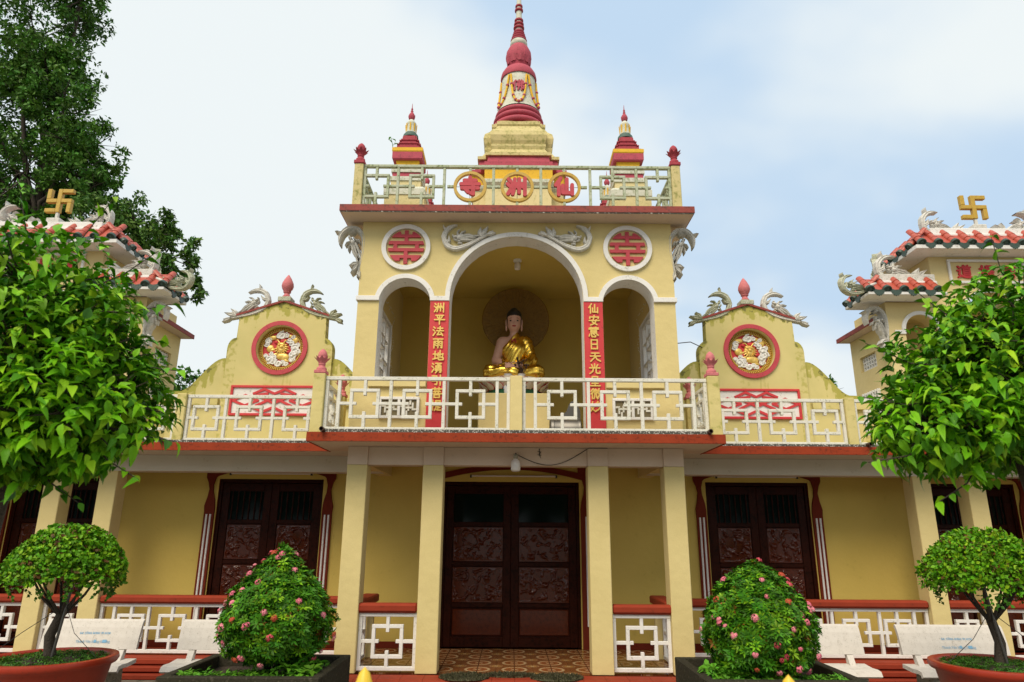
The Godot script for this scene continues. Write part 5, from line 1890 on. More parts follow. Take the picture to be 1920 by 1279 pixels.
	part(r, "dragon", d.mesh(), M.gilt)
	var fl := MB.new()
	for e in [[0.02, 0.155, 0.06], [-0.10, 0.13, 0.045], [-0.13, -0.05, 0.05], [0.12, -0.05, 0.04], [0.09, 0.11, 0.03]]:
		fl.lump(Vector3(e[0], e[1], -0.04), Vector3(e[2], e[2] * 0.7, 0.02), Basis(), 8, 5)
	part(r, "flames", fl.mesh(), M.couplet)
	# fret panel under it
	var f := thing("fret_panel", "white panel with red diamond fret and red frame on the %s gable" % side, "panel", Vector3(cx, 4.285, -11.75), "red and white fret panels")
	bpart(f, "board", M.white, -0.75, 0.75, -0.235, 0.235, 0.001, 0.02, 0.0)
	for e in [[-0.765, 0.765, 0.225, 0.265], [-0.765, 0.765, -0.265, -0.225], [-0.765, -0.725, -0.2245, 0.2245], [0.725, 0.765, -0.2245, 0.2245]]:
		bpart(f, "frame", M.couplet, e[0], e[1], e[2], e[3], 0.002, 0.05, 0.004)
	var strokes := [[-0.72, 0.0, -0.5, 0.09], [-0.72, 0.0, -0.5, -0.09], [-0.5, 0.09, -0.28, 0.0], [-0.5, -0.09, -0.28, 0.0], [0.72, 0.0, 0.5, 0.09], [0.72, 0.0, 0.5, -0.09], [0.5, 0.09, 0.28, 0.0], [0.5, -0.09, 0.28, 0.0], [-0.30, 0.09, 0.0, -0.05], [0.30, 0.09, 0.0, -0.05], [-0.30, -0.09, 0.0, 0.05], [0.30, -0.09, 0.0, 0.05], [-0.36, 0.12, -0.18, 0.20], [-0.18, 0.20, 0.0, 0.12], [0.0, 0.12, 0.18, 0.20], [0.18, 0.20, 0.36, 0.12], [-0.36, -0.12, -0.18, -0.20], [-0.18, -0.20, 0.0, -0.12], [0.0, -0.12, 0.18, -0.20], [0.18, -0.20, 0.36, -0.12], [-0.30, 0.09, -0.12, 0.12], [0.30, 0.09, 0.12, 0.12]]
	var i := 0
	for e in strokes:
		var m := MB.new()
		var p0 := Vector2(e[0], e[1])
		var p1 := Vector2(e[2], e[3])
		var dd := (p1 - p0).normalized()
		var nn := Vector2(-dd.y, dd.x) * 0.021
		m.extrude(PackedVector2Array([p0 - dd * 0.015 + nn, p1 + dd * 0.015 + nn, p1 + dd * 0.015 - nn, p0 - dd * 0.015 - nn]), 0.0201, 0.036 + 0.0006 * i, false)
		part(f, "fret_bar", m.mesh(), M.couplet)
		i += 1
	# crowning bud and the two scrolls on the slopes
	var foot := MB.new()
	solo_bud(s, cx)
	for e in [-1.0, 1.0]:
		scroll(M.ornament_mossy if e * s < 0 else M.ornament, "weathered grey dragon scroll on the %s slope of the %s gable" % ["left" if e < 0 else "right", side], "dragon scrolls on the gables", Vector3(cx + e * 0.20, 6.10, -11.78), e, -42.0, Vector3(0.88, 0.90, 1.1))

func solo_bud(s: float, cx: float) -> void:
	var side: String = "left" if s < 0 else "right"
	var t := thing("lotus_finial", "pink closed lotus bud on the peak of the %s gable" % side, "finial", Vector3(cx, 6.11, -11.83), "pink lotus buds on the gable peaks")
	part(t, "foot", bmesh(Vector3(0.24, 0.09, 0.24), 0.012), M.ornament_mossy, Vector3(0, 0.045, 0))
	part(t, "bud", lotus_bud(0.46), M.lotus, Vector3(0, 0.09, 0))

# paint of the gable: yellow plaster with algae running down from the top edge
func gable_paint(mid: PackedVector2Array, wing: PackedVector2Array) -> StandardMaterial3D:
	if M.has("gable"):
		return M.gable
	var w := 512
	var h := 384
	var a := gray_noise(w, h, 0.012, 301, 4)
	var b := gray_noise(w, h, 0.05, 302, 4)
	var cl := FastNoiseLite.new()
	cl.seed = 12
	cl.frequency = 0.045
	cl.fractal_octaves = 4
	var top := func(x: float) -> float:
		var q := absf(x)
		var line := mid if q < 0.935 else wing
		var best := TERRACE
		for i in line.size() - 1:
			var p0 := line[i]
			var p1 := line[i + 1]
			if (p0.x - q) * (p1.x - q) <= 0 and absf(p1.x - p0.x) > 1e-5:
				best = maxf(best, lerpf(p0.y, p1.y, (q - p0.x) / (p1.x - p0.x)))
		return best
	var out := PackedByteArray()
	out.resize(w * h * 3)
	for x in w:
		var wx := (float(x) / w - 0.5) * 4.0
		var ty: float = top.call(wx)
		var run := 0.10 + 0.55 * pow(clampf(cl.get_noise_1d(x) * 0.9 + 0.5, 0, 1), 2.0)
		var on_wing := absf(wx) > 0.935
		if on_wing:
			run *= 1.9
		var edge := absf(absf(wx) - 0.86) < 0.10
		for y in h:
			var wy := TERRACE + (1.0 - float(y) / h) * 2.8
			var i := y * w + x
			var na := a[i] / 255.0
			var nb := b[i] / 255.0
			var c := Color(0.63, 0.54, 0.235).lerp(Color(0.54, 0.475, 0.19), na)
			var d := ty - wy
			var k := 0.8 * smoothstep(0.50, 0.62, clampf(1.0 - d / run, 0, 1) * 0.55 + nb * 0.45 + na * 0.15)
			if edge:
				k = maxf(k, 0.55 * smoothstep(0.45, 0.7, nb))
			# run-off under the roundel
			if absf(wx) < 0.25 and wy < 4.86 and wy > 4.45:
				k = maxf(k, 0.4 * smoothstep(0.5, 0.75, nb + cl.get_noise_1d(x * 2.0) * 0.4))
			c = c.lerp(Color(0.34, 0.32, 0.045), clampf(k, 0, 0.9))
			if d < 0.10 and nb > 0.62:
				c = c.lerp(Color(0.10, 0.10, 0.03), 0.7)
			c = c.linear_to_srgb()
			out[i * 3] = int(clampf(c.r, 0, 1) * 255)
			out[i * 3 + 1] = int(clampf(c.g, 0, 1) * 255)
			out[i * 3 + 2] = int(clampf(c.b, 0, 1) * 255)
	var m := StandardMaterial3D.new()
	m.albedo_texture = ImageTexture.create_from_image(Image.create_from_data(w, h, false, Image.FORMAT_RGB8, out))
	m.roughness = 0.88
	M.gable = m
	return m

# ---------------------------------------------------------------- tiled side tower
func build_tower(s: float) -> void:
	var side: String = "left" if s < 0 else "right"
	var t := thing("side_tower", "yellow %s side tower with stepped red tile roofs and arches" % side, "building", Vector3.ZERO, "tiled side towers")
	var X := func(a: float, b: float) -> Array: return [minf(s * a, s * b), maxf(s * a, s * b)]
	var cx := 8.30
	# outer bays
	for bay in [[6.43, 7.31, 6.72, 7.28], [9.29, 10.17, 9.32, 9.88]]:
		var e: Array = X.call(bay[0], bay[1])
		var o: Array = X.call(bay[2], bay[3])
		var w := holed_wall(e[0], e[1], TERRACE, 6.02, -11.3, -11.55, [[o[0], o[1], 4.25, 5.51, true]])
		part(t, "bay_wall", w[0], M.tower_wall)
		part(t, "arch_reveal", w[1], M.tower_wall)
		part(t, "arch_trim", arc_band(Vector2((o[0] + o[1]) / 2, 5.51), 0.282, 0.345, -11.299, -11.27, 0.0, PI, 22), M.white)
		for k in [0, 1]:
			var xa: float = e[k]
			var xb: float = o[k] + (-0.002 if k == 0 else 0.002)
			if absf(xa - xb) > 0.08:
				bpart(t, "trim_band", M.white, xa + (0.10 if k == 0 else -0.10) * (1.0 if absf(xa - xb) > 0.2 else 0.0), xb, 5.44, 5.509, -11.299, -11.272, 0.003)
	# middle bay
	var m: Array = X.call(7.31, 9.29)
	var mo: Array = X.call(7.72, 8.88)
	var mw := holed_wall(m[0] + 0.001, m[1] - 0.001, TERRACE, 6.87, -11.28, -11.55, [[mo[0], mo[1], 4.25, 5.62, true]])
	part(t, "middle_wall", mw[0], M.tower_wall)
	part(t, "arch_reveal", mw[1], M.tower_wall)
	part(t, "arch_trim", arc_band(Vector2(s * cx, 5.62), 0.582, 0.65, -11.279, -11.25, 0.0, PI, 30), M.white)
	# flanks of the raised middle, and the body behind
	for e in [[7.311, 7.55], [9.05, 9.289]]:
		bpart(t, "flank", M.tower_wall, s * e[0], s * e[1], 6.021, 6.869, -12.6, -11.551, 0.0)
	bpart(t, "rear_wall", M.tower_wall, s * 6.69, s * 10.16, TERRACE, 6.02, -12.6, -12.4, 0.0)
	bpart(t, "ceiling", M.tower_wall, s * 6.69, s * 10.16, 5.98, 6.019, -12.39, -11.551, 0.0)
	# inner side wall with two pierced windows
	var xf := Transform3D(Basis(Vector3.UP, PI / 2), Vector3.ZERO)
	var sw := holed_wall(11.551, 12.66, TERRACE, 5.66, s * 6.43, s * 6.68, [[11.81, 12.38, 5.0, 5.28, false]], xf)
	part(t, "side_wall", sw[0], M.tower_wall)
	part(t, "window_reveal", sw[1], M.tower_wall)
	bpart(t, "side_wall_top", M.tower_wall, s * 6.432, s * 6.68, 5.74, 6.019, -12.4, -11.552, 0.0)
	var xm := s * 6.53
	for win in [5.0, 4.32]:
		if win < 4.9:
			xm = s * 6.425
		for k in 7:
			var z := -11.83 - 0.088 * k
			bpart(t, "lattice_bar", M.white, xm - 0.05, xm + 0.05, win + 0.002, win + 0.278, z - 0.013, z + 0.013, 0.002)
		for k in 4:
			var y: float = win + 0.035 + 0.07 * k
			bpart(t, "lattice_bar", M.white, xm - 0.044, xm + 0.044, y - 0.012, y + 0.012, -12.378, -11.812, 0.002)
	bpart(t, "outer_wall", M.tower_wall, s * 9.92, s * 10.17, TERRACE, 6.019, -12.6, -11.551, 0.0)
	# flat slab over the flank with a red edge
	bpart(t, "flank_slab", M.pale, s * 6.22, s * 6.69, 5.665, 5.735, -12.72, -11.36, 0.0)
	bpart(t, "slab_edge", M.fascia_top, s * 6.20, s * 6.219, 5.66, 5.742, -12.72, -11.36, 0.003)
	# eaves: lower one over the inner bay (front and side), upper one over the middle
	var low := 6.0
	bpart(t, "eave_slab", M.white, s * 5.96, s * 7.30, low + 0.022, low + 0.07, -11.27, -10.9, 0.004)
	bpart(t, "eave_slab", M.white, s * 5.96, s * 6.44, low + 0.021, low + 0.069, -11.75, -11.271, 0.004)
	bpart(t, "eave_slab", M.white, s * 9.30, s * 10.6, low + 0.022, low + 0.07, -11.27, -10.9, 0.004)
	var a0 := Vector3(s * 5.96, low + 0.115, -10.92)
	var along := Vector3(s, 0, 0)
	var sl := boxes
	tile_eave(t, a0, along, Vector3(0, 0.30, -0.30), 5, 0.29, 0.066, 0.12)
	tile_eave(t, Vector3(s * 5.98, low + 0.115, -11.08), Vector3(0, 0, -1), Vector3(s * 0.30, 0.30, 0), 3, 0.29, 0.066, 0.12)
	tile_eave(t, Vector3(s * 9.32, low + 0.115, -10.92), along, Vector3(0, 0.30, -0.30), 5, 0.29, 0.066, 0.12)
	var high := 6.87
	bpart(t, "eave_slab", M.white, s * 6.9, s * 9.7, high + 0.001, high + 0.07, -12.4, -10.9, 0.004)
	tile_eave(t, Vector3(s * 6.92, high + 0.115, -10.92), along, Vector3(0, 0.33, -0.30), 10, 0.29, 0.066, 0.30)
	tile_eave(t, Vector3(s * 6.92, high + 0.115, -11.08), Vector3(0, 0, -1), Vector3(s * 0.32, 0.33, 0), 4, 0.29, 0.066, 0.12)
	# mortar beds and white ridges
	for e in [[7.22, 9.40, high + 0.07, high + 0.40, -12.4, -11.2], [6.30, 7.309, low + 0.07, low + 0.36, -11.7, -11.2], [9.31, 10.4, low + 0.07, low + 0.36, -11.7, -11.2]]:
		bpart(t, "roof_bed", M.rooftile, s * e[0], s * e[1], e[2], e[3], e[4], e[5], 0.004)
	bpart(t, "ridge", M.white, s * 7.38, s * 9.22, high + 0.401, high + 0.52, -11.42, -11.18, 0.01)
	bpart(t, "ridge_base", M.white, s * 7.30, s * 9.30, high + 0.33, high + 0.4, -11.46, -11.14, 0.01)
	bpart(t, "ridge", M.ornament, s * 6.34, s * 7.308, low + 0.361, low + 0.50, -11.36, -11.17, 0.01)
	bpart(t, "ridge", M.ornament, s * 6.34, s * 6.50, low + 0.361, low + 0.498, -11.9, -11.361, 0.01)
	bpart(t, "ridge_base", M.white, s * 6.26, s * 7.309, low + 0.27, low + 0.36, -11.38, -11.13, 0.01)
	# hip ridge falling to the corner
	var hip := MB.new()
	hip.tube([Vector3(s * 6.34, low + 0.36, -11.22), Vector3(s * 6.15, low + 0.26, -11.06), Vector3(s * 5.94, low + 0.15, -10.92)], [0.035, 0.03, 0.025], 6)
	part(t, "hip_ridge", hip.mesh(), M.ornament)
	# name board
	var board = [["dao", "ti", "pu"], ["men", "tuo", "jie"]][0 if s > 0 else 1]
	var nb := thing("name_board", "white framed name board with red characters under the %s tower's upper roof" % side, "sign", Vector3(s * cx, 6.59, -11.28), "name boards of the towers")
	for e in [[-0.68, 0.68, 0.18, 0.225], [-0.68, 0.68, -0.225, -0.18], [-0.68, -0.635, -0.179, 0.179], [0.635, 0.68, -0.179, 0.179]]:
		bpart(nb, "frame", M.white, e[0], e[1], e[2], e[3], 0.001, 0.04, 0.005)
	for k in 3:
		part(nb, "character", glyph(board[k], 0.25, 6.5, 0.02), M.couplet, Vector3((k - 1) * 0.40, 0.0, 0.001))
	# golden emblem on the ridge
	var em := thing("roof_emblem", "golden hooked cross emblem standing on the %s tower's ridge" % side, "emblem", Vector3(s * cx, high + 0.52, -11.3), "golden ridge emblems")
	part(em, "plinth", bmesh(Vector3(0.24, 0.09, 0.2), 0.01), M.ornament, Vector3(0, 0.045, 0))
	part(em, "post", bmesh(Vector3(0.05, 0.16, 0.05), 0.006), M.ornament, Vector3(0, 0.16, 0))
	var mj := MB.new()
	manji(mj, 0.46, 0.075, -0.04, 0.04, 1.0)
	part(em, "cross", mj.mesh(), M.gold_paint, Vector3(0, 0.46, 0))
	# dragons: two on the ridge, one along each arm of the lower roof, one at the corner, a bracket below
	var g := "dragon scrolls on the %s tower" % side
	scroll(M.ornament, "grey dragon scroll at the inner end of the %s tower's top ridge" % side, g, Vector3(s * 7.24, high + 0.50, -11.28), s, -22.0, Vector3(0.80, 0.95, 1.3))
	scroll(M.ornament, "grey dragon scroll at the outer end of the %s tower's top ridge" % side, g, Vector3(s * 9.36, high + 0.50, -11.28), -s, -22.0, Vector3(0.80, 0.95, 1.3))
	scroll(M.ornament, "grey dragon scroll facing front on the %s tower's lower ridge" % side, g, Vector3(s * 6.28, low + 0.48, -11.25), s, -22.0, Vector3(0.92, 0.98, 1.3))
	scroll(M.ornament_mossy, "mossy dragon scroll seen edge on at the corner of the %s tower's lower ridge" % side, g, Vector3(s * 6.40, low + 0.46, -11.30), s, -10.0, Vector3(0.80, 1.0, 1.4), s * 1.15)
	scroll(M.ornament_mossy, "mossy dragon scroll jutting from the lowest roof corner of the %s tower" % side, g, Vector3(s * 5.50, low + 0.06, -10.92), s, -8.0, Vector3(0.74, 0.70, 1.0), s * 0.30)
	scroll(M.ornament, "white scroll bracket under the lower eave of the %s tower" % side, g, Vector3(s * 6.36, low + 0.0, -11.36), -s, -112.0, Vector3(0.72, 0.86, 1.6))

# ---------------------------------------------------------------- railings
func build_railings() -> void:
	var post := func(t: Node, x: float, z: float, w: float, y1: float, mat: Material) -> void:
		bpart(t, "post", mat, x - w / 2, x + w / 2, TERRACE + 0.002, y1, z - w / 2, z + w / 2, 0.008)
	# balcony, front and returns
	var b := thing("balcony_railing", "white fret railing along the front of the balcony", "railing", Vector3.ZERO)
	for s in [-1.0, 1.0]:
		post.call(b, s * 2.78, -9.52, 0.165, 4.25, M.wall_aged)
	post.call(b, 0.0, -9.52, 0.17, 4.23, M.wall)
	for s in [-1.0, 1.0]:
		var xs := [0.087, 0.27, 1.02, 1.77, 2.50, 2.695]
		var rg := [0.645, 1.395, 2.135]
		if s < 0:
			xs = xs.map(func(v): return -v)
			xs.reverse()
			rg = rg.map(func(v): return -v)
		fret(b, M.rail, xs, rg, TERRACE + 0.035, 4.215, -9.52, 0.42, 0.42)
		# side return, running back to a second post
		var turn := Basis(Vector3.UP, PI / 2)
		fret(b, M.rail, [-0.55, -0.40, 0.40, 0.52], [0.0], TERRACE + 0.035, 4.19, 0.0, 0.42, 0.42, turn, Vector3(s * 2.78, 0, -10.15))
		post.call(b, s * 2.78, -10.75, 0.15, 4.16, M.wall_aged)
	for e in [[-2.78, -9.52, "front left"], [2.78, -9.52, "front right"], [-2.78, -10.75, "rear left"], [2.78, -10.75, "rear right"]]:
		var y: float = 4.25 if e[1] > -10 else 4.16
		var f := thing("lotus_finial", "open pink lotus finial on the %s post of the balcony railing" % e[2], "finial", Vector3(e[0], y, e[1]), "pink lotus finials on balcony posts")
		part(f, "collar", bmesh(Vector3(0.17, 0.05, 0.17), 0.008), M.lotus, Vector3(0, 0.025, 0))
		part(f, "flower", lotus_open(0.33), M.lotus, Vector3(0, 0.045, 0))
	# terrace railings of the two wings
	for s in [-1.0, 1.0]:
		var w := thing("terrace_railing", "white fret railing with mossy top along the %s terrace" % ("left" if s < 0 else "right"), "railing", Vector3.ZERO, "terrace fret railings")
		post.call(w, s * 5.27, -10.72, 0.15, 4.19, M.wall_aged)
		var xs := [2.90, 3.08, 3.83, 4.58, 5.19]
		var rg := [3.455, 4.205, 4.885]
		var xs2 := [5.35, 6.06, 6.81, 7.56, 8.3]
		var rg2 := [5.72, 6.435, 7.185, 7.93]
		if s < 0:
			xs = xs.map(func(v): return -v)
			xs.reverse()
			rg = rg.map(func(v): return -v)
			xs2 = xs2.map(func(v): return -v)
			xs2.reverse()
			rg2 = rg2.map(func(v): return -v)
		fret(w, M.rail, xs, rg, TERRACE + 0.03, 4.175, -10.72, 0.42, 0.40)
		fret(w, M.rail, xs2, rg2, TERRACE + 0.03, 4.175, -10.72, 0.42, 0.40)
	# roof railing of the pavilion, with the name in three rings
	var r := thing("roof_railing", "mossy grey fret railing on the pavilion roof with three golden rings", "railing", Vector3.ZERO)
	for s in [-1.0, 1.0]:
		bpart(r, "post", M.stupa_tan, s * 2.44, s * 2.58, 6.986, 7.73, -9.83, -9.69, 0.008)
		bpart(r, "post_cap", M.lotus_dark, s * 2.425, s * 2.595, 7.731, 7.79, -9.845, -9.675, 0.008)
		var xs := [1.135, 1.89, 2.438]
		var rg := [1.51, 2.23]
		if s < 0:
			xs = [-2.438, -1.89, -1.135]
			rg = [-2.23, -1.51]
		fret(r, M.white_mossy, xs, rg, 6.99, 7.735, -9.76, 0.41, 0.41, Basis(), Vector3.ZERO, 0.045, 0.042)
		var turn := Basis(Vector3.UP, PI / 2)
		fret(r, M.white_mossy, [-1.5, -0.75, 0.0, 0.75, 1.45], [-1.125, -0.375, 0.375, 1.1], 6.99, 7.735, 0.0, 0.41, 0.41, turn, Vector3(s * 2.51, 0, -11.35), 0.045, 0.042)
		var f := thing("lotus_finial", "dark red lotus finial on the %s corner post of the roof railing" % ("left" if s < 0 else "right"), "finial", Vector3(s * 2.51, 7.79, -9.76), "dark red lotus finials on the roof corners")
		part(f, "flower", lotus_open(0.34), M.lotus_dark)
	bpart(r, "rail", M.white_mossy, -1.134, 1.134, 7.69, 7.735, -9.793, -9.727, 0.004)
	bpart(r, "rail", M.white_mossy, -1.134, 1.134, 6.99, 7.035, -9.793, -9.727, 0.004)
	for x in [-0.375, 0.375]:
		bpart(r, "baluster", M.white_mossy, x - 0.022, x + 0.022, 7.036, 7.689, -9.786, -9.734, 0.004)
	var names := ["si", "zhou", "xian"]
	for k in 3:
		var x := (k - 1) * 0.745
		part(r, "gold_ring", arc_band(Vector2(x, 7.362), 0.215, 0.262, -9.79, -9.73, 0.0, TAU, 36), M.gold_paint)
		bpart(r, "stub", M.white_mossy, x - 0.021, x + 0.021, 7.625, 7.689, -9.784, -9.736, 0.003)
		bpart(r, "stub", M.white_mossy, x - 0.021, x + 0.021, 7.036, 7.099, -9.784, -9.736, 0.003)
		var wire := MB.new()
		wire.tube([Vector3(x, 7.10, -9.76), Vector3(x, 7.62, -9.76)], [0.004, 0.004], 5)
		wire.tube([Vector3(x - 0.22, 7.362, -9.762), Vector3(x + 0.22, 7.362, -9.762)], [0.004, 0.004], 5)
		part(r, "wire", wire.mesh(), M.cable)
		part(r, "character", glyph(names[k], 0.32, 9.5, 0.05), M.rosered, Vector3(x, 7.362, -9.765))
		for sg in [-1, 1]:
			var lim = x + sg * 0.351 if absf(x + sg * 0.36) < 1.0 else x + sg * 0.36
			bpart(r, "stub", M.white_mossy, x + sg * 0.263, lim, 7.342, 7.382, -9.783, -9.737, 0.003)
	# porch railings with red caps
	for s in [-1.0, 1.0]:
		var side: String = "left" if s < 0 else "right"
		var e := thing("porch_railing", "short white fret railing with red cap between the %s entrance columns" % side, "railing", Vector3.ZERO, "porch railings with red caps")
		var xs := [1.338, 2.137]
		var rg := [1.7375]
		if s < 0:
			xs = [-2.137, -1.338]
			rg = [-1.7375]
		fret(e, M.white, xs, rg, FLOOR + 0.025, 1.025, -10.11, 0.43, 0.43, Basis(), Vector3.ZERO, 0.05, 0.048)
		bpart(e, "cap", M.redcap, s * 1.337, s * 2.20, 1.027, 1.15, -10.20, -10.02, 0.03)
		var l := thing("porch_railing", "long white fret railing with red cap along the %s porch" % side, "railing", Vector3.ZERO, "porch railings with red caps")
		var ws := [2.46, 2.72, 3.46, 4.20, 4.94, 5.68, 6.22, 6.44]
		var wr := [3.09, 3.83, 4.57, 5.31, 5.95]
		if s < 0:
			ws = ws.map(func(v): return -v)
			ws.reverse()
			wr = wr.map(func(v): return -v)
		fret(l, M.white, ws, wr, FLOOR + 0.02, 1.005, -11.42, 0.42, 0.40, Basis(), Vector3.ZERO, 0.05, 0.046)
		bpart(l, "cap", M.redcap, s * 2.45, s * 6.44, 1.007, 1.125, -11.52, -11.32, 0.03)
		for q in [[6.745, 7.325], [7.625, 8.975]]:
			var g := thing("porch_railing", ["narrow white fret railing with red cap between the %s tower's paired columns" % side, "white fret railing with red cap across the front of the %s tower" % side][0 if q[0] < 7 else 1], "railing", Vector3.ZERO, "porch railings with red caps")
			var gx := [s * q[0], s * q[1]]
			gx.sort()
			var n := 1 if q[0] < 7 else 2
			var gr := []
			for k in n:
				gr.append(lerpf(gx[0], gx[1], (k + 0.5) / n))
			if n == 2:
				gx = [gx[0], (gx[0] + gx[1]) / 2, gx[1]]
			fret(g, M.white, gx, gr, FLOOR + 0.02, 1.005, -11.42, 0.36, 0.40, Basis(), Vector3.ZERO, 0.05, 0.046)
			bpart(g, "cap", M.redcap, s * q[0], s * q[1], 1.007, 1.125, -11.52, -11.32, 0.03)
		# post and rail end inside the porch, beside the outer column
		var st := thing("porch_return_railing", "short return railing with red cap behind the %s outer column" % side, "railing", Vector3.ZERO, "return railings inside the porch")
		bpart(st, "post", M.wall, s * 2.16, s * 2.26, FLOOR, 1.05, -11.35, -11.25, 0.006)
		bpart(st, "cap", M.redcap, s * 2.12, s * 2.36, 1.052, 1.17, -11.45, -10.31, 0.02)
		fret(st, M.white, [-0.44, 0.44], [0.0], FLOOR + 0.02, 1.05, 0.0, 0.40, 0.40, Basis(Vector3.UP, PI / 2), Vector3(s * 2.28, 0, -10.76), 0.05, 0.046)

# ---------------------------------------------------------------- inside the pavilion
func build_shrine() -> void:
	var y0 := 4.33
	solo("altar_block", bmesh(Vector3(1.19, y0 - TERRACE - 0.002, 1.15), 0.012), M.wall, "plain cream altar block under the lotus throne", "altar", Vector3(-0.02, (y0 + TERRACE) / 2 + 0.001, -11.72))
	var l := thing("lotus_throne", "lotus throne with white red-edged petals over a green drum", "pedestal", Vector3(-0.03, y0, -11.66))
	part(l, "drum", lathed([Vector2(0.0, 0.0), Vector2(0.47, 0.0), Vector2(0.47, 0.16), Vector2(0.52, 0.20), Vector2(0.0, 0.205)], 36), M.drum_green)
	var core := lathed([Vector2(0.0, 0.10), Vector2(0.46, 0.11), Vector2(0.54, 0.17), Vector2(0.56, 0.25), Vector2(0.52, 0.30), Vector2(0.0, 0.305)], 36)
	part(l, "cup", core, M.cream)
	for row in 2:
		for k in 18:
			var m := MB.new()
			petal_mesh(m, Vector3(0, 0.09 + 0.06 * row, 0), TAU * (k + 0.5 * row) / 18, 0.085, 0.125, 0.50 + 0.02 * row, 0.06, 0.05)
			var pt := part(l, "petal", m.mesh(), M.cream)
			var ed := MB.new()
			petal_mesh(ed, Vector3(0, 0.088 + 0.06 * row, 0), TAU * (k + 0.5 * row) / 18, 0.096, 0.136, 0.490 + 0.02 * row, 0.06, 0.05)
			part(pt, "red_edge", ed.mesh(), M.couplet)
	seated_statue("seated statue in a golden robe with bare right shoulder, hands in lap", Vector3(-0.03, y0 + 0.30, -11.66))
	# halo disc on the wall behind
	var h := thing("halo_disc", "dark brown ribbed halo disc behind the statue's head", "disc", Vector3(0.0, 5.93, -12.2))
	var d := MB.new()
	d.xf = Transform3D(Basis(Vector3.RIGHT, PI / 2), Vector3.ZERO)
	d.lathe([Vector2(0, -0.03), Vector2(0.62, -0.03), Vector2(0.63, 0.0), Vector2(0.61, 0.02), Vector2(0.58, 0.012), Vector2(0.0, 0.03)], 48)
	part(h, "disc", d.mesh(), M.halo)
	var rays := MB.new()
	for k in 48:
		var a := TAU * k / 48
		rays.tube([Vector3(cos(a) * 0.12, sin(a) * 0.12, 0.030), Vector3(cos(a) * 0.575, sin(a) * 0.575, 0.014)], [0.004, 0.009], 5)
	part(h, "ribs", rays.mesh(), M.halo)
	bpart(h, "bracket", M.darkmetal, -0.03, 0.03, -0.1, 0.1, -0.79, -0.031, 0.004)
	# vases on the altar's front edge
	for e in [[0.10, "white china vase with blue flowers and dried stems, right of the railing post"], [-0.13, "white china vase with blue flowers, left of the railing post"]]:
		var v := thing("china_vase", e[1], "vase", Vector3(e[0], y0, -11.22), "blue and white altar vases")
		part(v, "body", lathed([Vector2(0.0, 0.0), Vector2(0.055, 0.0), Vector2(0.06, 0.02), Vector2(0.075, 0.10), Vector2(0.078, 0.16), Vector2(0.06, 0.23), Vector2(0.045, 0.27), Vector2(0.05, 0.31), Vector2(0.07, 0.335), Vector2(0.06, 0.335), Vector2(0.04, 0.30), Vector2(0.0, 0.28)], 22), M.china)
		var pr := RandomNumberGenerator.new()
		pr.seed = 8
		var fl := MB.new()
		for k in 26:
			var yy := pr.randf_range(0.04, 0.22)
			var a := pr.randf_range(0, TAU)
			var rr := 0.062 + 0.017 * sin((yy - 0.02) / 0.2 * PI * 0.8)
			fl.lump(Vector3(cos(a) * rr, yy, sin(a) * rr), Vector3(0.012, 0.016, 0.012) * pr.randf_range(0.5, 1.2), Basis(Vector3.UP, -a), 6, 4)
		part(v, "painted_flowers", fl.mesh(), M.china_blue)
		if e[0] > 0:
			var st := MB.new()
			for k in 22:
				var a := pr.randf_range(0, TAU)
				var q := pr.randf_range(0.02, 0.13)
				var tip := Vector3(cos(a) * q, pr.randf_range(0.40, 0.62), sin(a) * q * 0.7)
				st.tube([Vector3(0, 0.28, 0), tip * Vector3(0.5, 0.8, 0.5), tip], [0.004, 0.003, 0.003], 4, false)
				st.lump(tip, Vector3(0.02, 0.024, 0.02) * pr.randf_range(0.6, 1.2), Basis(), 6, 4)
			part(v, "dried_flowers", st.mesh(), M.darkfoil)
	# stainless drum with a curved guard, left standing on the balcony floor
	var sp := thing("steel_drum", "grey steel drum with curved back plate standing on the balcony floor", "drum", Vector3(0.78, TERRACE + 0.002, -10.62))
	var dr := MB.new()
	dr.xf = Transform3D(Basis(Vector3.BACK, -PI / 2), Vector3(-0.25, 0.21, 0))
	dr.lathe([Vector2(0.0, 0.0), Vector2(0.19, 0.0), Vector2(0.205, 0.015), Vector2(0.205, 0.06), Vector2(0.195, 0.065), Vector2(0.195, 0.42), Vector2(0.205, 0.43), Vector2(0.205, 0.47), Vector2(0.16, 0.49), Vector2(0.06, 0.50), Vector2(0.06, 0.52), Vector2(0, 0.52)], 30)
	part(sp, "drum", dr.mesh(), M.metal)
	var pl := MB.new()
	pl.extrude(PackedVector2Array([Vector2(-0.22, 0.38), Vector2(-0.08, 0.44), Vector2(0.02, 0.53), Vector2(0.06, 0.64), Vector2(0.10, 0.69), Vector2(0.14, 0.69), Vector2(0.20, 0.62), Vector2(0.235, 0.54), Vector2(0.24, 0.38)]), -0.03, -0.02)
	part(sp, "back_plate", pl.mesh(), M.metal)
	bpart(sp, "cradle", M.darkmetal, -0.24, -0.18, 0.0, 0.06, -0.16, 0.16, 0.004)
	bpart(sp, "cradle", M.darkmetal, 0.16, 0.22, 0.0, 0.06, -0.16, 0.16, 0.004)
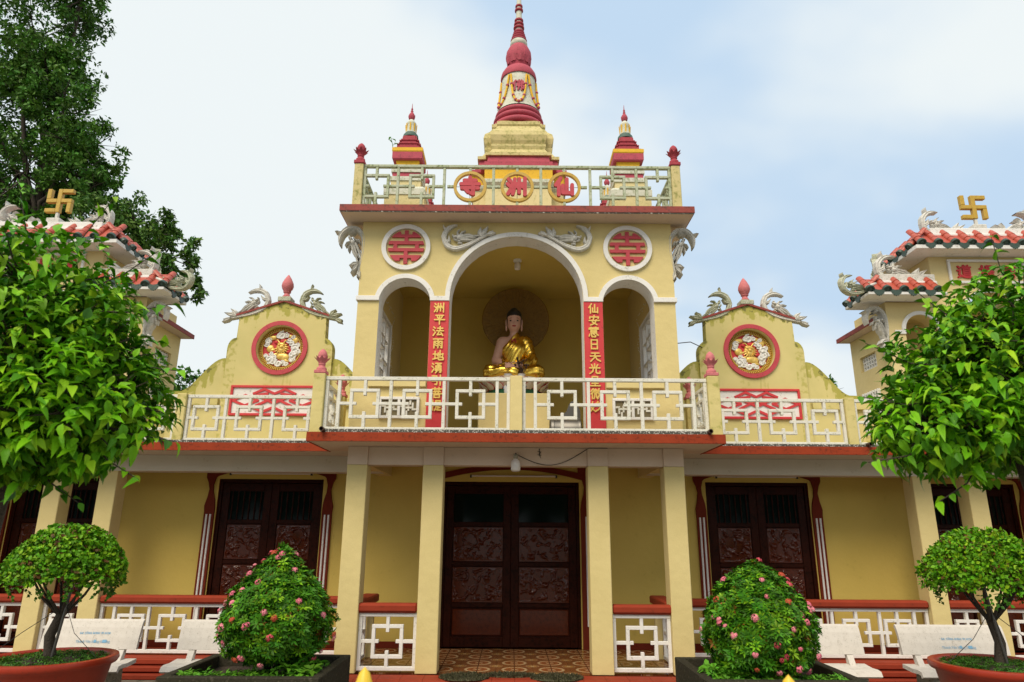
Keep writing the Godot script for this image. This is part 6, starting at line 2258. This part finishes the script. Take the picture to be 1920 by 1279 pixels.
	# strings of little lamps round the side windows
	for s in [-1.0, 1.0]:
		var m := MB.new()
		var rr := RandomNumberGenerator.new()
		rr.seed = 31
		for k in 60:
			var f := k / 60.0
			var z := -11.98 - 0.10 * sin(f * 30.0) if f < 0.7 else lerpf(-11.9, -10.65, (f - 0.7) / 0.3)
			var y := lerpf(4.3, 5.95, f / 0.7) if f < 0.7 else 5.95 - 0.03 * sin(f * 90)
			m.lump(Vector3(s * 2.242, y + rr.randf_range(-0.02, 0.02), z + rr.randf_range(-0.02, 0.02)), Vector3(0.006, 0.011, 0.009), Basis(), 5, 4)
		for k in 22:
			m.lump(Vector3(s * 2.242, lerpf(4.3, 5.9, k / 22.0), -10.68 + rr.randf_range(-0.03, 0.03)), Vector3(0.006, 0.012, 0.009), Basis(), 5, 4)
		solo("lamp_string", m.mesh(), M.led, "string of tiny unlit white lamps round the %s inner window" % ("left" if s < 0 else "right"), "light string", Vector3.ZERO, "lamp strings in the pavilion")
	var c := thing("ceiling_lamp", "small round ceiling lamp under the crown of the big arch", "lamp", Vector3(0.02, 6.64, -11.0))
	part(c, "fitting", lathed([Vector2(0.0, 0.0), Vector2(0.07, 0.0), Vector2(0.07, -0.03), Vector2(0.05, -0.05)], 18), M.white)
	part(c, "bulb", lathed([Vector2(0.045, -0.05), Vector2(0.055, -0.10), Vector2(0.05, -0.17), Vector2(0.0, -0.19)], 18), M.bulb)
	# couplet boards on the inner piers
	var texts := [["zhou", "ping", "fa", "yu", "di", "yong", "yin", "pu", "ti"], ["xian", "an", "hui", "ri", "tian", "guang", "cheng", "wei", "miao"]]
	for i in 2:
		var s := -1.0 if i == 0 else 1.0
		var b := thing("couplet_board", "tall red couplet board with golden characters on the pier %s of the statue" % ("left" if i == 0 else "right"), "sign", Vector3(s * 1.18, 0, -10.0), "red couplet boards")
		bpart(b, "board", M.couplet, -0.146, 0.146, TERRACE + 0.13, 5.528, 0.001, 0.022, 0.003)
		for k in 9:
			part(b, "character", glyph(texts[i][k], 0.165, 6.2, 0.016), M.gilt, Vector3(0.008 * sin(k * 2.0), 5.415 - k * 0.190, 0.0221))

# ---------------------------------------------------------------- lamps, cables, mats
func build_small_fittings() -> void:
	var b := thing("porch_bulb", "white bulb lamp hanging from the beam over the main door", "lamp", Vector3(0.0, 3.19, -9.93))
	part(b, "holder", lathed([Vector2(0.0, 0.0), Vector2(0.03, -0.005), Vector2(0.035, -0.05), Vector2(0.028, -0.075)], 16), M.bench_leg)
	part(b, "bulb", lathed([Vector2(0.027, -0.07), Vector2(0.06, -0.105), Vector2(0.068, -0.15), Vector2(0.068, -0.23), Vector2(0.05, -0.25), Vector2(0.0, -0.255)], 20), M.bulb)
	bpart(b, "arm", M.darkmetal, -0.012, 0.012, -0.012, 0.012, -0.098, 0.0, 0.002)
	var c := MB.new()
	var pts := []
	for k in 15:
		var f := k / 14.0
		pts.append(Vector3(0.02 + 0.98 * f, 3.19 + 0.06 * f - 0.18 * sin(f * PI), -10.025 + 0.02 * sin(f * PI)))
	pts.append(Vector3(1.06, 3.285, -9.99))
	pts.append(Vector3(1.33, 3.285, -9.985))
	var rd := []
	for k in pts.size():
		rd.append(0.005)
	c.tube(pts, rd, 5)
	solo("power_cable", c.mesh(), M.cable, "thin black cable sagging from the porch bulb to the right column", "cable")
	# fluorescent battens over the doors
	for e in [[-0.02, 3.045, 0.76, "main door"], [-4.25, 3.06, 0.72, "left side door"], [4.22, 3.06, 0.72, "right side door"]]:
		var t := thing("tube_light", "unlit fluorescent tube light over the %s" % e[3], "lamp", Vector3(e[0], e[1], -12.14), "tube lights over the doors")
		bpart(t, "batten", M.tubewhite, -e[2], e[2], 0.0, 0.03, -0.05, -0.012, 0.003)
		var tb := MB.new()
		tb.tube([Vector3(-e[2] + 0.03, 0.01, 0.006), Vector3(e[2] - 0.03, 0.01, 0.006)], [0.013, 0.013], 8)
		part(t, "tube", tb.mesh(), M.bulb)
		for s in [-1.0, 1.0]:
			bpart(t, "end_cap", M.darkmetal, s * e[2], s * (e[2] - 0.03), -0.02, 0.032, -0.012, 0.022, 0.002)
	# wire from pavilion to the right gable
	var w := MB.new()
	w.tube([Vector3(2.45, 4.95, -10.9), Vector3(2.75, 5.22, -11.2), Vector3(3.05, 5.33, -11.5), Vector3(3.35, 5.30, -11.78)], [0.008, 0.008, 0.008, 0.008], 5)
	solo("overhead_wire", w.mesh(), M.cable, "thin black wire curving from the pavilion to the right gable", "cable")
	# drain spouts at the slab corners
	for s in [-1.0, 1.0]:
		var d := MB.new()
		d.xf = Transform3D(Basis(Vector3.RIGHT, PI / 2), Vector3.ZERO)
		d.lathe([Vector2(0.0, -0.08), Vector2(0.028, -0.08), Vector2(0.032, 0.08), Vector2(0.024, 0.08), Vector2(0.022, 0.0), Vector2(0.0, 0.0)], 14)
		solo("drain_spout", d.mesh(), M.darkfoil, "small dark drain spout at the %s end of the balcony edge" % ("left" if s < 0 else "right"), "pipe", Vector3(s * 2.66, TERRACE + 0.035, -9.40), "drain spouts on the slab edges")
		solo("drain_spout", d.mesh(), M.darkfoil, "small dark drain spout on the %s terrace edge by the post" % ("left" if s < 0 else "right"), "pipe", Vector3(s * 5.45, TERRACE + 0.035, -10.60), "drain spouts on the slab edges")
	# a seedling rooted in the roof
	var sprout := MB.new()
	var wr := RandomNumberGenerator.new()
	wr.seed = 3
	sprout.tube([Vector3(0, 0, 0), Vector3(-0.02, 0.12, 0), Vector3(-0.05, 0.24, 0.02)], [0.006, 0.005, 0.002], 5)
	sprout.tube([Vector3(-0.01, 0.08, 0), Vector3(0.04, 0.17, 0)], [0.004, 0.002], 4)
	for e in [Vector3(-0.05, 0.24, 0.02), Vector3(-0.04, 0.20, 0), Vector3(0.04, 0.17, 0), Vector3(-0.02, 0.13, 0), Vector3(0.01, 0.10, 0)]:
		leaf_into(sprout, Transform3D(aim(unit(wr) + Vector3(-0.3, 0.1, 0.3), Vector3.UP), e), 0.085, 0.036, 0.4)
	solo("seedling", sprout.mesh(), M.leaf2, "small green seedling sprouting from the front left corner stupa", "plant", Vector3(-2.13, 8.42, -10.42))
	# lizard on the beam
	var z := MB.new()
	z.tube([Vector3(0.0, 0.03, 0), Vector3(0.008, 0.0, 0.003), Vector3(0.0, -0.03, 0.002), Vector3(0.022, -0.085, 0)], [0.005, 0.012, 0.008, 0.002], 6)
	z.lump(Vector3(0.0, 0.045, 0.002), Vector3(0.009, 0.014, 0.007), Basis(), 7, 5)
	for e in [[-0.03, 0.02], [0.03, 0.012], [-0.028, -0.03], [0.03, -0.035]]:
		z.tube([Vector3(0, e[1] - 0.005, 0), Vector3(e[0], e[1], 0)], [0.005, 0.003], 4)
	solo("gecko", z.mesh(), M.cable, "small dark gecko on the pale beam above the main door", "gecko", Vector3(0.345, 3.22, -10.026))
	# shaggy door mats
	var k := 0
	for e in [[-0.66, -9.80, 0.33, 0.25, "brown and white left of the three"], [-0.07, -9.93, 0.33, 0.14, "dark green in the middle of the three"], [0.55, -9.80, 0.35, 0.24, "dark green right of the three"]]:
		var m := MB.new()
		var rr := RandomNumberGenerator.new()
		rr.seed = 90 + k
		for q in 1500:
			var a := rr.randf_range(0, TAU)
			var u := sqrt(rr.randf())
			var p := Vector3(cos(a) * u * e[2], 0.0, sin(a) * u * e[3])
			var o := Vector3(rr.randf_range(-0.03, 0.03), rr.randf_range(0.02, 0.055), rr.randf_range(-0.01, 0.05))
			var sd := Vector3(rr.randf_range(-1, 1), 0, rr.randf_range(-1, 1)).normalized() * 0.009
			m.tri(p - sd, p + sd, p + o, Vector3(0.1, 1, 0.5))
		var disc := PackedVector2Array()
		for q in 28:
			disc.append(Vector2(cos(TAU * q / 28) * e[2], sin(TAU * q / 28) * e[3]))
		m.xf = Transform3D(Basis(Vector3.RIGHT, -PI / 2), Vector3.ZERO)
		m.extrude(disc, 0.0, 0.014)
		solo("door_mat", m.mesh(), M.mat, "shaggy oval door mat, %s before the main door" % e[4], "mat", Vector3(e[0], FLOOR + 0.002, e[1]), "shaggy door mats")
		k += 1

# ---------------------------------------------------------------- planters, pots, benches in front
func build_yard() -> void:
	for s in [-1.0, 1.0]:
		var side: String = "left" if s < 0 else "right"
		var cx := -2.83 if s < 0 else 2.77
		var p := thing("planter_box", "square dark concrete planter box under the %s flowering bush" % side, "planter", Vector3(cx, 0, -8.35), "square concrete planters")
		var hw := 0.83
		for e in [[-hw, hw, -0.72, -0.62], [-hw, hw, 0.62, 0.72]]:
			bpart(p, "side", M.planter, e[0], e[1], 0.0, 0.65, e[2], e[3], 0.01)
		for e in [-1.0, 1.0]:
			bpart(p, "side", M.planter, e * hw, e * (hw - 0.10), 0.0, 0.649, -0.619, 0.619, 0.01)
		var so := MB.new()
		var n := FastNoiseLite.new()
		n.seed = 4
		n.frequency = 3.0
		for i in 14:
			for j in 12:
				var q := []
				for d in [[0, 0], [1, 0], [1, 1], [0, 1]]:
					var x: float = lerpf(-0.735, 0.735, (i + d[0]) / 14.0)
					var z: float = lerpf(-0.622, 0.622, (j + d[1]) / 12.0)
					q.append(Vector3(x, 0.52 + 0.05 * n.get_noise_2d(x, z), z))
				so.quad(q[0], q[1], q[2], q[3], Vector3.UP)
		part(p, "soil", so.mesh(), M.soil)
		weeds(p, Rect2(-0.70, 0.25, 1.40, 0.36), 0.57, 300, 61 + int(s), 1.15)
		weeds(p, Rect2(0.30 if s < 0 else -0.70, 0.0, 0.40, 0.5), 0.62, 60, 71 + int(s), 1.7)
		if s < 0:
			flowering_bush("rounded green bush dotted with pink flowers in the left planter", Vector3(-2.68, 0.62, -8.25), [[0.10, 0.30], [0.22, 0.56], [0.48, 0.68], [0.72, 0.60], [0.95, 0.40], [1.12, 0.20], [1.28, 0.0]], 501, 38)
		else:
			flowering_bush("rounded green bush dotted with pink flowers in the right planter", Vector3(2.72, 0.62, -8.25), [[0.0, 0.36], [0.15, 0.58], [0.42, 0.67], [0.66, 0.60], [0.90, 0.42], [1.04, 0.24], [1.15, 0.0]], 611, 38)
		# red pot with its umbrella tree
		var px := -5.12 if s < 0 else 5.30
		var t := thing("clay_pot", "wide glazed red pot at the %s edge of the yard" % side, "pot", Vector3(px, 0, -8.2), "wide red pots")
		t.scale.y = 1.07
		part(t, "body", lathed([Vector2(0.0, 0.0), Vector2(0.40, 0.0), Vector2(0.44, 0.05), Vector2(0.56, 0.38), Vector2(0.61, 0.60), Vector2(0.66, 0.625), Vector2(0.68, 0.66), Vector2(0.67, 0.695), Vector2(0.62, 0.70), Vector2(0.59, 0.67), Vector2(0.575, 0.60), Vector2(0.0, 0.60)], 44), M.clay)
		part(t, "soil", lathed([Vector2(0.0, 0.70), Vector2(0.25, 0.69), Vector2(0.45, 0.66), Vector2(0.585, 0.63)], 24), M.soil)
		var r := RandomNumberGenerator.new()
		r.seed = 15
		var xs: Array = []
		var cs: Array = []
		for k in 700:
			var a := r.randf_range(0, TAU)
			var q := sqrt(r.randf()) * 0.56
			xs.append(Transform3D(aim(Vector3(r.randf_range(-0.6, 0.6), 1, r.randf_range(-0.6, 0.6)), Vector3(0, 0, 1) + unit(r) * 0.4).scaled(Vector3.ONE * r.randf_range(0.4, 0.9)), Vector3(cos(a) * q, 0.695 - 0.05 * q, sin(a) * q)))
			cs.append(green(r, Color(0.05, 0.15, 0.014), 0.4))
		swarm(t, "moss", rosette(19, 6, 0.06, 0.014, 0.6), M.leaf, xs, cs)
		topiary("umbrella-clipped green tree growing in the %s red pot" % side, Vector3(px + 0.02, 0.73, -8.2), 0.62, 0.90, 1.41, 700 + int(s), 1.0 if s < 0 else -0.6)
	# four benches along the porch
	bench(Vector3(-5.70, 0, -9.75), 1.30, "pale stone bench with faded blue lettering behind the left red pot", true)
	bench(Vector3(-3.86, 0, -9.75), 1.30, "pale stone bench half hidden by the left flowering bush", false)
	bench(Vector3(4.02, 0, -9.75), 1.30, "pale stone bench half hidden by the right flowering bush", false)
	bench(Vector3(5.90, 0, -9.75), 1.44, "pale stone bench with faded blue lettering behind the right red pot", true)
	# gilded spear heads of the fence before the camera
	for e in [[-0.452, -2.0, 1.712], [0.678, -2.0, 1.70]]:
		var t := thing("fence_spear", "golden spear head of the low fence at the bottom edge, %s one" % ("left" if e[0] < 0 else "right"), "fence spear", Vector3(e[0], 0, e[1]), "golden fence spears")
		part(t, "rod", bmesh(Vector3(0.02, e[2] - 0.10, 0.02), 0.003), M.darkmetal, Vector3(0, (e[2] - 0.10) / 2, 0))
		part(t, "spear_head", lathed([Vector2(0.012, e[2] - 0.11), Vector2(0.030, e[2] - 0.085), Vector2(0.026, e[2] - 0.05), Vector2(0.014, e[2] - 0.015), Vector2(0.0, e[2])], 14), M.gilt_plain)

func bench(at: Vector3, L: float, label: String, lettered: bool) -> void:
	var b := thing("stone_bench", label, "bench", at, "pale stone benches")
	# curved back and seat slabs, drawn in section
	var slab := func(sec: Array, thick: float) -> ArrayMesh:
		var m := MB.new()
		var prev: Array = []
		for i in sec.size():
			var p: Vector2 = sec[i]
			var d: Vector2 = (sec[mini(i + 1, sec.size() - 1)] - sec[maxi(i - 1, 0)]).normalized()
			var nn := Vector2(-d.y, d.x) * thick / 2
			var ring := [Vector3(-L / 2, p.y + nn.y, p.x + nn.x), Vector3(L / 2, p.y + nn.y, p.x + nn.x), Vector3(L / 2, p.y - nn.y, p.x - nn.x), Vector3(-L / 2, p.y - nn.y, p.x - nn.x)]
			var n3 := Vector3(0, nn.y, nn.x)
			if not prev.is_empty():
				m.quad(prev[0], prev[1], ring[1], ring[0], n3)
				m.quad(prev[2], prev[3], ring[3], ring[2], -n3)
				m.quad(prev[1], prev[2], ring[2], ring[1], Vector3.RIGHT)
				m.quad(prev[0], prev[3], ring[3], ring[0], Vector3.LEFT)
			if i == 0 or i == sec.size() - 1:
				m.quad(ring[0], ring[1], ring[2], ring[3], Vector3(0, d.y, d.x) * (-1.0 if i == 0 else 1.0))
			prev = ring
		return m.mesh()
	part(b, "seat", slab.call([Vector2(-0.22, 0.42), Vector2(0.0, 0.40), Vector2(0.14, 0.405), Vector2(0.20, 0.395), Vector2(0.225, 0.35)], 0.05), M.bench)
	part(b, "backrest", slab.call([Vector2(-0.19, 0.56), Vector2(-0.22, 0.70), Vector2(-0.255, 0.82), Vector2(-0.285, 0.89), Vector2(-0.315, 0.905)], 0.045), M.bench)
	for s in [-1.0, 1.0]:
		var x: float = s * (L / 2 - 0.20)
		var leg := MB.new()
		leg.extrude(PackedVector2Array([Vector2(-0.22, 0.0), Vector2(-0.10, 0.0), Vector2(-0.08, 0.22), Vector2(0.06, 0.22), Vector2(0.10, 0.0), Vector2(0.20, 0.0), Vector2(0.17, 0.37), Vector2(-0.20, 0.385)]), -0.045, 0.045)
		part(b, "leg", leg.mesh(), M.bench_leg, Vector3(x, 0, 0), Basis(Vector3(0, 0, 1), Vector3.UP, Vector3(-1, 0, 0)))
		var arm := MB.new()
		arm.extrude(PackedVector2Array([Vector2(-0.20, 0.43), Vector2(-0.10, 0.43), Vector2(-0.20, 0.60), Vector2(-0.25, 0.75), Vector2(-0.30, 0.75), Vector2(-0.25, 0.58)]), -0.04, 0.04)
		part(b, "back_support", arm.mesh(), M.bench, Vector3(x, 0, 0), Basis(Vector3(0, 0, 1), Vector3.UP, Vector3(-1, 0, 0)))
	if lettered:
		var f := SystemFont.new()
		f.font_names = PackedStringArray(["Droid Sans"])
		f.font_weight = 700
		var g := SystemFont.new()
		g.font_names = PackedStringArray(["Droid Serif"])
		g.font_italic = true
		for e in [["Gđ. CÔNG MINH TP.HCM", 0.755, f, 6.4], ["Thanh Vân Hồng Dương", 0.655, g, 5.2]]:
			var tm := TextMesh.new()
			tm.text = e[0]
			tm.font = e[2]
			tm.font_size = 16
			tm.pixel_size = 0.0022 if e[2] == f else 0.0024
			tm.depth = 0.001
			var y: float = e[1]
			part(b, "lettering", tm, M.blueprint, Vector3(0.05, y, -0.181 - (y - 0.655) * 0.29), Basis(Vector3.RIGHT, -0.25))

# ---------------------------------------------------------------- trees
func build_trees() -> void:
	near_tree("leafy_tree", "bright green leafy tree close to the camera on the left", Vector3(-2.7, 0, -3.3),
		[[Vector3(-2.42, 2.78, -3.25), Vector3(0.62, 0.50, 0.50), 1500], [Vector3(-2.08, 2.62, -3.15), Vector3(0.40, 0.30, 0.38), 650], [Vector3(-2.50, 3.20, -3.3), Vector3(0.45, 0.36, 0.42), 620], [Vector3(-2.16, 2.95, -3.3), Vector3(0.22, 0.24, 0.25), 160], [Vector3(-2.35, 2.46, -3.2), Vector3(0.40, 0.18, 0.34), 420]],
		[[Vector3(-2.35, 3.35, -3.2), Vector3(-2.12, 3.72, -3.2)], [Vector3(-2.5, 3.4, -3.2), Vector3(-2.55, 3.74, -3.1)], [Vector3(-2.2, 3.1, -3.2), Vector3(-1.72, 3.12, -3.15)], [Vector3(-2.1, 2.9, -3.2), Vector3(-1.66, 2.80, -3.2)], [Vector3(-2.1, 2.6, -3.1), Vector3(-1.58, 2.45, -3.1)], [Vector3(-2.2, 3.2, -3.2), Vector3(-1.85, 3.42, -3.2)], [Vector3(-2.3, 2.4, -3.2), Vector3(-2.0, 2.18, -3.15)], [Vector3(-2.0, 2.5, -3.1), Vector3(-1.72, 2.28, -3.1)]], 31, EYE)
	near_tree("leafy_tree", "bright green leafy tree close to the camera on the right", Vector3(2.75, 0, -3.5),
		[[Vector3(2.50, 2.80, -3.45), Vector3(0.58, 0.44, 0.48), 1500], [Vector3(2.06, 2.60, -3.35), Vector3(0.33, 0.24, 0.32), 560], [Vector3(2.68, 3.12, -3.5), Vector3(0.45, 0.36, 0.42), 560], [Vector3(2.36, 2.96, -3.4), Vector3(0.28, 0.26, 0.30), 260]],
		[[Vector3(2.6, 3.3, -3.4), Vector3(2.52, 3.62, -3.4)], [Vector3(2.3, 3.1, -3.4), Vector3(2.05, 3.32, -3.4)], [Vector3(2.2, 2.9, -3.4), Vector3(1.76, 3.02, -3.4)], [Vector3(2.1, 2.7, -3.3), Vector3(1.64, 2.72, -3.3)], [Vector3(2.0, 2.5, -3.3), Vector3(1.64, 2.40, -3.3)], [Vector3(2.2, 2.45, -3.3), Vector3(1.95, 2.22, -3.3)], [Vector3(2.4, 2.5, -3.3), Vector3(2.5, 2.30, -3.3)], [Vector3(2.7, 3.4, -3.4), Vector3(2.85, 3.68, -3.4)]], 57, EYE)
	far_tree("tall_tree", "tall dark green tree rising behind the left tower", Vector3(-18.3, 0, -24), Vector3(-18.2, 12.5, -24),
		[[Vector3(-20.0, 21.8, -24), Vector3(3.0, 2.6, 2.6), 760], [Vector3(-18.6, 19.4, -23.4), Vector3(1.7, 1.7, 1.9), 620], [Vector3(-21.5, 18.5, -24), Vector3(2.2, 2.4, 2.2), 460], [Vector3(-17.0, 16.3, -23.5), Vector3(1.7, 1.6, 1.8), 560], [Vector3(-19.4, 15.6, -24), Vector3(1.9, 1.7, 2.0), 300], [Vector3(-16.4, 14.4, -23.5), Vector3(1.2, 1.2, 1.4), 300], [Vector3(-20.5, 13.0, -24), Vector3(2.0, 1.6, 2.0), 420], [Vector3(-18.4, 23.8, -24), Vector3(1.4, 1.6, 1.6), 600], [Vector3(-17.6, 17.8, -23.2), Vector3(1.6, 1.5, 1.7), 420], [Vector3(-18.4, 15.0, -23.2), Vector3(2.0, 1.6, 1.7), 340], [Vector3(-16.6, 15.2, -23.4), Vector3(1.2, 1.2, 1.4), 280], [Vector3(-20.8, 16.0, -23.6), Vector3(2.0, 1.8, 1.8), 360], [Vector3(-19.6, 19.8, -23.2), Vector3(2.0, 1.8, 1.6), 400], [Vector3(-17.4, 12.8, -23.4), Vector3(1.5, 1.2, 1.4), 400]], 41, 0.36, Color(0.065, 0.165, 0.020), 0.17)
	far_tree("tall_tree", "airy tree behind the left tower, lower and nearer the gable", Vector3(-13.6, 0, -22), Vector3(-13.4, 8.6, -22),
		[[Vector3(-13.2, 12.2, -22), Vector3(1.5, 1.1, 1.4), 640], [Vector3(-14.2, 11.6, -22), Vector3(1.6, 1.4, 1.3), 520], [Vector3(-11.9, 11.2, -22), Vector3(1.0, 0.8, 1.1), 230], [Vector3(-14.6, 12.6, -22), Vector3(1.4, 1.1, 1.3), 340], [Vector3(-11.2, 10.2, -22), Vector3(0.8, 0.6, 0.8), 130], [Vector3(-12.8, 10.4, -22), Vector3(1.3, 0.8, 1.2), 240], [Vector3(-14.9, 10.9, -22), Vector3(1.3, 1.0, 1.2), 260]], 43, 0.22, Color(0.075, 0.165, 0.024), 0.15)
	far_tree("round_tree", "small round tree seen between left tower and gable", Vector3(-10.2, 0, -20), Vector3(-10.2, 4.0, -20),
		[[Vector3(-10.6, 6.3, -20), Vector3(0.9, 0.8, 0.9), 260], [Vector3(-9.6, 6.0, -20), Vector3(1.0, 0.7, 0.9), 240], [Vector3(-9.0, 5.6, -20), Vector3(0.7, 0.5, 0.8), 120]], 47, 0.14, Color(0.055, 0.15, 0.022), 0.13)
	far_tree("round_tree", "small tree just showing over the right gable's shoulder", Vector3(9.7, 0, -20), Vector3(9.7, 4.0, -20),
		[[Vector3(9.45, 6.0, -20), Vector3(0.6, 0.6, 0.8), 150], [Vector3(10.2, 5.5, -20), Vector3(0.7, 0.5, 0.8), 130]], 53, 0.12, Color(0.055, 0.15, 0.022), 0.13)
	# trees across the yard, behind the camera: they darken what the doors mirror
	for k in 8:
		var x := -24.5 + 7.0 * k
		var z := 17.0 + 3.0 * (k % 2)
		far_tree("yard_tree", "broad green tree across the yard, outside the picture, facing the temple front", Vector3(x, 0, z), Vector3(x, 2.6, z),
			[[Vector3(x - 2.2, 4.6, z), Vector3(2.6, 2.0, 2.2), 420], [Vector3(x + 2.2, 4.9, z), Vector3(2.6, 2.1, 2.2), 420], [Vector3(x, 6.4, z), Vector3(2.4, 1.6, 2.0), 340]], 400 + k, 0.3, Color(0.05, 0.13, 0.012), 0.34, "trees across the yard")
